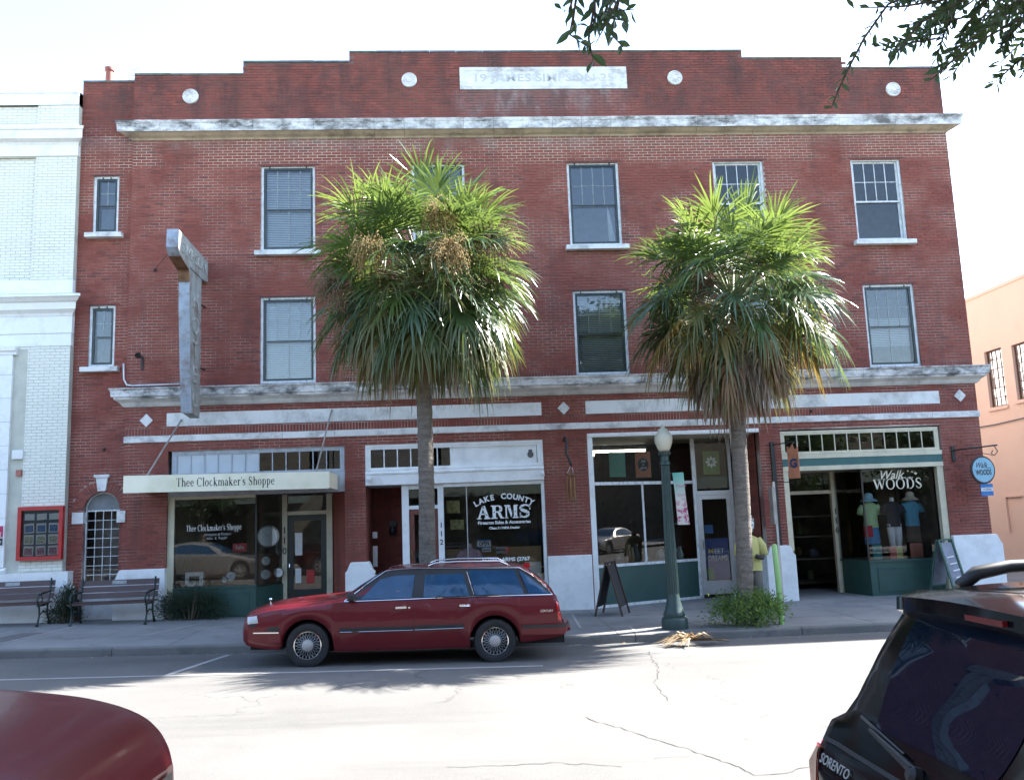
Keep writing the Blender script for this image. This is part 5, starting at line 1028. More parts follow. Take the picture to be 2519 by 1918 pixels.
text('lettering', 'ng', m_letter_w, t, (-1.29, YW - 0.081, 2.03), 0.12); text('lettering', 'y', m_letter_w, t, (-1.25, YW - 0.081, 1.86), 0.11)

# ------------------------------------------------------------------ pink building across the alley
m_pink = M('salmon_stucco', (0.74, 0.51, 0.40), 0.85, var=0.07, scale=0.8, bump=0.25, bscale=70, dirt=(0.62, 0.4, 0.31), dirt_amt=0.4, dirt_scale=0.8)
pk = thing('pink_building', (28, 6, 0), 'salmon pink stucco building beyond the alley on the right', 'building'); PX = 24.6
pwin = [(5.40, 6.25, 4.72, 6.45), (3.95, 4.92, 4.78, 6.40), (7.9, 8.8, 4.72, 6.45), (10.4, 11.3, 4.72, 6.45)]
b = MB(); ysx = sorted(set([-0.2, 18] + [v for h in pwin for v in h[:2]]))
for a, c in zip(ysx[:-1], ysx[1:]):
    hs = [(h[2], h[3]) for h in pwin if h[0] < (a + c) / 2 < h[1]]
    for p, q in segs_minus(-0.5, 8.2, hs): b.quad((PX, a, p), (PX, c, p), (PX, c, q), (PX, a, q))
for a, c, p, q in pwin:
    for (ya, za), (yb, zb) in (((a, p), (c, p)), ((c, p), (c, q)), ((c, q), (a, q)), ((a, q), (a, p))): b.quad((PX, ya, za), (PX, yb, zb), (PX + 0.16, yb, zb), (PX + 0.16, ya, za))
b.build('side_wall', m_pink, pk, fix=False)
b = MB(); b.box(PX + 0.001, 40, 0.2, 18, 7.9, 8.18); b.box(PX + 0.001, 40, -0.2, 2.0, 8.32, 12.9); b.box(PX - 0.03, 40, -0.2, 18.02, 8.2, 8.3); b.build('roof_and_sun_block', m_pink, pk)  # tall front block added out of view to keep sun off the pavement
b = MB(); b.quad((PX + 1.2, -0.2, 0), (PX + 1.2, 18, 0), (PX + 1.2, 18, 8), (PX + 1.2, -0.2, 8)); b.build('room_wall', m_dark, pk)
m_brown = M('brown_steel_window', (0.10, 0.05, 0.03), 0.6)
for a, c, p, q in pwin:
    b = MB(); t_ = 0.04
    for (y0, y1, z0, z1) in ((a, c, q - t_, q), (a, c, p, p + t_), (a, a + t_, p + t_, q - t_), (c - t_, c, p + t_, q - t_)): b.box(PX + 0.08, PX + 0.12, y0, y1, z0, z1)
    w = b.build('window', m_brown, pk); b = MB()
    for k in range(1, 4): y = a + (c - a) * k / 4; b.box(PX + 0.088, PX + 0.112, y - 0.009, y + 0.009, p + t_, q - t_)
    for k in range(1, 6): z = p + (q - p) * k / 6; b.box(PX + 0.09, PX + 0.11, a + t_, c - t_, z - 0.009, z + 0.009)
    b.build('glazing_bar', m_brown, w)
    for i in range(4):
        for j in range(6):
            y0, y1 = a + (c - a) * i / 4, a + (c - a) * (i + 1) / 4; z0, z1 = p + (q - p) * j / 6, p + (q - p) * (j + 1) / 6; e = random.uniform(-0.006, 0.006); e2 = random.uniform(-0.006, 0.006)
            b = MB(); b.quad((PX + 0.1 + e, y0, z0), (PX + 0.1 - e, y1, z0), (PX + 0.1 - e2, y1, z1), (PX + 0.1 + e2, y0, z1)); b.build('pane', m_glass, w, fix=False)
    b = MB(); b.box(PX - 0.05, PX + 0.08, a - 0.06, c + 0.06, p - 0.1, p - 0.002); b.build('sill', m_pink, w)
b = MB(); b.tube([(PX - 0.03, 18, 4.4), (PX - 0.04, 9, 4.22), (PX - 0.04, 6, 4.2), (PX - 0.05, 4, 4.26), (PX - 0.05, 1, 4.3)], 0.015, 5); b.build('cable', m_black, pk)
b = MB(); b.frame(0, 0.1, 0, 0.1, 0.01, 0, 0.01)
b = MB(); b.box(PX - 0.06, PX - 0.01, 5.2, 6.0, 2.02, 2.06); b.box(PX - 0.06, PX - 0.01, 5.95, 6.0, 1.0, 2.02); b.build('gas_pipe', m_pink, pk)

b = MB(); b.quad((20.34, -0.02, -0.06), (24.59, -0.02, -0.06), (24.59, 18, -0.06), (20.34, 18, -0.06)); b.build('alley', m_conc, None, kind='structure', label='concrete alley between the red block and the pink building')
# ------------------------------------------------------------------ the other side of the street (seen mirrored in the shop glass)
m_stucco = M('sand_stucco', (0.15, 0.13, 0.10), 0.85, var=0.08, scale=1); m_stucco2 = M('grey_stucco', (0.15, 0.145, 0.135), 0.85, var=0.08, scale=1)
for x0, x1, h, mm, lb in ((-22, 1.5, 6.5, m_stucco, 'sand coloured low shop row behind the photographer on the left'), (1.8, 15.5, 7.6, m_stucco2, 'grey stucco shop building right behind the photographer'), (15.8, 40, 6.0, m_stucco, 'sand coloured low shop row behind the photographer on the right')):
    ob = thing('opposite_building', (x0, -23.3, 0), lb, 'building'); b = MB(); b.box(x0, x1, -34, -23.3, -0.4, h); b.build('wall', mm, ob); b = MB(); b.box(x0 - 0.1, x1 + 0.1, -34.1, -23.1, h + 0.001, h + 0.25); b.build('cornice', m_wpl, ob)
    x = x0 + 0.8
    while x + 2.6 < x1:
        b = MB(); b.frame(x, x + 2.4, 0.4, 2.9, 0.08, -23.29, -23.2); w = b.build('window', m_dkgreen, ob); vpane((x + .08, -23.24), (x + 2.32, -23.24), 0.48, 2.82, w, m_dark); x += 3.4
    x = x0 + 0.5; b = MB(); b.add([(x0 + 0.4, -23.25, 3.7), (x1 - 0.4, -23.25, 3.7), (x1 - 0.4, -21.7, 3.05), (x0 + 0.4, -21.7, 3.05)], [(0, 1, 2, 3)]); b.build('awning', M('dark_awning', (0.05, 0.07, 0.06), 0.8), ob)

for x0, x1, y0, y1, h, lb in ((62, 75, -40, 14, 10.5, 'brown building closing the far right end of the street'), (-58, -44, -40, 14, 10.5, 'brown building closing the far left end of the street')):
    eb = thing('far_building', ((x0 + x1) / 2, (y0 + y1) / 2, 0), lb, 'building'); b = MB(); b.box(x0, x1, y0, y1, -0.4, h); b.build('wall', M('brown_stucco', (0.10, 0.085, 0.07), 0.9), eb); xe = x0 if x0 > 0 else x1; sg = -1 if x0 > 0 else 1
    for k in range(9):
        for z in (1.0, 4.4, 7.6):
            b = MB(); y = y0 + 3 + k * 5.6; b.box(min(xe + 0.02 * sg, xe + 0.08 * sg), max(xe + 0.02 * sg, xe + 0.08 * sg), y, y + 1.6, z, z + 2.0); b.build('window', m_dkgreen, eb)
# ------------------------------------------------------------------ the old HOTEL blade sign
m_signmet = M('peeling_grey_sign_paint', (0.30, 0.335, 0.32), 0.6, var=0.15, scale=4, bump=0.15, bscale=20, dirt=(0.17, 0.085, 0.045), dirt_amt=0.9, dirt_scale=4, stretch=(1, 1, 0.6))
m_signedge = M('blue_grey_sheet_metal', (0.27, 0.31, 0.36), 0.5, metal=0.3, var=0.15, scale=3, dirt=(0.14, 0.08, 0.05), dirt_amt=0.8, dirt_scale=4)
hs = thing('hotel_sign', (2.8, -0.1, 4.3), 'tall weathered grey T shaped HOTEL blade sign projecting from the brick front', 'sign')
xs0, xs1 = 2.68, 2.90
def rz(a, c): return random.uniform(a, c)
b = MB(); b.prismx([(-1.30, 7.36), (-1.27, 6.5), (-1.15, 5.4), (-1.0, 4.36), (-0.42, 4.30), (-0.42, 7.34), (-0.6, 7.36)], xs0 + 0.012, xs1 - 0.012); b.build('stem', m_signmet, hs)
b = MB(); b.add([(xs0, -1.31, 7.36), (xs1, -1.31, 7.36), (xs1, -1.28, 6.5), (xs0, -1.28, 6.5), (xs1, -1.16, 5.4), (xs0, -1.16, 5.4), (xs1, -1.01, 4.34), (xs0, -1.01, 4.34)], [(0, 1, 2, 3), (3, 2, 4, 5), (5, 4, 6, 7)]); b.build('edge_strip', m_signedge, hs)
b = MB(); b.prismx([(-2.05, 7.92), (-2.08, 7.55), (-1.95, 7.42), (-1.7, 7.36), (-1.36, 7.30), (-1.31, 7.10), (-1.30, 7.365), (-0.43, 7.345), (0.0, 7.40), (0.0, 7.86)], xs0 - 0.01, xs1 + 0.005); b.build('head_box', m_signmet, hs)
b = MB(); b.add([(xs0 - 0.012, -2.06, 7.93), (xs1 + 0.007, -2.06, 7.93), (xs1 + 0.007, -2.09, 7.55), (xs0 - 0.012, -2.09, 7.55), (xs1 + 0.007, -1.96, 7.40), (xs0 - 0.012, -1.96, 7.40)], [(0, 1, 2, 3), (3, 2, 4, 5)]); b.build('end_cap', m_signedge, hs)
b = MB(); b.add([(xs0 - 0.012, -1.95, 7.405), (xs1 + 0.007, -1.95, 7.405), (xs1 + 0.007, -1.69, 7.345), (xs0 - 0.012, -1.69, 7.345), (xs1 + 0.007, -1.36, 7.285), (xs0 - 0.012, -1.36, 7.285), (xs1 + .007, -1.325, 7.05), (xs0 - .012, -1.325, 7.05)], [(0, 1, 2, 3), (3, 2, 4, 5), (5, 4, 6, 7)]); b.build('rusted_underside', M('rust', (0.16, 0.08, 0.04), 0.9, var=0.5, scale=8), hs)
m_neon = M('dead_neon_tube', (0.40, 0.42, 0.39), 0.6, var=0.4, scale=9)
for ch, z in zip('HOTEL', (6.75, 6.20, 5.68, 5.16, 4.66)):
    text('lettering', ch, m_neon, hs, (xs1 - 0.006, -0.82, z), 0.52, rot=(90, 0, 90), ext=0.012, sx=1.15, bold=0.004)
text('lettering', 'SIMPSON', m_neon, hs, (xs1 + 0.01, -1.0, 7.63), 0.34, rot=(90, 0, 90), ext=0.008, fit=1.7)
for k in range(4):
    b = MB(); b.tube([(xs0 + 0.05 + 0.12 * (k % 2), -0.42, 4.7 + k * 0.7), (xs0 + 0.05 + 0.12 * (k % 2), 0.01, 4.72 + k * 0.7)], 0.02, 6); b.build('wall_bracket', m_black, hs)
b = MB(); b.tube([(2.8, -1.6, 7.9), (1.75, 0.0, 7.72)], 0.006, 5); b.tube([(2.85, -0.5, 7.86), (4.2, 0.0, 8.0)], 0.006, 5); b.build('guy_wire', m_black, hs)

# ------------------------------------------------------------------ benches
m_slat = M('brown_recycled_slat', (0.075, 0.04, 0.035), 0.55, var=0.15, scale=5)
m_iron = M('green_cast_iron', (0.015, 0.028, 0.025), 0.5, var=0.2)
def bench(x0, x1, y, label):
    zf = (swz(x0, y) + swz(x1, y)) / 2; t = thing('park_bench', ((x0 + x1) / 2, y, zf), label, 'bench', 'benches against the walls')
    for k in range(4):
        yy = y - 0.43 + k * 0.115; b = MB(); b.box(x0, x1, yy, yy + 0.1, zf + 0.405 + 0.004 * k, zf + 0.435 + 0.004 * k); b.build('seat_slat', m_slat, t)
    for k in range(3):
        z = zf + 0.50 + k * 0.125; dy = 0.03 + 0.035 * k; b = MB(); b.prismx([(y + dy, z), (y + dy + 0.03, z - 0.006), (y + dy + 0.058, z + 0.1), (y + dy + 0.028, z + 0.106)], x0, x1); sl = b.build('back_slat', m_slat, t)
        if k == 2:
            b = MB(); xm = (x0 + x1) / 2 + 0.03; b.prismx([(y + dy - 0.006, z + 0.02), (y + dy - 0.001, z + 0.02), (y + dy + 0.021, z + 0.09), (y + dy + 0.015, z + 0.09)], xm - 0.17, xm + 0.12); b.build('plaque', M('dull_brass_plaque', (0.26, 0.26, 0.24), 0.5, metal=0.5), sl)
    for xx in (x0 + 0.07, x1 - 0.07):
        b = MB()
        b.tube([(xx, y - 0.45, zf), (xx, y - 0.41, zf + 0.06), (xx, y - 0.36, zf + 0.2), (xx, y - 0.38, zf + 0.36), (xx, y - 0.43, zf + 0.4)], [0.035, 0.022, 0.018, 0.02, 0.022], 6)
        b.tube([(xx, y + 0.1, zf), (xx, y + 0.05, zf + 0.08), (xx, y - 0.03, zf + 0.22), (xx, y - 0.02, zf + 0.38), (xx, y + 0.05, zf + 0.55), (xx, y + 0.12, zf + 0.9)], [0.035, 0.022, 0.018, 0.022, 0.02, 0.018], 6)
        b.tube([(xx, y - 0.45, zf + 0.39), (xx, y - 0.2, zf + 0.385), (xx, y, zf + 0.39)], 0.02, 6)
        b.tube([(xx, y - 0.36, zf + 0.2), (xx, y - 0.2, zf + 0.27), (xx, y - 0.03, zf + 0.22)], 0.014, 6); b.build('iron_leg', m_iron, t, smooth=True)
        b = MB(); b.tube([(xx, y - 0.42, zf + 0.4), (xx, y - 0.47, zf + 0.5), (xx, y - 0.42, zf + 0.6), (xx, y - 0.25, zf + 0.62), (xx, y + 0.06, zf + 0.64)], [0.02, 0.018, 0.022, 0.022, 0.016], 6); b.tube([(xx, y - 0.3, zf + 0.42), (xx, y - 0.24, zf + 0.52), (xx, y - 0.32, zf + 0.59)], 0.012, 6); b.build('arm_rest', m_iron, t, smooth=True)
bench(0.52, 2.12, -0.55, 'brown slatted bench in front of the arched window'); bench(-1.65, 0.03, -0.55, 'brown slatted bench cut off by the left edge of the picture')

# ------------------------------------------------------------------ lamp post with banner
LX, LY = 12.12, -3.55; lz = swz(LX, LY); m_lamp = M('dark_green_lamp_paint', (0.025, 0.05, 0.045), 0.45, var=0.15)
lp = thing('lamp_post', (LX, LY, lz), 'fluted dark green street lamp with a frosted acorn globe', 'street lamp'); T0 = Matrix.Translation((LX, LY, lz))
b = MB(); b.lathe([(0.24, 0), (0.24, 0.16), (0.225, 0.19), (0.19, 0.21), (0.2, 0.25), (0.175, 0.3), (0.14, 0.42), (0.115, 0.55), (0.105, 0.62)], 12, T0); b.build('base', m_lamp, lp, smooth=40)
b = MB(); n = 32; rows = []
for z, r in ((0.6, 0.105), (1.2, 0.098), (2.0, 0.085), (2.9, 0.07)):
    rows.append([(LX + (r + (0.006 if j % 2 else -0.006)) * math.cos(2 * math.pi * j / n), LY + (r + (0.006 if j % 2 else -0.006)) * math.sin(2 * math.pi * j / n), lz + z) for j in range(n + 1)])
b.grid(rows); b.build('shaft', m_lamp, lp)
b = MB(); b.lathe([(0.07, 2.88), (0.095, 2.9), (0.095, 2.94), (0.075, 2.96), (0.075, 3.05), (0.11, 3.08), (0.12, 3.12), (0.09, 3.14)], 20, T0); b.build('collar', m_lamp, lp, smooth=40)
m_globe = M('frosted_globe', (0.52, 0.49, 0.38), 0.35, var=0.06, spec=0.6)
b = MB(); b.lathe([(0.085, 3.13), (0.12, 3.2), (0.158, 3.3), (0.165, 3.38), (0.145, 3.45), (0.10, 3.50), (0.06, 3.54)], 24, T0); b.build('globe', m_globe, lp, smooth=True)
b = MB(); b.lathe([(0.105, 3.495), (0.08, 3.55), (0.04, 3.57), (0.03, 3.6), (0.018, 3.62), (0.0, 3.66)], 20, T0); b.build('finial', m_globe, lp, smooth=40)
b = MB(); b.tube([(LX, LY, lz + 2.74), (LX + 0.3, LY - 0.03, lz + 2.74)], 0.012, 6); b.tube([(LX, LY, lz + 1.83), (LX + 0.3, LY - 0.03, lz + 1.83)], 0.012, 6); b.build('banner_arm', m_lamp, lp)
def bannermat():
    m, nt, bs, out = newmat('floral_banner'); g = nt.nodes.new('ShaderNodeNewGeometry'); sp = nd(nt, 'ShaderNodeSeparateXYZ'); nt.links.new(g.outputs['Position'], sp.inputs[0])
    base = mixc(nt, ramp(nt, sp.outputs[2], 2.1, 2.6), (0.60, 0.56, 0.52), (0.16, 0.42, 0.34))
    fl = mth(nt, 'MULTIPLY', ramp(nt, noise(nt, 16, 3), 0.48, 0.58), ramp(nt, sp.outputs[2], 2.25, 2.0)); c = mixc(nt, fl, base, (0.42, 0.07, 0.17))
    nt.links.new(c, bs.inputs['Base Color']); bs.inputs['Roughness'].default_value = 0.8; return m
bn = thing('street_banner', (LX + 0.2, LY - 0.03, lz + 1.8), 'mint and pink flowered banner hanging from the lamp post', 'banner')
b = MB(); rows = []
for i in range(9):
    t = i / 8; z = lz + 2.74 - 0.93 * t; rows.append([(LX + 0.11 + 0.17 * s_ + 0.05 * t, LY - 0.05 - 0.03 * math.sin(3 * s_ + 4 * t) - 0.14 * s_, z) for s_ in (0, 0.33, 0.66, 1)])
b.grid(rows); b.build('cloth', bannermat(), bn, smooth=True)
text('lettering', 'Mount', M('pink_print', (0.5, 0.12, 0.2), 0.6), bn, (LX + 0.22, LY - 0.2, lz + 2.5), 0.075, rot=(90, 0, -38)); text('lettering', 'Dora', M('pink_print', (0.5, 0.12, 0.2), 0.6), bn, (LX + 0.22, LY - 0.2, lz + 2.34), 0.075, rot=(90, 0, -38))

# ------------------------------------------------------------------ posts, boards and hanging signs
gx, gy = 14.03, -3.6; gz = swz(gx, gy)
b = MB(); b.tube([(gx, gy, gz - 0.05), (gx - 0.0, gy, gz + 0.7), (gx - 0.02, gy, gz + 1.38), (gx - 0.02, gy, gz + 1.41)], [0.05, 0.05, 0.05, 0.03], 12); b.build('pole', M('lime_green_paint', (0.26, 0.46, 0.16), 0.5, var=0.06), None, smooth=40, label='short lime green steel pole at the kerb', cat='pole')
sgt = thing('sign_post', (14.35, -2.9, -0.1), 'grey perforated steel sign post with a narrow plate seen edge on', 'post'); b = MB(); b.box(14.32, 14.36, -2.92, -2.88, -0.2, 2.45); b.build('upright', m_alu, sgt); b = MB(); b.box(14.25, 14.315, -3.05, -2.85, 1.65, 2.35); b.build('plate', M('grey_plate', (0.33, 0.32, 0.30), 0.5, metal=0.4), sgt)
def aframe(x, y, w, h, sp, yaw, m_fr, label, panel=None, ptxt=None):
    z = swz(x, y); t = thing('sandwich_board', (x, y, z), label, 'sandwich board'); mt = Matrix.Translation((x, y, z)) @ Matrix.Rotation(rad(yaw), 4, 'Z')
    for s in (-1, 1):
        top = [mt @ Vector((sx_ * w / 2 * 0.96, 0.02 * s, h)) for sx_ in (-1, 1)]; bot = [mt @ Vector((sx_ * w / 2, sp * s, 0)) for sx_ in (-1, 1)]
        b = MB()
        for a, c in zip(top, bot): b.bar(a, c, 0.055, 0.03)
        b.bar(top[0], top[1], 0.05, 0.03); m0 = [a.lerp(c, 0.82) for a, c in zip(top, bot)]; b.bar(m0[0], m0[1], 0.05, 0.025); b.build('frame', m_fr, t)
        b = MB(); n_ = (mt.to_3x3() @ Vector((0, s, 0.12))).normalized() * 0.012
        q = [top[0].lerp(bot[0], 0.05), top[1].lerp(bot[1], 0.05), m0[1], m0[0]]; b.poly([p - n_ for p in q]); b.poly([p - n_ * 1.6 for p in q][::-1]); pn = b.build('panel', panel or m_fr, t, fix=False)
    return t, mt
aframe(11.42, -1.15, 0.62, 1.05, 0.28, 66, M('dark_brown_wood', (0.05, 0.032, 0.022), 0.55, var=0.2), 'dark brown wooden sandwich board standing near the white pier', M('slate_board', (0.03, 0.03, 0.032), 0.7))
m_chalkb = M('chalkboard', (0.20, 0.22, 0.26), 0.7, var=0.15, scale=5)
t, mt = aframe(19.0, -0.35, 0.5, 1.2, 0.3, 28, M('green_wood', (0.035, 0.10, 0.07), 0.55, var=0.15), 'green framed chalk board easel in front of the cream shop window', m_chalkb)
for k in range(4):
    p = mt @ Vector((0.03, -0.15 - 0.05 * k, 0.72 - 0.13 * k + 0.12)); b = MB(); b.bar(mt @ Vector((-0.13, -0.11 - 0.055 * k, 0.82 - 0.14 * k)), mt @ Vector((0.12, -0.11 - 0.055 * k, 0.84 - 0.14 * k)), 0.006, 0.025); b.build('chalk_writing', m_letter_w, t)
rs = thing('round_hanging_sign', (20.0, -0.5, 2.4), 'round blue hanging sign lettered Walk in the WOODS on an iron bracket', 'sign'); b = MB()
b.tube([(19.62, -0.02, 3.1), (19.75, -0.3, 3.11), (20.37, -0.5, 3.16)], 0.018, 8); b.tube([(20.3, -0.5, 3.14), (20.36, -0.5, 3.02), (20.28, -0.5, 2.93), (20.21, -0.5, 2.98), (20.25, -0.5, 3.04)], 0.01, 6); b.tube([(19.7, -0.3, 2.98), (19.85, -0.5, 2.96), (20.0, -0.5, 2.99), (20.15, -0.5, 2.96), (20.25, -0.5, 2.93)], 0.008, 6); b.box(19.58, 19.66, -0.03, 0.0, 2.85, 3.2); b.build('bracket', m_black, rs, smooth=40)
mt = Matrix.Translation((19.97, -0.5, 2.62)) @ Matrix.Rotation(rad(8), 4, 'Z') @ Matrix.Rotation(rad(90), 4, 'X'); b = MB(); b.lathe([(0.31, -0.02), (0.315, 0.0), (0.30, 0.02), (0.0, 0.02)], 28, mt); b.build('disc', M('bark_edge', (0.06, 0.04, 0.035), 0.8), rs, smooth=40)
b = MB(); b.lathe([(0.272, 0.0205), (0.272, 0.0235), (0.0, 0.0235)], 28, mt); b.build('face', M('sky_blue_paint', (0.22, 0.42, 0.52), 0.5, var=0.08), rs)
text('lettering', 'Walk', m_letter_k, rs, (19.92, -0.53, 2.72), 0.17, rot=(90, 0, 8), shear=0.4, fit=0.3, bold=0.003); text('lettering', 'WOODS', m_letter_k, rs, (19.97, -0.525, 2.56), 0.16, rot=(90, 0, 8), fit=0.4, bold=0.006); text('lettering', 'in the', m_letter_k, rs, (20.1, -0.517, 2.66), 0.05, rot=(90, 0, 8), shear=.3)
ws = thing('small_blue_sign', (20.02, -0.5, 2.1), 'small blue and white sign hanging below the round sign', 'sign'); b = MB(); b.box(19.87, 20.15, -0.515, -0.5, 2.05, 2.31); b.build('board', m_bluetape, ws); b = MB(); b.box(19.875, 20.145, -0.518, -0.5155, 2.15, 2.23); b.build('white_band', m_paper, ws); text('lettering', 'YAZMAL', m_letter_k, ws, (20.01, -0.52, 2.19), 0.07, fit=0.22)
b = MB(); b.tube([(19.9, -0.507, 2.31), (19.9, -0.507, 2.36)], 0.004, 4); b.tube([(20.1, -0.507, 2.31), (20.1, -0.507, 2.36)], 0.004, 4); b.build('hook', m_black, ws)
# orange blade sign on a dark board between the two right hand shops
og = thing('orange_hanging_sign', (15.75, -0.45, 2.5), 'narrow orange sign with a dark blue letter hung from an iron arm', 'sign')
b = MB(); b.box(15.38, 15.47, -0.05, 0.0, 1.1, 3.42); b.tube([(15.42, -0.03, 3.36), (15.78, -0.55, 3.38)], 0.014, 6); b.tube([(15.42, -0.03, 2.52), (15.75, -0.5, 2.5)], 0.01, 6); b.build('bracket', m_black, og)
b = MB(); b.add([(15.62, -0.38, 2.58), (15.78, -0.6, 2.58), (15.78, -0.6, 3.27), (15.73, -0.53, 3.2), (15.70, -0.49, 3.33), (15.65, -0.42, 3.22), (15.62, -0.38, 3.3)], [(0, 1, 2, 3, 4, 5, 6)]); o = b.build('panel', M('orange_sign_paint', (0.50, 0.19, 0.10), 0.6), og, fix=False); so = o.modifiers.new('solid', 'SOLIDIFY'); so.thickness = 0.012
text('lettering', 'G', M('navy_print', (0.02, 0.04, 0.14), 0.5), og, (15.692, -0.503, 2.9), 0.26, rot=(90, 0, -54), bold=0.012)
# wind chimes on a long hook
wc = thing('wind_chimes', (10.8, -0.3, 2.3), 'bronze tube wind chimes hung from a dark twisted hook on the brick pier', 'wind chimes'); m_bronze = M('bronze_tube', (0.22, 0.12, 0.05), 0.35, metal=0.6)
b = MB(); b.tube([(10.72, 0.0, 3.6), (10.72, -0.2, 3.66), (10.75, -0.3, 3.55), (10.72, -0.3, 3.3), (10.8, -0.3, 3.12), (10.83, -0.3, 3.0)], [0.02, 0.025, 0.03, 0.028, 0.03, 0.02], 8); b.build('hook', m_black, wc, smooth=True)
b = MB(); b.lathe([(0.10, 0), (0.10, 0.03), (0, 0.03)], 14, Matrix.Translation((10.8, -0.3, 2.84))); b.build('top_disc', m_bronze, wc)
for k in range(6):
    a = 2 * math.pi * k / 6 + 0.3; x, y = 10.8 + 0.085 * math.cos(a), -0.3 + 0.085 * math.sin(a); b = MB(); b.tube([(x, y, 2.78), (x, y, 2.25 + 0.05 * (k % 3))], 0.019, 8); b.build('tube', m_bronze, wc)
for dx in (-0.07, 0.07):
    b = MB(); b.tube([(10.8 + dx, -0.3, 2.87), (10.82, -0.3, 3.05)], 0.005, 4); b.build('cord', m_letter_w, wc)

# ------------------------------------------------------------------ dressed dummy by the pier, and a jug
dx, dy = 14.5, -0.75; dz = swz(dx, dy); dm = thing('dressed_dummy', (dx, dy, dz), 'stuffed dummy with a drawn paper face, yellow shirt and grey trousers by the white pier', 'dummy')
m_yel = M('pale_yellow_cloth', (0.50, 0.45, 0.16), 0.85, var=0.12, scale=7, bump=0.3, bscale=14); m_gry = M('grey_trousers', (0.13, 0.115, 0.10), 0.9, var=0.15, scale=6, bump=0.3, bscale=12)
b = body_loft([(dx, dy, dz + 0.74, 0.24, 0.15), (dx, dy, dz + 0.95, 0.23, 0.15), (dx, dy, dz + 1.15, 0.22, 0.145), (dx, dy, dz + 1.32, 0.225, 0.135), (dx, dy, dz + 1.42, 0.18, 0.11), (dx, dy, dz + 1.47, 0.08, 0.08)], 20); b.build('shirt', m_yel, dm, smooth=True)
for s in (-1, 1):
    b = MB(); b.tube([(dx + s * 0.17, dy, dz + 1.4), (dx + s * 0.25, dy - 0.02, dz + 1.25), (dx + s * 0.27, dy - 0.06, dz + 1.05)], [0.08, 0.1, 0.095], 12); b.build('sleeve', m_yel, dm, smooth=True)
    b = MB(); b.tube([(dx + s * 0.26, dy - 0.06, dz + 1.08), (dx + s * 0.2, dy - 0.17, dz + 1.0), (dx + s * 0.06, dy - 0.2, dz + 1.04)], [0.045, 0.042, 0.05], 10); b.build('stuffed_arm', M('dark_glove', (0.05, 0.045, 0.04), 0.9), dm, smooth=True)
    b = MB(); b.tube([(dx + s * 0.10, dy, dz + 0.8), (dx + s * 0.115, dy - 0.01, dz + 0.45), (dx + s * 0.12, dy, dz + 0.04)], [0.125, 0.105, 0.10], 12); b.build('trouser_leg', m_gry, dm, smooth=True)
    b = MB(); b.box(dx + s * 0.12 - 0.05, dx + s * 0.12 + 0.05, dy - 0.17, dy + 0.09, dz, dz + 0.07); b.build('shoe', m_black, dm)
b = MB(); b.tube([(dx, dy, dz + 1.42), (dx, dy, dz + 1.56)], 0.06, 10); b.build('neck', M('dark_scarf', (0.06, 0.05, 0.04), 0.9), dm)
hz_ = dz + 1.72; b = MB(); rows = []
for i in range(7):
    t = i / 6; rr = math.sin(math.pi * (0.03 + 0.94 * t)); rows.append([(dx + 0.145 * rr * math.cos(2 * math.pi * j / 20), dy + 0.06 * rr * math.sin(2 * math.pi * j / 20), hz_ - 0.2 * math.cos(math.pi * t)) for j in range(21)])
b.grid(rows); hd = b.build('paper_head', m_paper, dm, smooth=True)
b = MB(); fy = dy - 0.066
for path, r in (([(-0.11, -0.11), (-0.13, 0.0), (-0.09, 0.13), (0.0, 0.17), (0.09, 0.13), (0.13, 0.0), (0.1, -0.12), (0.0, -0.17), (-0.11, -0.11)], 0.011), ([(-0.08, 0.05), (-0.04, 0.085), (0.0, 0.05)], 0.007), ([(0.02, 0.05), (0.06, 0.085), (0.1, 0.05)], 0.007), ([(-0.08, -0.05), (0.0, -0.09), (0.09, -0.02)], 0.008), ([(0.0, 0.03), (0.015, -0.02), (-0.01, -0.03)], 0.006)): b.tube([(dx + px, fy + 0.035 * (px / 0.13) ** 2 + 0.03 * (pz / 0.17) ** 2, hz_ + pz) for px, pz in path], r, 5)
b.build('drawn_face', m_letter_k, hd)
jg = thing('jug', (14.3, -0.3, swz(14.3, -0.3)), 'white plastic jug on the ground beside the palm trunk', 'jug'); jz = swz(14.3, -0.3); T1 = Matrix.Translation((14.3, -0.3, jz)); b = MB(); b.lathe([(0.085, 0), (0.09, 0.02), (0.09, 0.16), (0.06, 0.22), (0.025, 0.25), (0.025, 0.28)], 14, T1); b.build('body', m_paper, jg, smooth=40)
b = MB(); b.lathe([(0.03, 0.28), (0.03, 0.31), (0, 0.31)], 10, T1); b.build('cap', m_bluetape, jg); b = MB(); b.tube([(14.3, -0.32, jz + 0.24), (14.3, -0.42, jz + 0.2), (14.3, -0.39, jz + 0.1)], 0.012, 6); b.build('handle', m_paper, jg)
b = MB(); b.lathe([(0.13, 0), (0.16, 0.1), (0.18, 0.42), (0.17, 0.45), (0.15, 0.42)], 14, Matrix.Translation((5.72, 0.25, swz(5.7, .2)))); b.build('red_bucket', m_redpaint, None, smooth=40, label='red bucket in the corner by the clock shop door', cat='bucket')
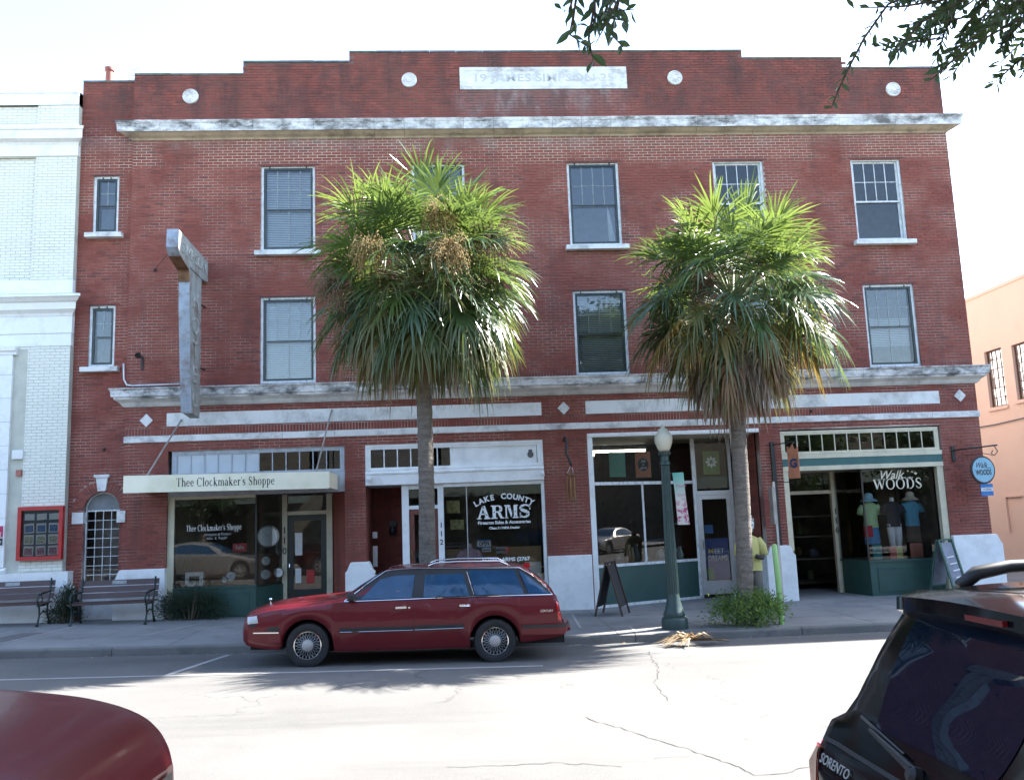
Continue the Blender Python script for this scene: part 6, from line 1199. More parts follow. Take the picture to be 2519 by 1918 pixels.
# ------------------------------------------------------------------ plants
def leafmat(name, col, trans, rough=0.4, var=0.3, tw=0.4, spec=0.5):
    if name in MATS: return MATS[name]
    m = bpy.data.materials.new(name); m.use_nodes = True; nt = m.node_tree; nt.nodes.clear(); out = nt.nodes.new('ShaderNodeOutputMaterial')
    oi = nt.nodes.new('ShaderNodeObjectInfo'); nz = noise(nt, 3.0, 3)
    f = mth(nt, 'ADD', mth(nt, 'MULTIPLY', oi.outputs['Random'], 0.6), mth(nt, 'MULTIPLY', nz, 0.4))
    c = mixc(nt, f, tuple(x * (1 - var) for x in col), tuple(x * (1 + var) for x in col))
    bs = nd(nt, 'ShaderNodeBsdfPrincipled', Roughness=rough); bs.inputs['Specular IOR Level'].default_value = spec; nt.links.new(c, bs.inputs['Base Color'])
    tl = nt.nodes.new('ShaderNodeBsdfTranslucent'); tl.inputs[0].default_value = (*trans, 1)
    mx = nd(nt, 'ShaderNodeMixShader', i0=tw); nt.links.new(bs.outputs[0], mx.inputs[1]); nt.links.new(tl.outputs[0], mx.inputs[2]); nt.links.new(mx.outputs[0], out.inputs[0])
    MATS[name] = m; return m
m_fr = [leafmat('palm_green', (0.08, 0.13, 0.045), (0.16, 0.23, 0.05), 0.3, tw=0.28, spec=0.55), leafmat('palm_blue_green', (0.07, 0.115, 0.062), (0.11, 0.18, 0.055), 0.28, tw=0.22, spec=0.55), leafmat('palm_fresh', (0.085, 0.135, 0.035), (0.22, 0.30, 0.06), 0.3, tw=0.32)]
m_frold = [leafmat('palm_yellowing', (0.20, 0.15, 0.05), (0.28, 0.19, 0.05), 0.5, tw=0.3), leafmat('palm_olive', (0.12, 0.125, 0.04), (0.2, 0.19, 0.04), 0.42, tw=0.3)]
m_frdead = [leafmat('palm_dead', (0.27, 0.165, 0.095), (0.2, 0.11, 0.05), 0.8, tw=0.2), leafmat('palm_dead_grey', (0.28, 0.225, 0.18), (0.12, 0.09, 0.06), 0.8, tw=0.15)]
m_pet = M('petiole', (0.14, 0.16, 0.06), 0.5, var=0.2); m_petd = M('dead_petiole', (0.2, 0.13, 0.07), 0.8, var=0.2)
def trunkmat():
    m, nt, bs, out = newmat('palm_bark'); g = nt.nodes.new('ShaderNodeNewGeometry')
    n1 = noise(nt, 3.0, 5, 0.7, stretch=(1, 1, 7)); n2 = noise(nt, 30, 4, 0.7, stretch=(1, 1, 0.6))
    c = mixc(nt, ramp(nt, n1, 0.3, 0.7), (0.10, 0.085, 0.07), (0.24, 0.205, 0.17)); c = mixc(nt, mth(nt, 'MULTIPLY', ramp(nt, n2, 0.5, 0.7), 0.7), c, (0.06, 0.05, 0.042))
    nt.links.new(c, bs.inputs['Base Color']); bs.inputs['Roughness'].default_value = 0.92; b = nd(nt, 'ShaderNodeBump', Strength=0.9, Distance=0.03); nt.links.new(mth(nt, 'ADD', n1, n2), b.inputs['Height']); nt.links.new(b.outputs[0], bs.inputs['Normal']); return m
m_trunk = trunkmat()
ZV = Vector((0, 0, 1))
def frond(B, az, el, L, droop, rng, nl=18, fold=0.2, curl=0.8, thin=1.0):
    """costapalmate leaf: stalk, arching rib, and two ranks of drooping blades"""
    b = MB(); d0 = Vector((math.cos(az) * math.cos(el), math.sin(az) * math.cos(el), math.sin(el))); Lp = L * 0.50; Lc = L * 0.26; pts = []
    for i in range(5): t = i / 4; pts.append(B + d0 * Lp * t - ZV * 0.10 * L * t * t)
    b.tube(pts, [0.026, 0.019, 0.015, 0.013, 0.011], 4, mi=1)
    d1 = (pts[-1] - pts[-2]).normalized(); sd = d1.cross(ZV); sd = sd.normalized() if sd.length > 0.05 else Vector((-math.sin(az), math.cos(az), 0))
    roll = rng.uniform(-0.5, 0.5); sd = (sd * math.cos(roll) + sd.cross(d1) * math.sin(roll)).normalized()
    for u_ in range(nl):
        u = u_ / (nl - 1); o = pts[-1] + d1 * Lc * u - ZV * curl * Lc * u * u * 0.6; tg = (d1 - ZV * curl * 1.2 * u * 0.6).normalized(); n = sd.cross(tg).normalized(); a = rad(112 - 102 * u)
        for sg in (-1, 1):
            aa = a + rng.uniform(-0.09, 0.09); dr = (tg * math.cos(aa) + sd * sg * math.sin(aa) + n * fold * math.sin(aa)).normalized(); l = L * (0.36 + 0.12 * math.sin(math.pi * min(1, u + 0.25))) * rng.uniform(0.82, 1.12)
            wd = dr.cross(n).normalized(); wd2 = (wd + n * rng.uniform(-0.9, 0.9)).normalized(); dd = droop * rng.uniform(0.55, 1.5); rows = []; lat = sd * rng.uniform(-0.12, 0.12)
            for t, hw in ((0.02, 0.012), (0.28, 0.024), (0.52, 0.0165 * thin), (0.78, 0.0105 * thin), (1.0, 0.0015)):
                k = max(0.0, t - 0.12); p = o + dr * l * (t - 0.35 * min(1, dd) * k * k) - ZV * dd * l * k ** 2.2 + lat * l * k * k; ww = wd if t < 0.3 else wd2; rows.append([p - ww * hw, p + ww * hw])
            b.grid(rows)
    return b
def palm(x, y, ztop, ncrown, lean, label, seed, n_green, n_old, n_dead, clusters, side, deadk=1.0):
    rng = random.Random(seed); zb = swz(x, y); t = thing('palm_tree', (x, y, zb), label, 'palm tree', 'palms at the kerb'); b = MB(); rows = []; N = 18; k = 60
    for i in range(k + 1):
        f = i / k; z = zb - 0.05 + (ztop + 0.25 - zb) * f; r = 0.148 - 0.022 * f + 0.05 * max(0, 0.05 - f) / 0.05 + (0.03 * max(0, f - 0.88) / 0.12) + 0.006 * (i % 2) + rng.uniform(-0.003, 0.003)
        xx = x + lean * f + 0.02 * math.sin(5 * f); rows.append([(xx + r * math.cos(2 * math.pi * j / N), y + r * math.sin(2 * math.pi * j / N), z) for j in range(N + 1)])
    b.grid(rows); b.build('trunk', m_trunk, t, smooth=60)
    cx_, cy_ = x + lean, y
    # leaf bases criss-crossing below the crown
    b = MB()
    for i in range(26):
        az = i * 2.4; z = ztop - 0.5 + 0.6 * i / 26; d = Vector((math.cos(az), math.sin(az), 0)); p = Vector((cx_, cy_, z)) + d * 0.14
        b.bar(p, p + d * 0.16 + ZV * 0.26, 0.07, 0.025, up=d)
    b.build('leaf_bases', m_petd, t)
    GA = 2.39996
    for i in range(n_green):
        f = (i + 0.5) / n_green; el = math.asin(1 - (1.60 if n_dead < 20 else 1.24) * f) if f > 0.04 else rad(75); el += rad(rng.uniform(-8, 8)); az = i * GA + rng.uniform(-0.25, 0.25); B = Vector((cx_, cy_, ztop + 0.32 - 0.5 * f)) + Vector((math.cos(az), math.sin(az), 0)) * 0.1
        L = (side * (1.0 + 0.26 * max(0, math.sin(el)) ** 1.5 - 0.24 * max(0, -math.sin(el)))) * rng.uniform(0.86, 1.06)
        L *= 1.08 if el > 0.5 else 1.0
        b = frond(B, az, el, L * 0.98, (0.22 + 0.55 * f + (0.25 if f > 0.75 else 0)), rng, fold=rng.uniform(0.0, 0.35), curl=0.25 + 0.75 * f)
        mm = (m_fr[2] if rng.random() < 0.55 else m_fr[0]) if f < 0.3 else rng.choice(m_fr[:2] + [m_fr[2]]) if f < 0.6 else rng.choice([m_fr[0], m_fr[1], m_frold[1], m_frold[1]]) if f < 0.82 else rng.choice([m_frold[1], m_frold[0], m_fr[0]])
        b.build('frond', [mm, m_pet], t, fix=False)
    for i in range(n_old):
        az = i * GA + 0.5; el = rad(rng.uniform(-52, -24)); B = Vector((cx_, cy_, ztop - 0.15)) + Vector((math.cos(az), math.sin(az), 0)) * 0.12
        b = frond(B, az, el, side * rng.uniform(0.6, 0.8) * (0.5 + 0.5 * deadk), 1.0, rng, fold=0.3, curl=1.3); b.build('frond', [rng.choice(m_frold), m_pet], t, fix=False)
    for i in range(n_dead):
        az = i * GA + 1.1; el = rad(rng.uniform(-78, -34) if n_dead > 20 else rng.uniform(-74, -48)); B = Vector((cx_, cy_, ztop - 0.3)) + Vector((math.cos(az), math.sin(az), 0)) * 0.15
        b = frond(B, az, el, side * rng.uniform(0.6, 0.84) * deadk, 1.1, rng, nl=12, fold=0.5, curl=1.4, thin=1.3); b.build('dead_frond', [rng.choice(m_frdead if rng.random() < 0.8 else m_frold), m_petd], t, fix=False)
    m_seed = M('golden_seed', (0.30, 0.20, 0.07), 0.8, var=0.4, scale=20); m_seed2 = M('brown_seed', (0.17, 0.10, 0.06), 0.9, var=0.4, scale=20)
    for (ddx, ddy, zc, rr, dk) in clusters:
        c = Vector((cx_ + ddx, cy_ + ddy, zc)); b = MB(); b.tube([Vector((cx_, cy_, ztop + 0.1)), Vector((cx_ + ddx * 0.5, cy_ + ddy * 0.5, (ztop + zc) / 2 + 0.3)), c], 0.014, 4)
        for k2 in range(170):
            v = Vector((rng.gauss(0, 1), rng.gauss(0, 0.8), rng.gauss(-0.3, 0.7))).normalized(); p0 = c + ZV * rng.uniform(-0.2, 0.3) * rr; p1 = p0 + v * rr * rng.uniform(0.3, 0.85); p2 = p1 + v * rr * 0.2 - ZV * rr * rng.uniform(0.2, 0.7); b.tube([p0, p1, p2], 0.0035, 3, cap=False)
            for q in (p1, p2, (p1 + p2) / 2):
                q = q + Vector((rng.gauss(0, .03), rng.gauss(0, .03), rng.gauss(0, .03))); s_ = rng.uniform(0.008, 0.014); b.add([q + Vector((s_, 0, -s_)), q + Vector((-s_, s_, -s_)), q + Vector((-s_, -s_, -s_)), q + Vector((0, 0, s_))], [(0, 1, 3), (1, 2, 3), (2, 0, 3), (2, 1, 0)])
        b.build('seed_cluster', m_seed2 if dk else m_seed, t, fix=False)
    return t
palm(7.74, -3.5, 6.2, 60, 0.07, 'palm tree behind the red wagon, with golden seed clusters in its crown', 11, 124, 30, 14,
     [(0.35, -1.3, 7.25, 0.34, False), (0.5, -1.75, 6.45, 0.42, False), (-0.8, -1.65, 6.5, 0.38, False), (1.3, -1.0, 6.85, 0.5, True), (-1.5, -1.1, 6.0, 0.42, True)], 2.02, 0.8)
palm(13.42, -3.5, 5.68, 60, 0.2, 'palm tree beside the lamp post, with a brown skirt of dead fronds', 23, 86, 4, 56, [(-0.8, -1.0, 5.9, 0.3, True)], 1.98, 0.84)

def leaf_quad(b, p, d, l, w, rng, mi=0):
    d = d.normalized(); s = d.cross(Vector((rng.gauss(0, 1), rng.gauss(0, 1), rng.gauss(0, 1)))).normalized(); n = s.cross(d)
    b.add([p, p + d * l * 0.3 + s * w * 0.42 + n * l * 0.03, p + d * l * 0.65 + s * w * 0.42 + n * l * 0.02, p + d * l - n * l * 0.1, p + d * l * 0.65 - s * w * 0.42 + n * l * 0.02, p + d * l * 0.3 - s * w * 0.42 + n * l * 0.03], [(0, 1, 2, 3), (0, 3, 4, 5)], mi)
def bush(name, c, rx, ry, h, n, ll, lw, mats, label, seed, hang=0.0, cat='shrub'):
    rng = random.Random(seed); t = thing(name, c, label, cat); c = Vector(c); b = MB()
    for i in range(14):
        a = rng.uniform(0, 6.28); q = c + Vector((rx * 0.7 * math.cos(a), ry * 0.7 * math.sin(a), h * rng.uniform(0.5, 0.95))); b.tube([c + Vector((0.1 * math.cos(a), 0.1 * math.sin(a), 0)), c.lerp(q, 0.5) + ZV * 0.1, q], [0.012, 0.008, 0.004], 4)
    b.build('stems', M('twig', (0.09, 0.065, 0.04), 0.9), t)
    cl = [(c + Vector((rx * 0.75 * math.cos(a) * r, ry * 0.75 * math.sin(a) * r, h * rng.uniform(0.25, 0.85) * (1.15 - 0.5 * r)))) for a, r in ((rng.uniform(0, 6.28), math.sqrt(rng.random())) for _ in range(26))]
    b = MB()
    for i in range(n):
        q = rng.choice(cl); off = Vector((rng.gauss(0, rx * 0.2), rng.gauss(0, ry * 0.2), rng.gauss(0, h * 0.14))); p = q + off
        if p.z < c.z + 0.01: p.z = c.z + rng.uniform(0.01, 0.06)
        leaf_quad(b, p, (off.normalized() * 0.8 + Vector((rng.gauss(0, .5), rng.gauss(0, .5), 0.35 - hang + rng.gauss(0, .5)))), ll * rng.uniform(0.7, 1.25), lw, rng, rng.randrange(len(mats)))
    b.build('foliage', mats, t, fix=False, kind='stuff'); return t
m_lf = [leafmat('bush_green', (0.09, 0.17, 0.045), (0.2, 0.36, 0.06), 0.45, tw=0.4), leafmat('bush_light', (0.15, 0.24, 0.06), (0.3, 0.45, 0.08), 0.45, tw=0.45)]  # leaf colours lightened to stand in for sunlight on the kerb shrub
m_lfd = [leafmat('rosemary_green', (0.022, 0.045, 0.022), (0.04, 0.07, 0.03), 0.6, tw=0.25), leafmat('rosemary_light', (0.035, 0.06, 0.03), (0.05, 0.09, 0.04), 0.6, tw=0.25)]
bush('kerb_shrub', (13.45, -3.62, swz(13.4, -3.6)), 0.72, 0.42, 0.62, 4200, 0.06, 0.024, m_lf, 'bright leafy shrub round the foot of the palm at the kerb', 3)
bush('wall_shrub', (0.22, -0.35, swz(0.2, -.3)), 0.36, 0.26, 0.72, 2600, 0.075, 0.012, m_lfd, 'dark feathery shrub between the two benches', 5)
bush('window_shrub', (2.75, -0.32, swz(2.8, -.3)), 0.72, 0.28, 0.72, 4200, 0.08, 0.012, m_lfd, 'dark spreading shrub under the clock shop window', 6)
# fallen frond on the road
ff = thing('fallen_frond', (11.85, -4.75, rdz(11.85, -4.75)), 'dry fallen palm frond lying in the gutter by the lamp post', 'palm frond'); rng = random.Random(5); b = MB(); bz = rdz(11.85, -4.75) + 0.02
m_dry = leafmat('dry_frond', (0.42, 0.30, 0.17), (0.3, 0.2, 0.1), 0.7, tw=0.15)
for i in range(46):
    a = rng.uniform(2.2, 4.6) if i < 34 else rng.uniform(-0.6, 0.6); l = rng.uniform(0.3, 0.62); o = Vector((12.1 + rng.gauss(0, .05), -4.72 + rng.gauss(0, .05), bz + 0.05)); rows = []
    for t, w in ((0, 0.012), (0.35, 0.02), (0.7, 0.013), (1, 0.002)):
        p = o + Vector((math.cos(a) * l * t * 1.1, math.sin(a) * l * t * 0.75, 0.12 * math.sin(math.pi * min(1, t + 0.12)) * rng.uniform(0.5, 1.3) - 0.03 * t)); s_ = Vector((-math.sin(a), math.cos(a), rng.uniform(-.3, .3))) * w; rows.append([p - s_, p + s_])
    b.grid(rows)
b.build('blades', m_dry, ff, fix=False); b = MB(); b.tube([(12.1, -4.72, bz + 0.06), (12.45, -4.68, bz + 0.05), (12.75, -4.62, bz + 0.01)], [0.02, 0.016, 0.014], 6); b.build('stalk', m_petd, ff)

# ------------------------------------------------------------------ shade tree on the near pavement, its sprays hanging into view
rng = random.Random(9)
m_elm = leafmat('elm_leaf', (0.035, 0.06, 0.028), (0.10, 0.17, 0.04), 0.38, tw=0.35); m_bark = M('grey_bark', (0.13, 0.11, 0.09), 0.9, var=0.25, scale=6, bump=0.5, bscale=20)
tx, ty = 13.6, -18.2; tz = sfp(tx) - 0.03; st = thing('shade_tree', (tx, ty, tz), 'broad leaved shade tree whose sprays hang in from the top right', 'tree')
b = MB(); b.tube([(tx, ty, tz - 0.05), (tx + 0.05, ty, 1.5), (tx - 0.05, ty + 0.1, 3.2), (tx - 0.2, ty + 0.3, 4.6), (tx - 0.3, ty + 0.4, 6.5)], [0.26, 0.2, 0.18, 0.15, 0.08], 14); b.build('trunk', m_bark, st, smooth=True)
limbs = [[(tx - 0.15, ty + 0.2, 4.0), (12.9, -16.9, 4.75), (11.8, -15.7, 4.95), (10.4, -15.3, 4.95), (9.2, -15.25, 4.85)], [(tx - 0.2, ty + 0.3, 4.4), (13.0, -16.6, 4.9), (12.4, -15.4, 4.75), (11.6, -15.1, 4.5)], [(tx - 0.2, ty + 0.3, 4.8), (14.5, -17.2, 5.6), (15.6, -16.2, 6.0)], [(tx - 0.25, ty + 0.3, 5.0), (12.2, -18.6, 6.2), (10.8, -18.4, 7.0)], [(tx - 0.3, ty + 0.4, 5.8), (12.6, -16.5, 6.9), (11.6, -14.2, 7.9), (9.8, -13.2, 8.3)]]
for L in limbs:
    b = MB(); b.tube(L, [0.09 * (1 - 0.8 * i / (len(L) - 1)) + 0.008 for i in range(len(L))], 8); b.build('limb', m_bark, st, smooth=True)
leafmeshes = []
for k in range(4):
    b = MB(); w = 0.30 + 0.05 * k; rows = []
    for t, ww in ((0, 0.02), (0.2, 0.6), (0.45, 1.0), (0.7, 0.75), (0.9, 0.3), (1, 0.02)): rows.append([(t, -w / 2 * ww, 0.05 * ww - 0.12 * t * t), (t, 0, -0.12 * t * t), (t, w / 2 * ww, 0.05 * ww - 0.12 * t * t)])
    b.grid(rows); leafmeshes.append(b.mesh('leaf', m_elm, fix=False))
nleaf = [0]; fol = MB(); m_twig = M('twig', (0.09, 0.065, 0.04), 0.9)
def spray(path, nl, l0=0.078, single=True):
    P = [Vector(p) for p in path]; b = MB(); b.tube(P, [0.006] * (len(P) - 1) + [0.002], 4); b.build('twig', m_twig, st)
    L = [0]
    for a, c in zip(P[:-1], P[1:]): L.append(L[-1] + (c - a).length)
    for i in range(nl):
        s = L[-1] * (0.08 + 0.92 * (i + 0.5) / nl); k = max(j for j in range(len(P) - 1) if L[j] <= s); f = (s - L[k]) / (L[k + 1] - L[k]); p = P[k].lerp(P[k + 1], f); d = (P[k + 1] - P[k]).normalized()
        sdv = Vector((d.z, 0, -d.x)) if i % 2 else Vector((-d.z, 0, d.x)); q = (d * 0.9 + sdv * 0.8 + Vector((rng.gauss(0, .3), rng.gauss(0, .4), -0.25 + rng.gauss(0, .2)))).normalized(); l = l0 * rng.uniform(0.7, 1.25)
        if single and nleaf[0] < 290:
            nleaf[0] += 1; rot = q.to_track_quat('X', 'Z') if abs(q.z) < 0.95 else q.to_track_quat('X', 'Y'); rollq = Matrix.Rotation(rng.uniform(-1.4, 1.4), 4, 'X')
            o = bpy.data.objects.new('leaf', rng.choice(leafmeshes)); COL.objects.link(o); o.parent = st; o.matrix_parent_inverse = PINV[st.name]; o.matrix_basis = Matrix.Translation(p) @ rot.to_matrix().to_4x4() @ rollq @ Matrix.Scale(l, 4)
        else: leaf_quad(fol, p, q, l, l * 0.4, rng)
def J(a): return rng.uniform(-a, a)
Yb = -15.3
# hanging spray over the middle
for k in range(11):
    x0 = 9.0 + 0.30 * k / 10 + J(.02); ln = [0.05, 0.16, 0.26, 0.34, 0.2, 0.14, 0.22, 0.16, 0.2, 0.26, 0.08][k]
    spray([(x0 + J(.05), Yb + J(.15), 4.80), (x0 + J(.04), Yb + J(.15), 4.60), (x0 + J(.05), Yb + J(.12), 4.50 - ln * 0.5), (x0 + J(.05) - 0.02, Yb + J(.12), 4.50 - ln)], 12, 0.088)
# long thin shoot and neighbours at the right
spray([(10.95, -15.3, 4.62), (10.62, -15.3, 4.46), (10.48, -15.3, 4.28), (10.36, -15.3, 4.08), (10.27, -15.3, 3.9)], 34, 0.055)
spray([(11.3, -15.3, 4.6), (11.0, -15.3, 4.5), (10.7, -15.3, 4.45), (10.42, -15.3, 4.44)], 20, 0.06)
spray([(10.95, -15.3, 4.45), (10.78, -15.3, 4.36), (10.66, -15.3, 4.22), (10.6, -15.3, 4.16)], 22, 0.055)
spray([(11.4, -15.2, 4.45), (11.12, -15.2, 4.3), (10.98, -15.2, 4.2), (10.86, -15.2, 4.1)], 18, 0.07)
for k in range(120):
    x0 = rng.uniform(11.1, 12.4); z0 = rng.uniform(4.42, 5.0); y0 = -15.2 + J(.4); d = Vector((-rng.uniform(0.1, 0.4), J(.2), -rng.uniform(0.1, 0.32))); 
    if x0 + d.x < 10.95: d.z *= 0.5
    spray([(x0, y0, z0), (x0 + d.x * .5, y0 + d.y * .5, z0 + d.z * .4), (x0 + d.x, y0 + d.y, z0 + d.z)], 20, 0.065, False)
for k in range(18000):
    c = rng.choice([(14.2, -17.5, 7.0), (15.2, -16.5, 7.2), (12.6, -17.3, 7.4), (13.5, -18.6, 8.0), (11.0, -18.2, 7.4), (12.6, -14.0, 8.3), (11.2, -13.6, 8.3), (9.8, -13.6, 8.3), (9.4, -17.5, 7.4), (12.2, -12.8, 8.4), (10.6, -12.7, 8.4), (13.2, -13.4, 8.4), (9.0, -12.8, 8.4), (8.4, -13.8, 8.3), (14.0, -12.9, 8.5), (14.3, -13.8, 8.5), (14.8, -13.2, 8.8)]); v = Vector((rng.gauss(0, .75), max(-1.6, min(0.9, rng.gauss(0, .7))), 0.35 + max(-0.6, rng.gauss(0, .4))))
    leaf_quad(fol, Vector(c) + v, Vector((rng.gauss(0, 1), rng.gauss(0, 1), -.5)), 0.24, 0.16, rng)
fol.build('foliage', m_elm, st, fix=False, kind='stuff')

def small_tree(x, y, h, label, seed):
    rg = random.Random(seed); z = sfp(x) - 0.05; t = thing('street_tree', (x, y, z), label, 'tree', 'trees on the near pavement'); b = MB(); b.tube([(x, y, z), (x + 0.05, y, z + h * 0.25), (x - 0.05, y, z + h * 0.5), (x, y + 0.1, z + h * 0.8)], [0.16, 0.12, 0.1, 0.04], 10); b.build('trunk', m_bark, t, smooth=True)
    fb = MB(); lb = MB()
    for k in range(16):
        a = k * 2.4; r = h * 0.3 * rg.uniform(0.3, 1); q = Vector((x + r * math.cos(a), y + r * math.sin(a), z + h * (0.5 + 0.45 * k / 16))); lb.tube([(x, y, z + h * (0.35 + 0.3 * k / 16)), q], [0.04, 0.01], 5)
        for j in range(260):
            leaf_quad(fb, q + Vector((rg.gauss(0, .55), rg.gauss(0, .55), rg.gauss(0, .45))), Vector((rg.gauss(0, 1), rg.gauss(0, 1), -.3)), 0.2, 0.12, rg)
    lb.build('limbs', m_bark, t, smooth=True); fb.build('crown', m_elm, t, fix=False, kind='stuff')
small_tree(29.5, -18.4, 6.5, 'leafy street tree on the near pavement beyond the right edge', 41); small_tree(24.0, -18.6, 6.0, 'second leafy street tree on the near pavement beyond the right edge, nearer the camera', 42); small_tree(-2.5, -18.4, 6.0, 'leafy street tree on the near pavement beyond the left edge', 43)
rng = random.Random(77); b = MB()
for k in range(240):
    x = rng.uniform(-2, 19); near = rng.random() < 0.6; y = KERB - abs(rng.gauss(0, 0.18)) - 0.03 if near else rng.uniform(-4, -0.3)
    z = (rdz(x, y) if near else swz(x, y)) + 0.006; a = rng.uniform(0, 6.28); l = rng.uniform(0.03, 0.08); d = Vector((math.cos(a), math.sin(a), rng.uniform(0, .15))); s_ = Vector((-math.sin(a), math.cos(a), 0)) * l * 0.25; p = Vector((x, y, z)); b.add([p, p + d * l * .5 + s_, p + d * l, p + d * l * .5 - s_], [(0, 1, 2, 3)])
b.build('leaf_litter', m_dry, None, fix=False, kind='stuff', label='dry leaves and bits scattered along the kerb and pavement')
# ------------------------------------------------------------------ vehicles
def carpaint(name, col, flake=0.25, rough=0.35, dust=0.0, coat=0.6):
    m, nt, bs, out = newmat(name); c = mixc(nt, ramp(nt, noise(nt, 1.2, 4), 0.3, 0.7), tuple(x * 0.92 for x in col), col)
    if dust: c = mixc(nt, mth(nt, 'MULTIPLY', ramp(nt, noise(nt, 60, 4, 0.8), 0.62, 0.75), dust), c, (0.4, 0.36, 0.33))
    nt.links.new(c, bs.inputs['Base Color']); bs.inputs['Metallic'].default_value = flake; bs.inputs['Roughness'].default_value = rough
    bs.inputs['Coat Weight'].default_value = coat; bs.inputs['Specular IOR Level'].default_value = 0.3; bs.inputs['Coat Roughness'].default_value = 0.06
    b = nd(nt, 'ShaderNodeBump', Strength=0.03, Distance=0.01); nt.links.new(noise(nt, 3, 2), b.inputs['Height']); nt.links.new(b.outputs[0], bs.inputs['Coat Normal']); return m
m_cglass = M('car_glass', (0.022, 0.06, 0.12), 0.03, var=0.15, spec=0.5); m_cglass.node_tree.nodes['Principled BSDF'].inputs['IOR'].default_value = 1.5  # blue of the reflected sky put into the base colour
m_wire = M('dull_wire_chrome', (0.42, 0.42, 0.42), 0.35, metal=0.9, var=0.1); m_trimblk = M('black_plastic', (0.014, 0.014, 0.015), 0.5, var=0.2); m_under = M('underbody', (0.01, 0.01, 0.01), 0.9)
m_redlens = M('red_lens', (0.45, 0.012, 0.015), 0.15, var=0.1, coat=1); m_clearlens = M('clear_lens', (0.45, 0.46, 0.46), 0.12, var=0.15, scale=30, coat=1); m_amber = M('amber_lens', (0.6, 0.2, 0.02), 0.2, coat=1)
def curve(pts):
    xs = [p[0] for p in pts]; zs = [p[1] for p in pts]; n = len(xs); d = [(zs[i + 1] - zs[i]) / (xs[i + 1] - xs[i]) for i in range(n - 1)]
    m = [d[0]] + [0 if d[i - 1] * d[i] <= 0 else 2 / (1 / d[i - 1] + 1 / d[i]) for i in range(1, n - 1)] + [d[-1]]
    def f(x):
        if x <= xs[0]: return zs[0]
        if x >= xs[-1]: return zs[-1]
        i = max(k for k in range(n - 1) if xs[k] <= x); h = xs[i + 1] - xs[i]; t = (x - xs[i]) / h
        return (2 * t ** 3 - 3 * t * t + 1) * zs[i] + (t ** 3 - 2 * t * t + t) * h * m[i] + (-2 * t ** 3 + 3 * t * t) * zs[i + 1] + (t ** 3 - t * t) * h * m[i + 1]
    return f
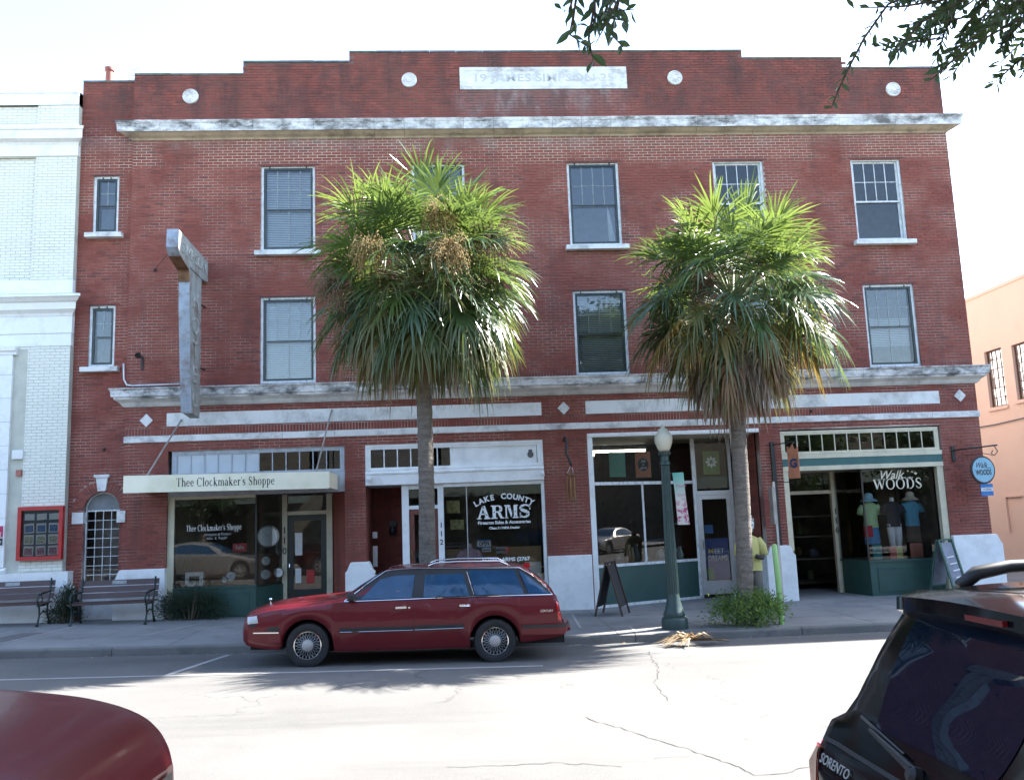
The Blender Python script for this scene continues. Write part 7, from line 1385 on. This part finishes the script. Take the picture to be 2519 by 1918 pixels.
class Car:
    def __init__(s, name, label, cat, X0, Yc, dirx, L, width, low, belt, top, wroof, wheels, rw, ra, paint, zoff=0.0, group='cars'):
        s.L = L; s.dirx = dirx; s.X0 = X0; s.Yc = Yc; s.W = curve(width); s.low = curve(low); s.bl = curve(belt); s.tp = curve(top); s.wr = curve(wroof); s.wh = wheels; s.rw = rw; s.ra = ra; s.paint = paint
        xm = X0 + dirx * L / 2; s.z0 = lambda x: rdz(x, Yc) + zoff; s.zm = rdz(xm, Yc); s.slope = (rdz(X0 + dirx * wheels[1], Yc) - rdz(X0 + dirx * wheels[0], Yc)) / (wheels[1] - wheels[0]); s.zf = rdz(X0 + dirx * wheels[0], Yc)
        s.t = thing(name, (xm, Yc, s.zm), label, cat, group)
        s.body()
    def w(s, x, y, z): return (s.X0 + s.dirx * x, s.Yc + y, s.zf + s.slope * (x - s.wh[0]) + z)
    def zlow(s, x):
        z = s.low(x)
        for xw in s.wh:
            d = abs(x - xw)
            if d < s.ra: z = max(z, s.rw + math.sqrt(s.ra ** 2 - d * d))
        return z
    def sec(s, x):
        zl = s.zlow(x); w = s.W(x); zt = s.tp(x); zb = min(s.bl(x), zt - 0.012); zl = min(zl, zb - 0.05); g = max(0.0, min(1.0, (zt - zb - 0.05) / 0.28)); lp = lambda a, c: a + (c - a) * g; wr = s.wr(x)
        zb_ = zb
        return [(w * 0.955 - 0.14, zl + 0.012), (w * 0.95, zl), (w * 0.978, zl + 0.12 * (zb - zl)), (w * 0.992, zl + 0.34 * (zb - zl)), (w, zl + 0.6 * (zb - zl)), (w * 0.985, zl + 0.82 * (zb - zl)), (w * 0.958, zb_ - 0.012), (w * 0.93, zb_ + 0.004),
                (lp(w * 0.86, (w * 0.93 + wr) / 2 + 0.012), lp(zb_ + 0.5 * (zt - zb_), zb_ + (zt - 0.07 - zb_) * 0.5)), (lp(w * 0.76, wr), zt - lp(0.013, 0.07)), (lp(w * 0.66, wr - 0.035), zt - lp(0.008, 0.03)), (lp(w * 0.5, wr - 0.12), zt - lp(0.004, 0.01)), (w * 0.25, zt - 0.002), (0, zt)]
    def ysurf(s, x, z):
        P = s.sec(x)[1:10]
        for (ya, za), (yb, zb) in zip(P[:-1], P[1:]):
            if za <= z <= zb + 1e-9: return ya + (yb - ya) * (z - za) / max(1e-6, zb - za)
        return P[0][0] if z < P[0][1] else P[-1][0]
    def body(s):
        xs = set(round(s.L * i / 90, 4) for i in range(91))
        for xw in s.wh:
            for k in range(17): xs.add(round(xw + s.ra * math.cos(math.pi * k / 16) * 0.9999, 4))
        for k in range(14): xs.add(round(s.L * (1 - 0.11 * (k / 14) ** 1.6), 4)); xs.add(round(s.L * 0.06 * (k / 14) ** 1.6, 4))
        xs = sorted(x for x in xs if 0 <= x <= s.L); b = MB(); rows = []
        for x in xs:
            P = s.sec(x); rows.append([s.w(x, -y, z) for y, z in P] + [s.w(x, y, z) for y, z in P[::-1][1:]])
        b.grid(rows); b.poly(rows[0]); b.poly(rows[-1][::-1]); s.bodyo = b.build('body', s.paint, s.t, smooth=32)
        b = MB(); w0 = s.W(s.L / 2) - 0.16
        for x0, x1 in ((0.12, s.wh[0] - s.ra), (s.wh[0] + s.ra, s.wh[1] - s.ra), (s.wh[1] + s.ra, s.L - 0.12)):
            P = [s.w(x0, -w0, 0.26), s.w(x1, -w0, 0.26), s.w(x1, w0, 0.26), s.w(x0, w0, 0.26), s.w(x0, -w0, 0.6), s.w(x1, -w0, 0.6), s.w(x1, w0, 0.6), s.w(x0, w0, 0.6)]
            b.add(P, [(0, 1, 5, 4), (1, 2, 6, 5), (2, 3, 7, 6), (3, 0, 4, 7), (4, 5, 6, 7), (3, 2, 1, 0)])
        P0 = [s.w(x, y, z) for x, y, z in ((0.1, -w0 + .1, .5), (s.L - .1, -w0 + .1, .5), (s.L - .1, w0 - .1, .5), (0.1, w0 - .1, .5))]; b.poly(P0)
        for xw in s.wh:
            for sy in (-1, 1):
                rows = [[s.w(xw + (s.ra + 0.004) * math.cos(math.pi * k / 12), sy * yy, s.rw + (s.ra + 0.004) * math.sin(math.pi * k / 12)) for k in range(13)] for yy in (s.W(xw) * 0.95 - 0.03, 0.35)]; b.grid(rows)
                b.poly([s.w(xw + s.ra * math.cos(math.pi * k / 12), sy * 0.36, s.rw + s.ra * math.sin(math.pi * k / 12)) for k in range(13)])
        b.build('underbody', m_under, s.t)
    def patch(s, poly, off, name, mat, side=None, parent=None, sub=5):
        """closed side-view polygon laid on the body skin, both sides unless side given"""
        out = []
        for sy in ((-1, 1) if side is None else (side,)):
            pts = []
            for (xa, za), (xb, zb) in zip(poly, poly[1:] + poly[:1]):
                for k in range(sub): t = k / sub; pts.append((xa + (xb - xa) * t, za + (zb - za) * t))
            cx = sum(p[0] for p in pts) / len(pts); cz = sum(p[1] for p in pts) / len(pts); rings = []
            for f in (1.0, 0.66, 0.33):
                rings.append([s.w(cx + (x - cx) * f, sy * (s.ysurf(cx + (x - cx) * f, cz + (z - cz) * f) + off), cz + (z - cz) * f) for x, z in pts])
            b = MB(); n = len(pts); edge = [s.w(x, sy * (s.ysurf(x, z) - 0.004), z) for x, z in pts]
            b.grid([r + r[:1] for r in [edge] + rings]); c = s.w(cx, sy * (s.ysurf(cx, cz) + off), cz); o = len(b.v); b.v.append(c); base = o - (n + 1)
            for k in range(n): b.f.append((base + k, base + k + 1, o)); b.m.append(0)
            out.append(b.build(name, mat, parent or s.t, smooth=30))
        return out
    def strip(s, path, w, off, name, mat, side=None, parent=None):
        """thin moulding following a side-view path"""
        res = []
        for sy in ((-1, 1) if side is None else (side,)):
            P = []
            for (xa, za), (xb, zb) in zip(path[:-1], path[1:]):
                n = max(1, int(math.hypot(xb - xa, zb - za) / 0.08))
                for k in range(n): P.append((xa + (xb - xa) * k / n, za + (zb - za) * k / n))
            P.append(path[-1]); rows = []
            for i, (x, z) in enumerate(P):
                a = P[max(0, i - 1)]; c = P[min(len(P) - 1, i + 1)]; d = Vector((c[0] - a[0], c[1] - a[1])).normalized(); n_ = Vector((-d.y, d.x)) * w / 2
                p1 = (x + n_.x, z + n_.y); p0 = (x - n_.x, z - n_.y); y1 = s.ysurf(*p1); y0 = s.ysurf(*p0)
                rows.append([s.w(p1[0], sy * (y1 - 0.004), p1[1]), s.w(p1[0], sy * (y1 + off), p1[1]), s.w(x, sy * (s.ysurf(x, z) + off * 1.3), z), s.w(p0[0], sy * (y0 + off), p0[1]), s.w(p0[0], sy * (y0 - 0.004), p0[1])])
            b = MB(); b.grid(rows); b.poly(rows[0]); b.poly(rows[-1][::-1]); res.append(b.build(name, mat, parent or s.t, smooth=50))
        return res
    def toppatch(s, x0, x1, f0, f1, off, name, mat, n=12, parent=None):
        """panel on the upper skin between two stations; f = half width share at each end"""
        b = MB(); rows = []
        for i in range(n + 1):
            x = x0 + (x1 - x0) * i / n; f = f0 + (f1 - f0) * i / n; P = s.sec(x)[8:]; ymax = P[0][0] if True else 0
            ymax = s.sec(x)[9][0]; row = []
            for k in range(-10, 11):
                y = ymax * f * k / 10; ay = abs(y); z = None
                for (ya, za), (yb, zb) in zip(P[:-1], P[1:]):
                    if yb <= ay <= ya + 1e-9: z = za + (zb - za) * (ya - ay) / max(1e-6, ya - yb); break
                if z is None: z = P[0][1]
                row.append(s.w(x, y, z + off))
            rows.append(row)
        b.grid(rows); return b.build(name, mat, parent or s.t, smooth=True)
    def planwrap(s, pts, z0, z1, th, name, mat, parent=None, bulge=0.0):
        """bumper: plan polyline (x,y) mirrored about the centre line, swept between two heights"""
        P = pts + [(x, -y) for x, y in pts[::-1] if abs(y) > 1e-6]; rows = []; n = len(P)
        for i, (x, y) in enumerate(P):
            a = P[max(0, i - 1)]; c = P[min(n - 1, i + 1)]; d = Vector((c[0] - a[0], c[1] - a[1])).normalized(); q = Vector((d.y, -d.x)) * th; zm = (z0 + z1) / 2
            rows.append([s.w(x, y, z0), s.w(x - q.x * bulge, y - q.y * bulge, zm), s.w(x, y, z1), s.w(x + q.x, y + q.y, z1), s.w(x + q.x, y + q.y, z0), s.w(x, y, z0)])
        b = MB(); b.grid(rows); b.poly(rows[0][:-1]); b.poly(rows[-1][:-1][::-1]); return b.build(name, mat, parent or s.t, smooth=40)
    def wheel(s, xw, sy, style, width=0.19):
        y = s.W(xw) * 0.95 - 0.012; r = s.rw; ax = Matrix.Translation(s.w(xw, sy * y, r)) @ Matrix.Rotation(rad(90 * (1 if sy < 0 else -1)), 4, 'X')   # local +z points outwards
        b = MB(); ri = r * 0.64; b.lathe([(ri, -width), (r * 0.93, -width), (r, -width * 0.85), (r, -0.03), (r * 0.96, -0.004), (r * 0.82, 0.004), (ri * 1.06, -0.004), (ri, -0.015)], 36, ax, cap=False); o = b.build('wheel', m_rubber, s.t, smooth=40)
        b = MB(); b.lathe([(ri * 1.02, -0.012), (ri * 1.0, 0.0), (ri * 0.93, 0.002), (ri * 0.9, -0.03), (ri * 0.88, -0.1)], 36, ax, cap=False); b.build('rim', m_chrome if style == 'wire' else m_alu, o, smooth=40)
        b = MB(); b.lathe([(ri * 0.98, -0.09), (0.0, -0.08)], 24, ax, cap=False); b.build('brake_disc', m_under, o)
        b = MB()
        if style == 'wire':
            for k in range(22):
                for sg in (-1, 1):
                    a0 = 2 * math.pi * k / 22; a1 = a0 + sg * 0.45; p = ax @ Vector((ri * 0.34 * math.cos(a1), ri * 0.34 * math.sin(a1), 0.005 + 0.004 * sg)); q = ax @ Vector((ri * 0.92 * math.cos(a0), ri * 0.92 * math.sin(a0), -0.022)); b.tube([p, q], 0.0026, 4, cap=False)
            b.build('spokes', m_wire, o)
            b = MB(); b.lathe([(ri * 0.42, -0.01), (ri * 0.40, 0.008), (ri * 0.3, 0.012), (ri * 0.27, 0.03), (ri * 0.12, 0.036), (ri * 0.11, 0.03), (0, 0.032)], 20, ax); b.build('hub_cap', m_alu, o, smooth=35)
        else:
            for k in range(7):
                a = 2 * math.pi * k / 7; d = Vector((math.cos(a), math.sin(a), 0)); b.bar(ax @ (d * ri * 0.1), ax @ (d * ri * 0.93 + Vector((0, 0, -0.02))), ri * 0.22, 0.02, up=ax.to_3x3() @ Vector((0, 0, 1)))
            b.lathe([(ri * 0.24, -0.01), (ri * 0.22, 0.014), (0, 0.016)], 16, ax); b.build('spokes', m_alu, o)
    def wheels(s, style):
        for xw in s.wh:
            for sy in (-1, 1): s.wheel(xw, sy, style)

# ---- the red estate car at the kerb
SX = 2.76 / 2.664
m_maroon = carpaint('maroon_metallic', (0.115, 0.005, 0.011), 0.15, 0.4, coat=0.4)
front_w = 6.08; rear_w = 8.84; xwf = (488 - 82) / 419; xwr = (1645 - 82) / 419
wg = Car('station_wagon', 'dark red estate car with wire wheels parked at the kerb before the arms shop', 'car', front_w - xwf, -5.93 + 0.885, 1, 4.90,
         [(0, 0.70), (0.04, 0.79), (0.12, 0.84), (0.4, 0.868), (1.2, 0.885), (3.8, 0.885), (4.4, 0.87), (4.7, 0.845), (4.76, 0.80), (4.80, 0.6), (4.9, 0.55)],
         [(0, 0.40), (0.1, 0.33), (0.5, 0.27), (1.4, 0.225), (3.2, 0.235), (4.2, 0.30), (4.7, 0.36), (4.9, 0.42)],
         [(0, 0.60), (0.05, 0.70), (0.15, 0.775), (0.5, 0.845), (1.2, 0.915), (1.5, 0.945), (3.0, 0.96), (4.6, 0.975), (4.9, 0.975)],
         [(0, 0.69), (0.03, 0.765), (0.10, 0.82), (0.3, 0.872), (0.8, 0.932), (1.3, 0.975), (1.48, 1.01), (1.75, 1.17), (2.05, 1.335), (2.25, 1.385), (2.6, 1.41), (3.4, 1.425), (4.05, 1.41), (4.20, 1.395), (4.31, 1.33), (4.46, 1.22), (4.62, 1.07), (4.70, 0.9), (4.74, 0.7), (4.77, 0.58), (4.9, 0.50)],
         [(0, 0.62), (1.5, 0.74), (2.2, 0.66), (3, 0.668), (4.2, 0.66), (4.6, 0.7), (4.9, 0.7)], [xwf, xwr], 0.318, 0.375, m_maroon)
def Q(a, b_): return ((a - 82) / 419.0, (732 - (a - 488) * 0.0199 - b_) / 419.0)
wg.wheels('wire')
wg.patch([Q(725, 326), Q(975, 150), Q(1140, 138), Q(1480, 128), Q(1818, 128), Q(1925, 205), Q(2008, 286), Q(1500, 298)], 0.014, 'window_surround', m_trimblk, sub=8)
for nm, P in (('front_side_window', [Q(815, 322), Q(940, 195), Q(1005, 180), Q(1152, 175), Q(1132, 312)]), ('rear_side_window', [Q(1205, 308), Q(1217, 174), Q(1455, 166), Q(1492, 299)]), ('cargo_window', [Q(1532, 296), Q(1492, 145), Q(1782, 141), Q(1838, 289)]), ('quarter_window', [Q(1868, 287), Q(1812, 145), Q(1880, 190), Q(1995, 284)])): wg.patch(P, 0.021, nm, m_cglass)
wg.strip([Q(1480, 150), Q(1520, 290)], 0.012, 0.012, 'pillar_trim', m_alu)
wg.strip([Q(716, 330), Q(850, 232), Q(968, 152), Q(1040, 140)] + [Q(a, 134 - (a - 1100) * 0.006) for a in (1140, 1300, 1480, 1650, 1818)] + [Q(1905, 180), Q(1970, 238), Q(2018, 290)], 0.013, 0.02, 'chrome_trim', m_chrome)
wg.strip([Q(716, 332), Q(740, 331), Q(1160, 316), Q(1500, 303), Q(2016, 291)], 0.013, 0.02, 'chrome_trim', m_chrome)
d_front = [Q(690, 345), Q(735, 335), Q(1160, 320), Q(1140, 470), Q(1140, 605), Q(715, 620), Q(685, 540)]; d_rear = [Q(1166, 320), Q(1505, 306), Q(1530, 350), Q(1525, 400), Q(1475, 480), Q(1470, 560), Q(1478, 597), Q(1146, 605), Q(1146, 470)]
for P, (ha, hb), md in ((d_front, (1066, 369), ((690, 516), (1138, 504))), (d_rear, (1463, 356), ((1148, 503), (1452, 492)))):
    doors = wg.patch(P, 0.0035, 'door', m_maroon, sub=6); hx, hz_ = Q(ha, hb)
    for o, sy in zip(doors, (-1, 1)):
        wg.patch([(hx - 0.08, hz_ - 0.018), (hx + 0.08, hz_ - 0.014), (hx + 0.08, hz_ + 0.016), (hx - 0.08, hz_ + 0.012)], 0.02, 'door_handle', m_chrome, side=sy, parent=o, sub=2)
        a, c = Q(*md[0]), Q(*md[1]); wg.strip([(a[0], a[1] + 0.03), (c[0], c[1] + 0.03)], 0.05, 0.016, 'side_moulding', m_trimblk, side=sy, parent=o); wg.strip([a, c], 0.014, 0.022, 'moulding_chrome', m_chrome, side=sy, parent=o)
    wg.strip(P + P[:1], 0.006, 0.0015, 'door_seam', m_trimblk)
hx, hz_ = Q(1117, 371); wg.patch([(hx - 0.014, hz_ - 0.014), (hx + 0.014, hz_ - 0.014), (hx + 0.014, hz_ + 0.014), (hx - 0.014, hz_ + 0.014)], 0.01, 'door_lock', m_chrome)
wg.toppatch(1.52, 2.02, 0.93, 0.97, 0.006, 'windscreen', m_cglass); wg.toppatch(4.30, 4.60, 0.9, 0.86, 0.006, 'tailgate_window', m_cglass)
wg.patch([Q(120, 428), Q(180, 420), Q(190, 462), Q(125, 470)], 0.012, 'headlamp', m_clearlens); wg.patch([Q(130, 474), Q(180, 468), Q(170, 486), Q(140, 488)], 0.008, 'indicator', m_trimblk, sub=2)
wg.patch([Q(2034, 335), Q(2060, 335), Q(2064, 388), Q(2038, 386)], 0.012, 'tail_lamp', m_redlens, sub=2); wg.patch([Q(2040, 398), Q(2064, 398), Q(2066, 450), Q(2044, 448)], 0.012, 'tail_lamp', m_redlens, sub=2)
wg.planwrap([(0.58, -0.868), (0.2, -0.835), (0.07, -0.74), (0.0, -0.5), (-0.03, -0.2), (-0.035, 0)], 0.375, 0.60, 0.10, 'front_bumper', m_maroon, bulge=0.1)
wg.planwrap([(0.56, -0.880), (0.19, -0.848), (0.06, -0.75), (-0.012, -0.5), (-0.042, -0.2), (-0.047, 0)], 0.535, 0.60, 0.03, 'bumper_strip', m_trimblk); wg.planwrap([(0.56, -0.884), (0.19, -0.852), (0.058, -0.753), (-0.015, -0.5), (-0.046, -0.2), (-0.051, 0)], 0.508, 0.524, 0.02, 'bumper_chrome', m_chrome)
wg.planwrap([(4.12, -0.885), (4.66, -0.868), (4.80, -0.80), (4.87, -0.5), (4.89, 0)][::1], 0.40, 0.56, -0.10, 'rear_bumper', m_maroon, bulge=0.1); wg.planwrap([(4.14, -0.897), (4.67, -0.88), (4.815, -0.81), (4.885, -0.5), (4.905, 0)], 0.50, 0.545, -0.03, 'bumper_strip', m_trimblk)
b = MB()
for sy in (-1, 1): b.tube([wg.w(2.75, sy * 0.5, 1.415), wg.w(2.86, sy * 0.5, 1.46), wg.w(3.2, sy * 0.5, 1.475), wg.w(3.85, sy * 0.5, 1.47), wg.w(4.0, sy * 0.5, 1.40)], 0.014, 6)
for x in (3.0, 3.75): b.tube([wg.w(x, -0.5, 1.465), wg.w(x, 0.5, 1.465)], 0.012, 6)
b.build('roof_rack', m_chrome, wg.t, smooth=True)
b = MB(); b.lathe([(0.012, 0), (0.008, 0.03), (0.02, 0.045), (0.026, 0.06), (0.018, 0.08), (0, 0.085)], 10, Matrix.Translation(wg.w(0.26, 0, wg.tp(0.26)))); b.build('hood_ornament', m_chrome, wg.t)
for sy in (-1, 1):
    c = wg.w(1.62, sy * (0.93), 1.0); b = MB(); b.box(c[0] - 0.05, c[0] + 0.06, c[1] - 0.075, c[1] + 0.075, c[2] - 0.045, c[2] + 0.055); o = b.build('wing_mirror', m_maroon if sy > 0 else m_trimblk, wg.t); md = o.modifiers.new('bevel', 'BEVEL'); md.width = 0.025; md.segments = 3
hx, hz_ = Q(1975, 391); text('badge', 'CENTURY', m_chrome, wg.t, wg.w(hx, -(wg.ysurf(hx, hz_) + 0.006), hz_), 0.05, rot=(90, 0.9, 0), fit=0.19, ext=0.002)
c = wg.w(4.28, -0.2, 1.36); b = MB(); b.box(c[0] - 0.04, c[0] + 0.05, c[1] - 0.12, c[1] + 0.12, c[2] - 0.01, c[2] + 0.06); b.build('brake_light', m_redlens, wg.t)

# ---- black SUV at the near kerb, its tailgate towards the camera
m_blackcar = carpaint('black_metallic', (0.005, 0.005, 0.006), 0.0, 0.1, coat=0.0)
m_sglass = M('privacy_glass', (0.004, 0.009, 0.02), 0.01, var=0.1, spec=0.28)
SL = 4.68; sux = 9.98 + SL
sv = Car('black_suv', 'black sport utility vehicle cut off at the lower right corner', 'car', sux, -15.82, -1, SL,
         [(0, 0.62), (0.08, 0.78), (0.25, 0.87), (0.7, 0.93), (3.7, 0.945), (4.3, 0.93), (4.5, 0.90), (4.6, 0.85), (4.66, 0.76), (4.68, 0.6)],
         [(0, 0.35), (0.4, 0.25), (4.2, 0.28), (4.68, 0.34)], [(0, 0.75), (0.3, 0.9), (1.3, 1.02), (3.0, 1.06), (4.2, 1.13), (4.68, 1.13)],
         [(0, 0.78), (0.1, 0.9), (0.5, 1.02), (1.25, 1.12), (1.9, 1.56), (2.3, 1.72), (3.0, 1.785), (3.8, 1.775), (4.12, 1.745), (4.2, 1.68), (4.28, 1.56), (4.38, 1.38), (4.48, 1.2), (4.56, 1.09), (4.63, 1.0), (4.665, 0.9), (4.68, 0.7)],
         [(0, 0.7), (1.2, 0.78), (2.2, 0.66), (3.6, 0.665), (4.1, 0.655), (4.35, 0.74), (4.56, 0.84), (4.68, 0.8)], [0.92, 3.62], 0.36, 0.42, m_blackcar)
sv.wheels('alloy')
sv.patch([(1.75, 1.09), (2.15, 1.50), (2.8, 1.60), (3.9, 1.585), (4.2, 1.47), (4.05, 1.2), (3.0, 1.10)], 0.006, 'side_window', m_sglass, sub=8)
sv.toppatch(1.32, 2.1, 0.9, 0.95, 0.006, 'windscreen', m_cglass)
sv.toppatch(4.215, 4.50, 0.70, 0.62, 0.008, 'rear_window', m_sglass, n=16)
b = MB(); rows = []     # roof spoiler
for k in range(-12, 13):
    y = 0.60 * k / 12; q = abs(k) / 12; xe = 4.33 - 0.07 * q ** 3; zr = 1.758 - 0.03 * q * q
    rows.append([sv.w(4.02, y, zr + 0.012), sv.w(4.15, y, zr + 0.014), sv.w(xe, y, zr - 0.012), sv.w(xe + 0.006, y, zr - 0.07), sv.w(xe - 0.04, y, zr - 0.095), sv.w(4.2, y, zr - 0.13)])
b.grid(rows); b.poly(rows[0]); b.poly(rows[-1][::-1]); b.build('spoiler', m_blackcar, sv.t, smooth=30)
b = MB(); c = [sv.w(4.335, y, 1.70) for y in (-0.34, -0.10)]; b.bar(c[0], c[1], 0.02, 0.022); b.build('high_brake_light', M('dark_red_lens', (0.12, 0.01, 0.012), 0.2), sv.t)
for sy in (-1, 1):
    b = MB(); b.tube([sv.w(3.95, sy * 0.60, 1.75), sv.w(3.86, sy * 0.60, 1.81), sv.w(3.7, sy * 0.6, 1.835), sv.w(2.9, sy * 0.6, 1.85), sv.w(2.3, sy * 0.6, 1.80), sv.w(2.2, sy * 0.6, 1.70)], [0.03, 0.034, 0.03, 0.028, 0.03, 0.03], 10); b.build('roof_rail', m_trimblk, sv.t, smooth=True)
    sv.patch([(4.42, 1.06), (4.55, 1.06), (4.63, 0.98), (4.655, 0.80), (4.60, 0.72), (4.40, 0.80)], 0.012, 'tail_lamp', m_redlens, side=sy)
for sy in (-1, 1):
    rows = []
    for x, y in ((4.44, 0.94), (4.54, 0.915), (4.61, 0.865), (4.645, 0.815), (4.662, 0.77)): rows.append([sv.w(x, sy * y, 0.70), sv.w(x + 0.012, sy * (y + 0.01), 0.74), sv.w(x + 0.012, sy * (y + 0.01), 0.96), sv.w(x - 0.03, sy * y, 1.03), sv.w(x - 0.08, sy * (y - 0.06), 1.0)])
    b = MB(); b.grid(rows); b.build('tail_lamp', m_redlens, sv.t, smooth=50)
def hatch(y, z):      # x on the tail where the skin has height z at half-width y
    lo_, hi = 4.12, 4.68
    for _ in range(30):
        m_ = (lo_ + hi) / 2; P = sv.sec(m_)[6:]; zz = P[0][1]
        for (ya, za), (yb, zb) in zip(P[:-1], P[1:]):
            if yb <= abs(y) <= ya: zz = za + (zb - za) * (ya - abs(y)) / max(1e-6, ya - yb)
        if zz > z: lo_ = m_
        else: hi = m_
    return lo_
def hp(y, z, o=0.012): return sv.w(hatch(y, z) + o, y, z + o * 0.5)
b = MB(); b.tube([hp(-0.02, 1.11, 0.03), hp(0.15, 1.13, 0.03), hp(0.42, 1.16, 0.025)], [0.018, 0.014, 0.008], 6); b.tube([hp(0.1, 1.14, 0.02), hp(0.55, 1.19, 0.02)], 0.007, 5); b.lathe([(0.035, 0), (0.035, 0.03), (0.02, 0.045), (0, 0.045)], 12, Matrix.Translation(hp(-0.02, 1.10, 0.0)) @ Matrix.Rotation(rad(-70), 4, 'Y')); b.build('wiper', m_trimblk, sv.t, smooth=40)
q0, q1 = Vector(hp(0.72, 0.985, 0.008)), Vector(hp(0.40, 0.985, 0.008)); dd = (q1 - q0)
bd_ = text('badge', 'SORENTO', m_alu, sv.t, (0, 0, 0), 0.062, rot=(0, 0, 0), fit=0.30, ext=0.002); upv = (Vector(hp(0.55, 1.02, 0.008)) - Vector(hp(0.55, 0.95, 0.008))).normalized(); xv = dd.normalized(); zv = xv.cross(upv).normalized(); upv = zv.cross(xv)
mt = Matrix((( xv.x, upv.x, zv.x, 0), (xv.y, upv.y, zv.y, 0), (xv.z, upv.z, zv.z, 0), (0, 0, 0, 1))); mid = (q0 + q1) / 2
for v in bd_.data.vertices: v.co = mid + (mt @ v.co)
sv.planwrap([(4.0, -0.945), (4.45, -0.93), (4.62, -0.86), (4.71, -0.6), (4.73, 0)], 0.38, 0.66, -0.12, 'rear_bumper', m_blackcar, bulge=0.2)
b = MB(); rows = [[hp(y, z, 0.004) for z in (1.065, 1.05)] for y in [0.8 * k / 12 for k in range(-12, 13)]]; b.grid(rows); b.build('tailgate_seam', m_trimblk, sv.t, fix=False)
b = MB(); b.box(*[f(*p) for f, p in ((min, (sv.w(4.735, 0, 0)[0], sv.w(4.74, 0, 0)[0])), (max, (sv.w(4.735, 0, 0)[0], sv.w(4.74, 0, 0)[0])))], sv.Yc - 0.16, sv.Yc + 0.16, sv.w(4.7, 0, 0.46)[2], sv.w(4.7, 0, 0.6)[2]); b.build('number_plate', m_paper, sv.t)

# ---- red pickup at the near kerb, only its bonnet in view
m_redcar = carpaint('faded_dark_red', (0.075, 0.004, 0.007), 0.0, 0.3, 0.25, coat=0.12)
RL = 5.2
rt = Car('red_pickup', 'dark red pickup truck whose dusty bonnet fills the lower left corner', 'truck', 7.03, -15.50, -1, RL,
         [(0, 0.52), (0.05, 0.62), (0.13, 0.74), (0.25, 0.84), (0.4, 0.905), (0.6, 0.945), (1.0, 0.965), (4.8, 0.96), (5.2, 0.9)],
         [(0, 0.5), (0.1, 0.42), (0.5, 0.34), (4.6, 0.36), (5.2, 0.45)], [(0, 1.02), (0.06, 1.08), (0.2, 1.15), (0.5, 1.215), (1.5, 1.26), (5.2, 1.25)],
         [(0, 1.03), (0.05, 1.12), (0.14, 1.20), (0.3, 1.265), (0.6, 1.32), (1.1, 1.365), (1.5, 1.39), (2.05, 1.72), (2.4, 1.83), (3.2, 1.84), (3.5, 1.78), (3.62, 1.32), (3.7, 1.28), (5.2, 1.26)],
         [(0, 0.55), (1.5, 0.83), (2.3, 0.68), (3.3, 0.68), (3.7, 0.8), (5.2, 0.85)], [0.95, 4.25], 0.38, 0.45, m_redcar)
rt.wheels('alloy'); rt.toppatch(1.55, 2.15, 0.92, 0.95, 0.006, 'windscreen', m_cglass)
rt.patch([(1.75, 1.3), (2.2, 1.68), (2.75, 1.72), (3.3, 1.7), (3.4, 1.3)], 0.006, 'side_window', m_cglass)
rt.strip([(0.12, 1.14), (0.3, 1.2), (0.6, 1.235), (1.1, 1.265), (1.5, 1.28)], 0.008, 0.001, 'bonnet_seam', m_trimblk)
rt.patch([(0.04, 1.03), (0.16, 1.08), (0.3, 1.10), (0.3, 0.93), (0.05, 0.90)], 0.012, 'headlamp', m_clearlens)
rt.planwrap([(0.55, -0.975), (0.2, -0.86), (0.04, -0.66), (-0.07, -0.4), (-0.1, 0)], 0.5, 0.78, 0.12, 'front_bumper', m_redcar, bulge=0.15)
b = MB(); b.add([rt.w(-0.012, y, z) for y, z in ((-0.45, 0.82), (0.45, 0.82), (0.45, 1.0), (-0.45, 1.0))], [(0, 1, 2, 3)]); b.build('grille', m_trimblk, rt.t, fix=False)

# ---- silver sedans further along, mirrored in the shop windows
m_silver = carpaint('silver_metallic', (0.42, 0.40, 0.37), 0.6, 0.35)
def sedan(x0, d, label, y=-15.6):
    s = Car('silver_sedan', label, 'car', x0, y, d, 4.75, [(0, 0.6), (0.1, 0.78), (0.5, 0.88), (1.2, 0.91), (4.0, 0.91), (4.6, 0.82), (4.75, 0.65)], [(0, 0.35), (0.5, 0.22), (4.3, 0.24), (4.75, 0.36)], [(0, 0.64), (0.3, 0.76), (1.3, 0.9), (3.6, 0.97), (4.5, 0.96), (4.75, 0.9)],
            [(0, 0.66), (0.1, 0.75), (0.5, 0.85), (1.35, 0.97), (1.9, 1.27), (2.3, 1.40), (2.8, 1.44), (3.3, 1.38), (3.9, 1.12), (4.1, 1.06), (4.6, 1.01), (4.72, 0.9), (4.75, 0.7)], [(0, 0.6), (1.3, 0.75), (2.3, 0.6), (3.2, 0.6), (4.1, 0.75), (4.75, 0.7)], [0.9, 3.65], 0.33, 0.385, m_silver)
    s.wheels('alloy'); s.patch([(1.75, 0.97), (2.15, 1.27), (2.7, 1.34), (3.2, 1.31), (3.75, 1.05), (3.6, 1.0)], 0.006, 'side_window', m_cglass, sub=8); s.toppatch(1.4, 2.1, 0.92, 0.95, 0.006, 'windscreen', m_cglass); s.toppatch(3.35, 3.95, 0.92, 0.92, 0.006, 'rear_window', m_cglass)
    s.patch([(0.05, 0.66), (0.2, 0.74), (0.5, 0.78), (0.45, 0.66), (0.1, 0.6)], 0.01, 'headlamp', m_clearlens)
    return s
sedan(0.9, -1, 'silver sedan parked behind the red pickup, outside the left edge'); sedan(36, 1, 'silver sedan parked far down the street beyond the right edge', -15.6)
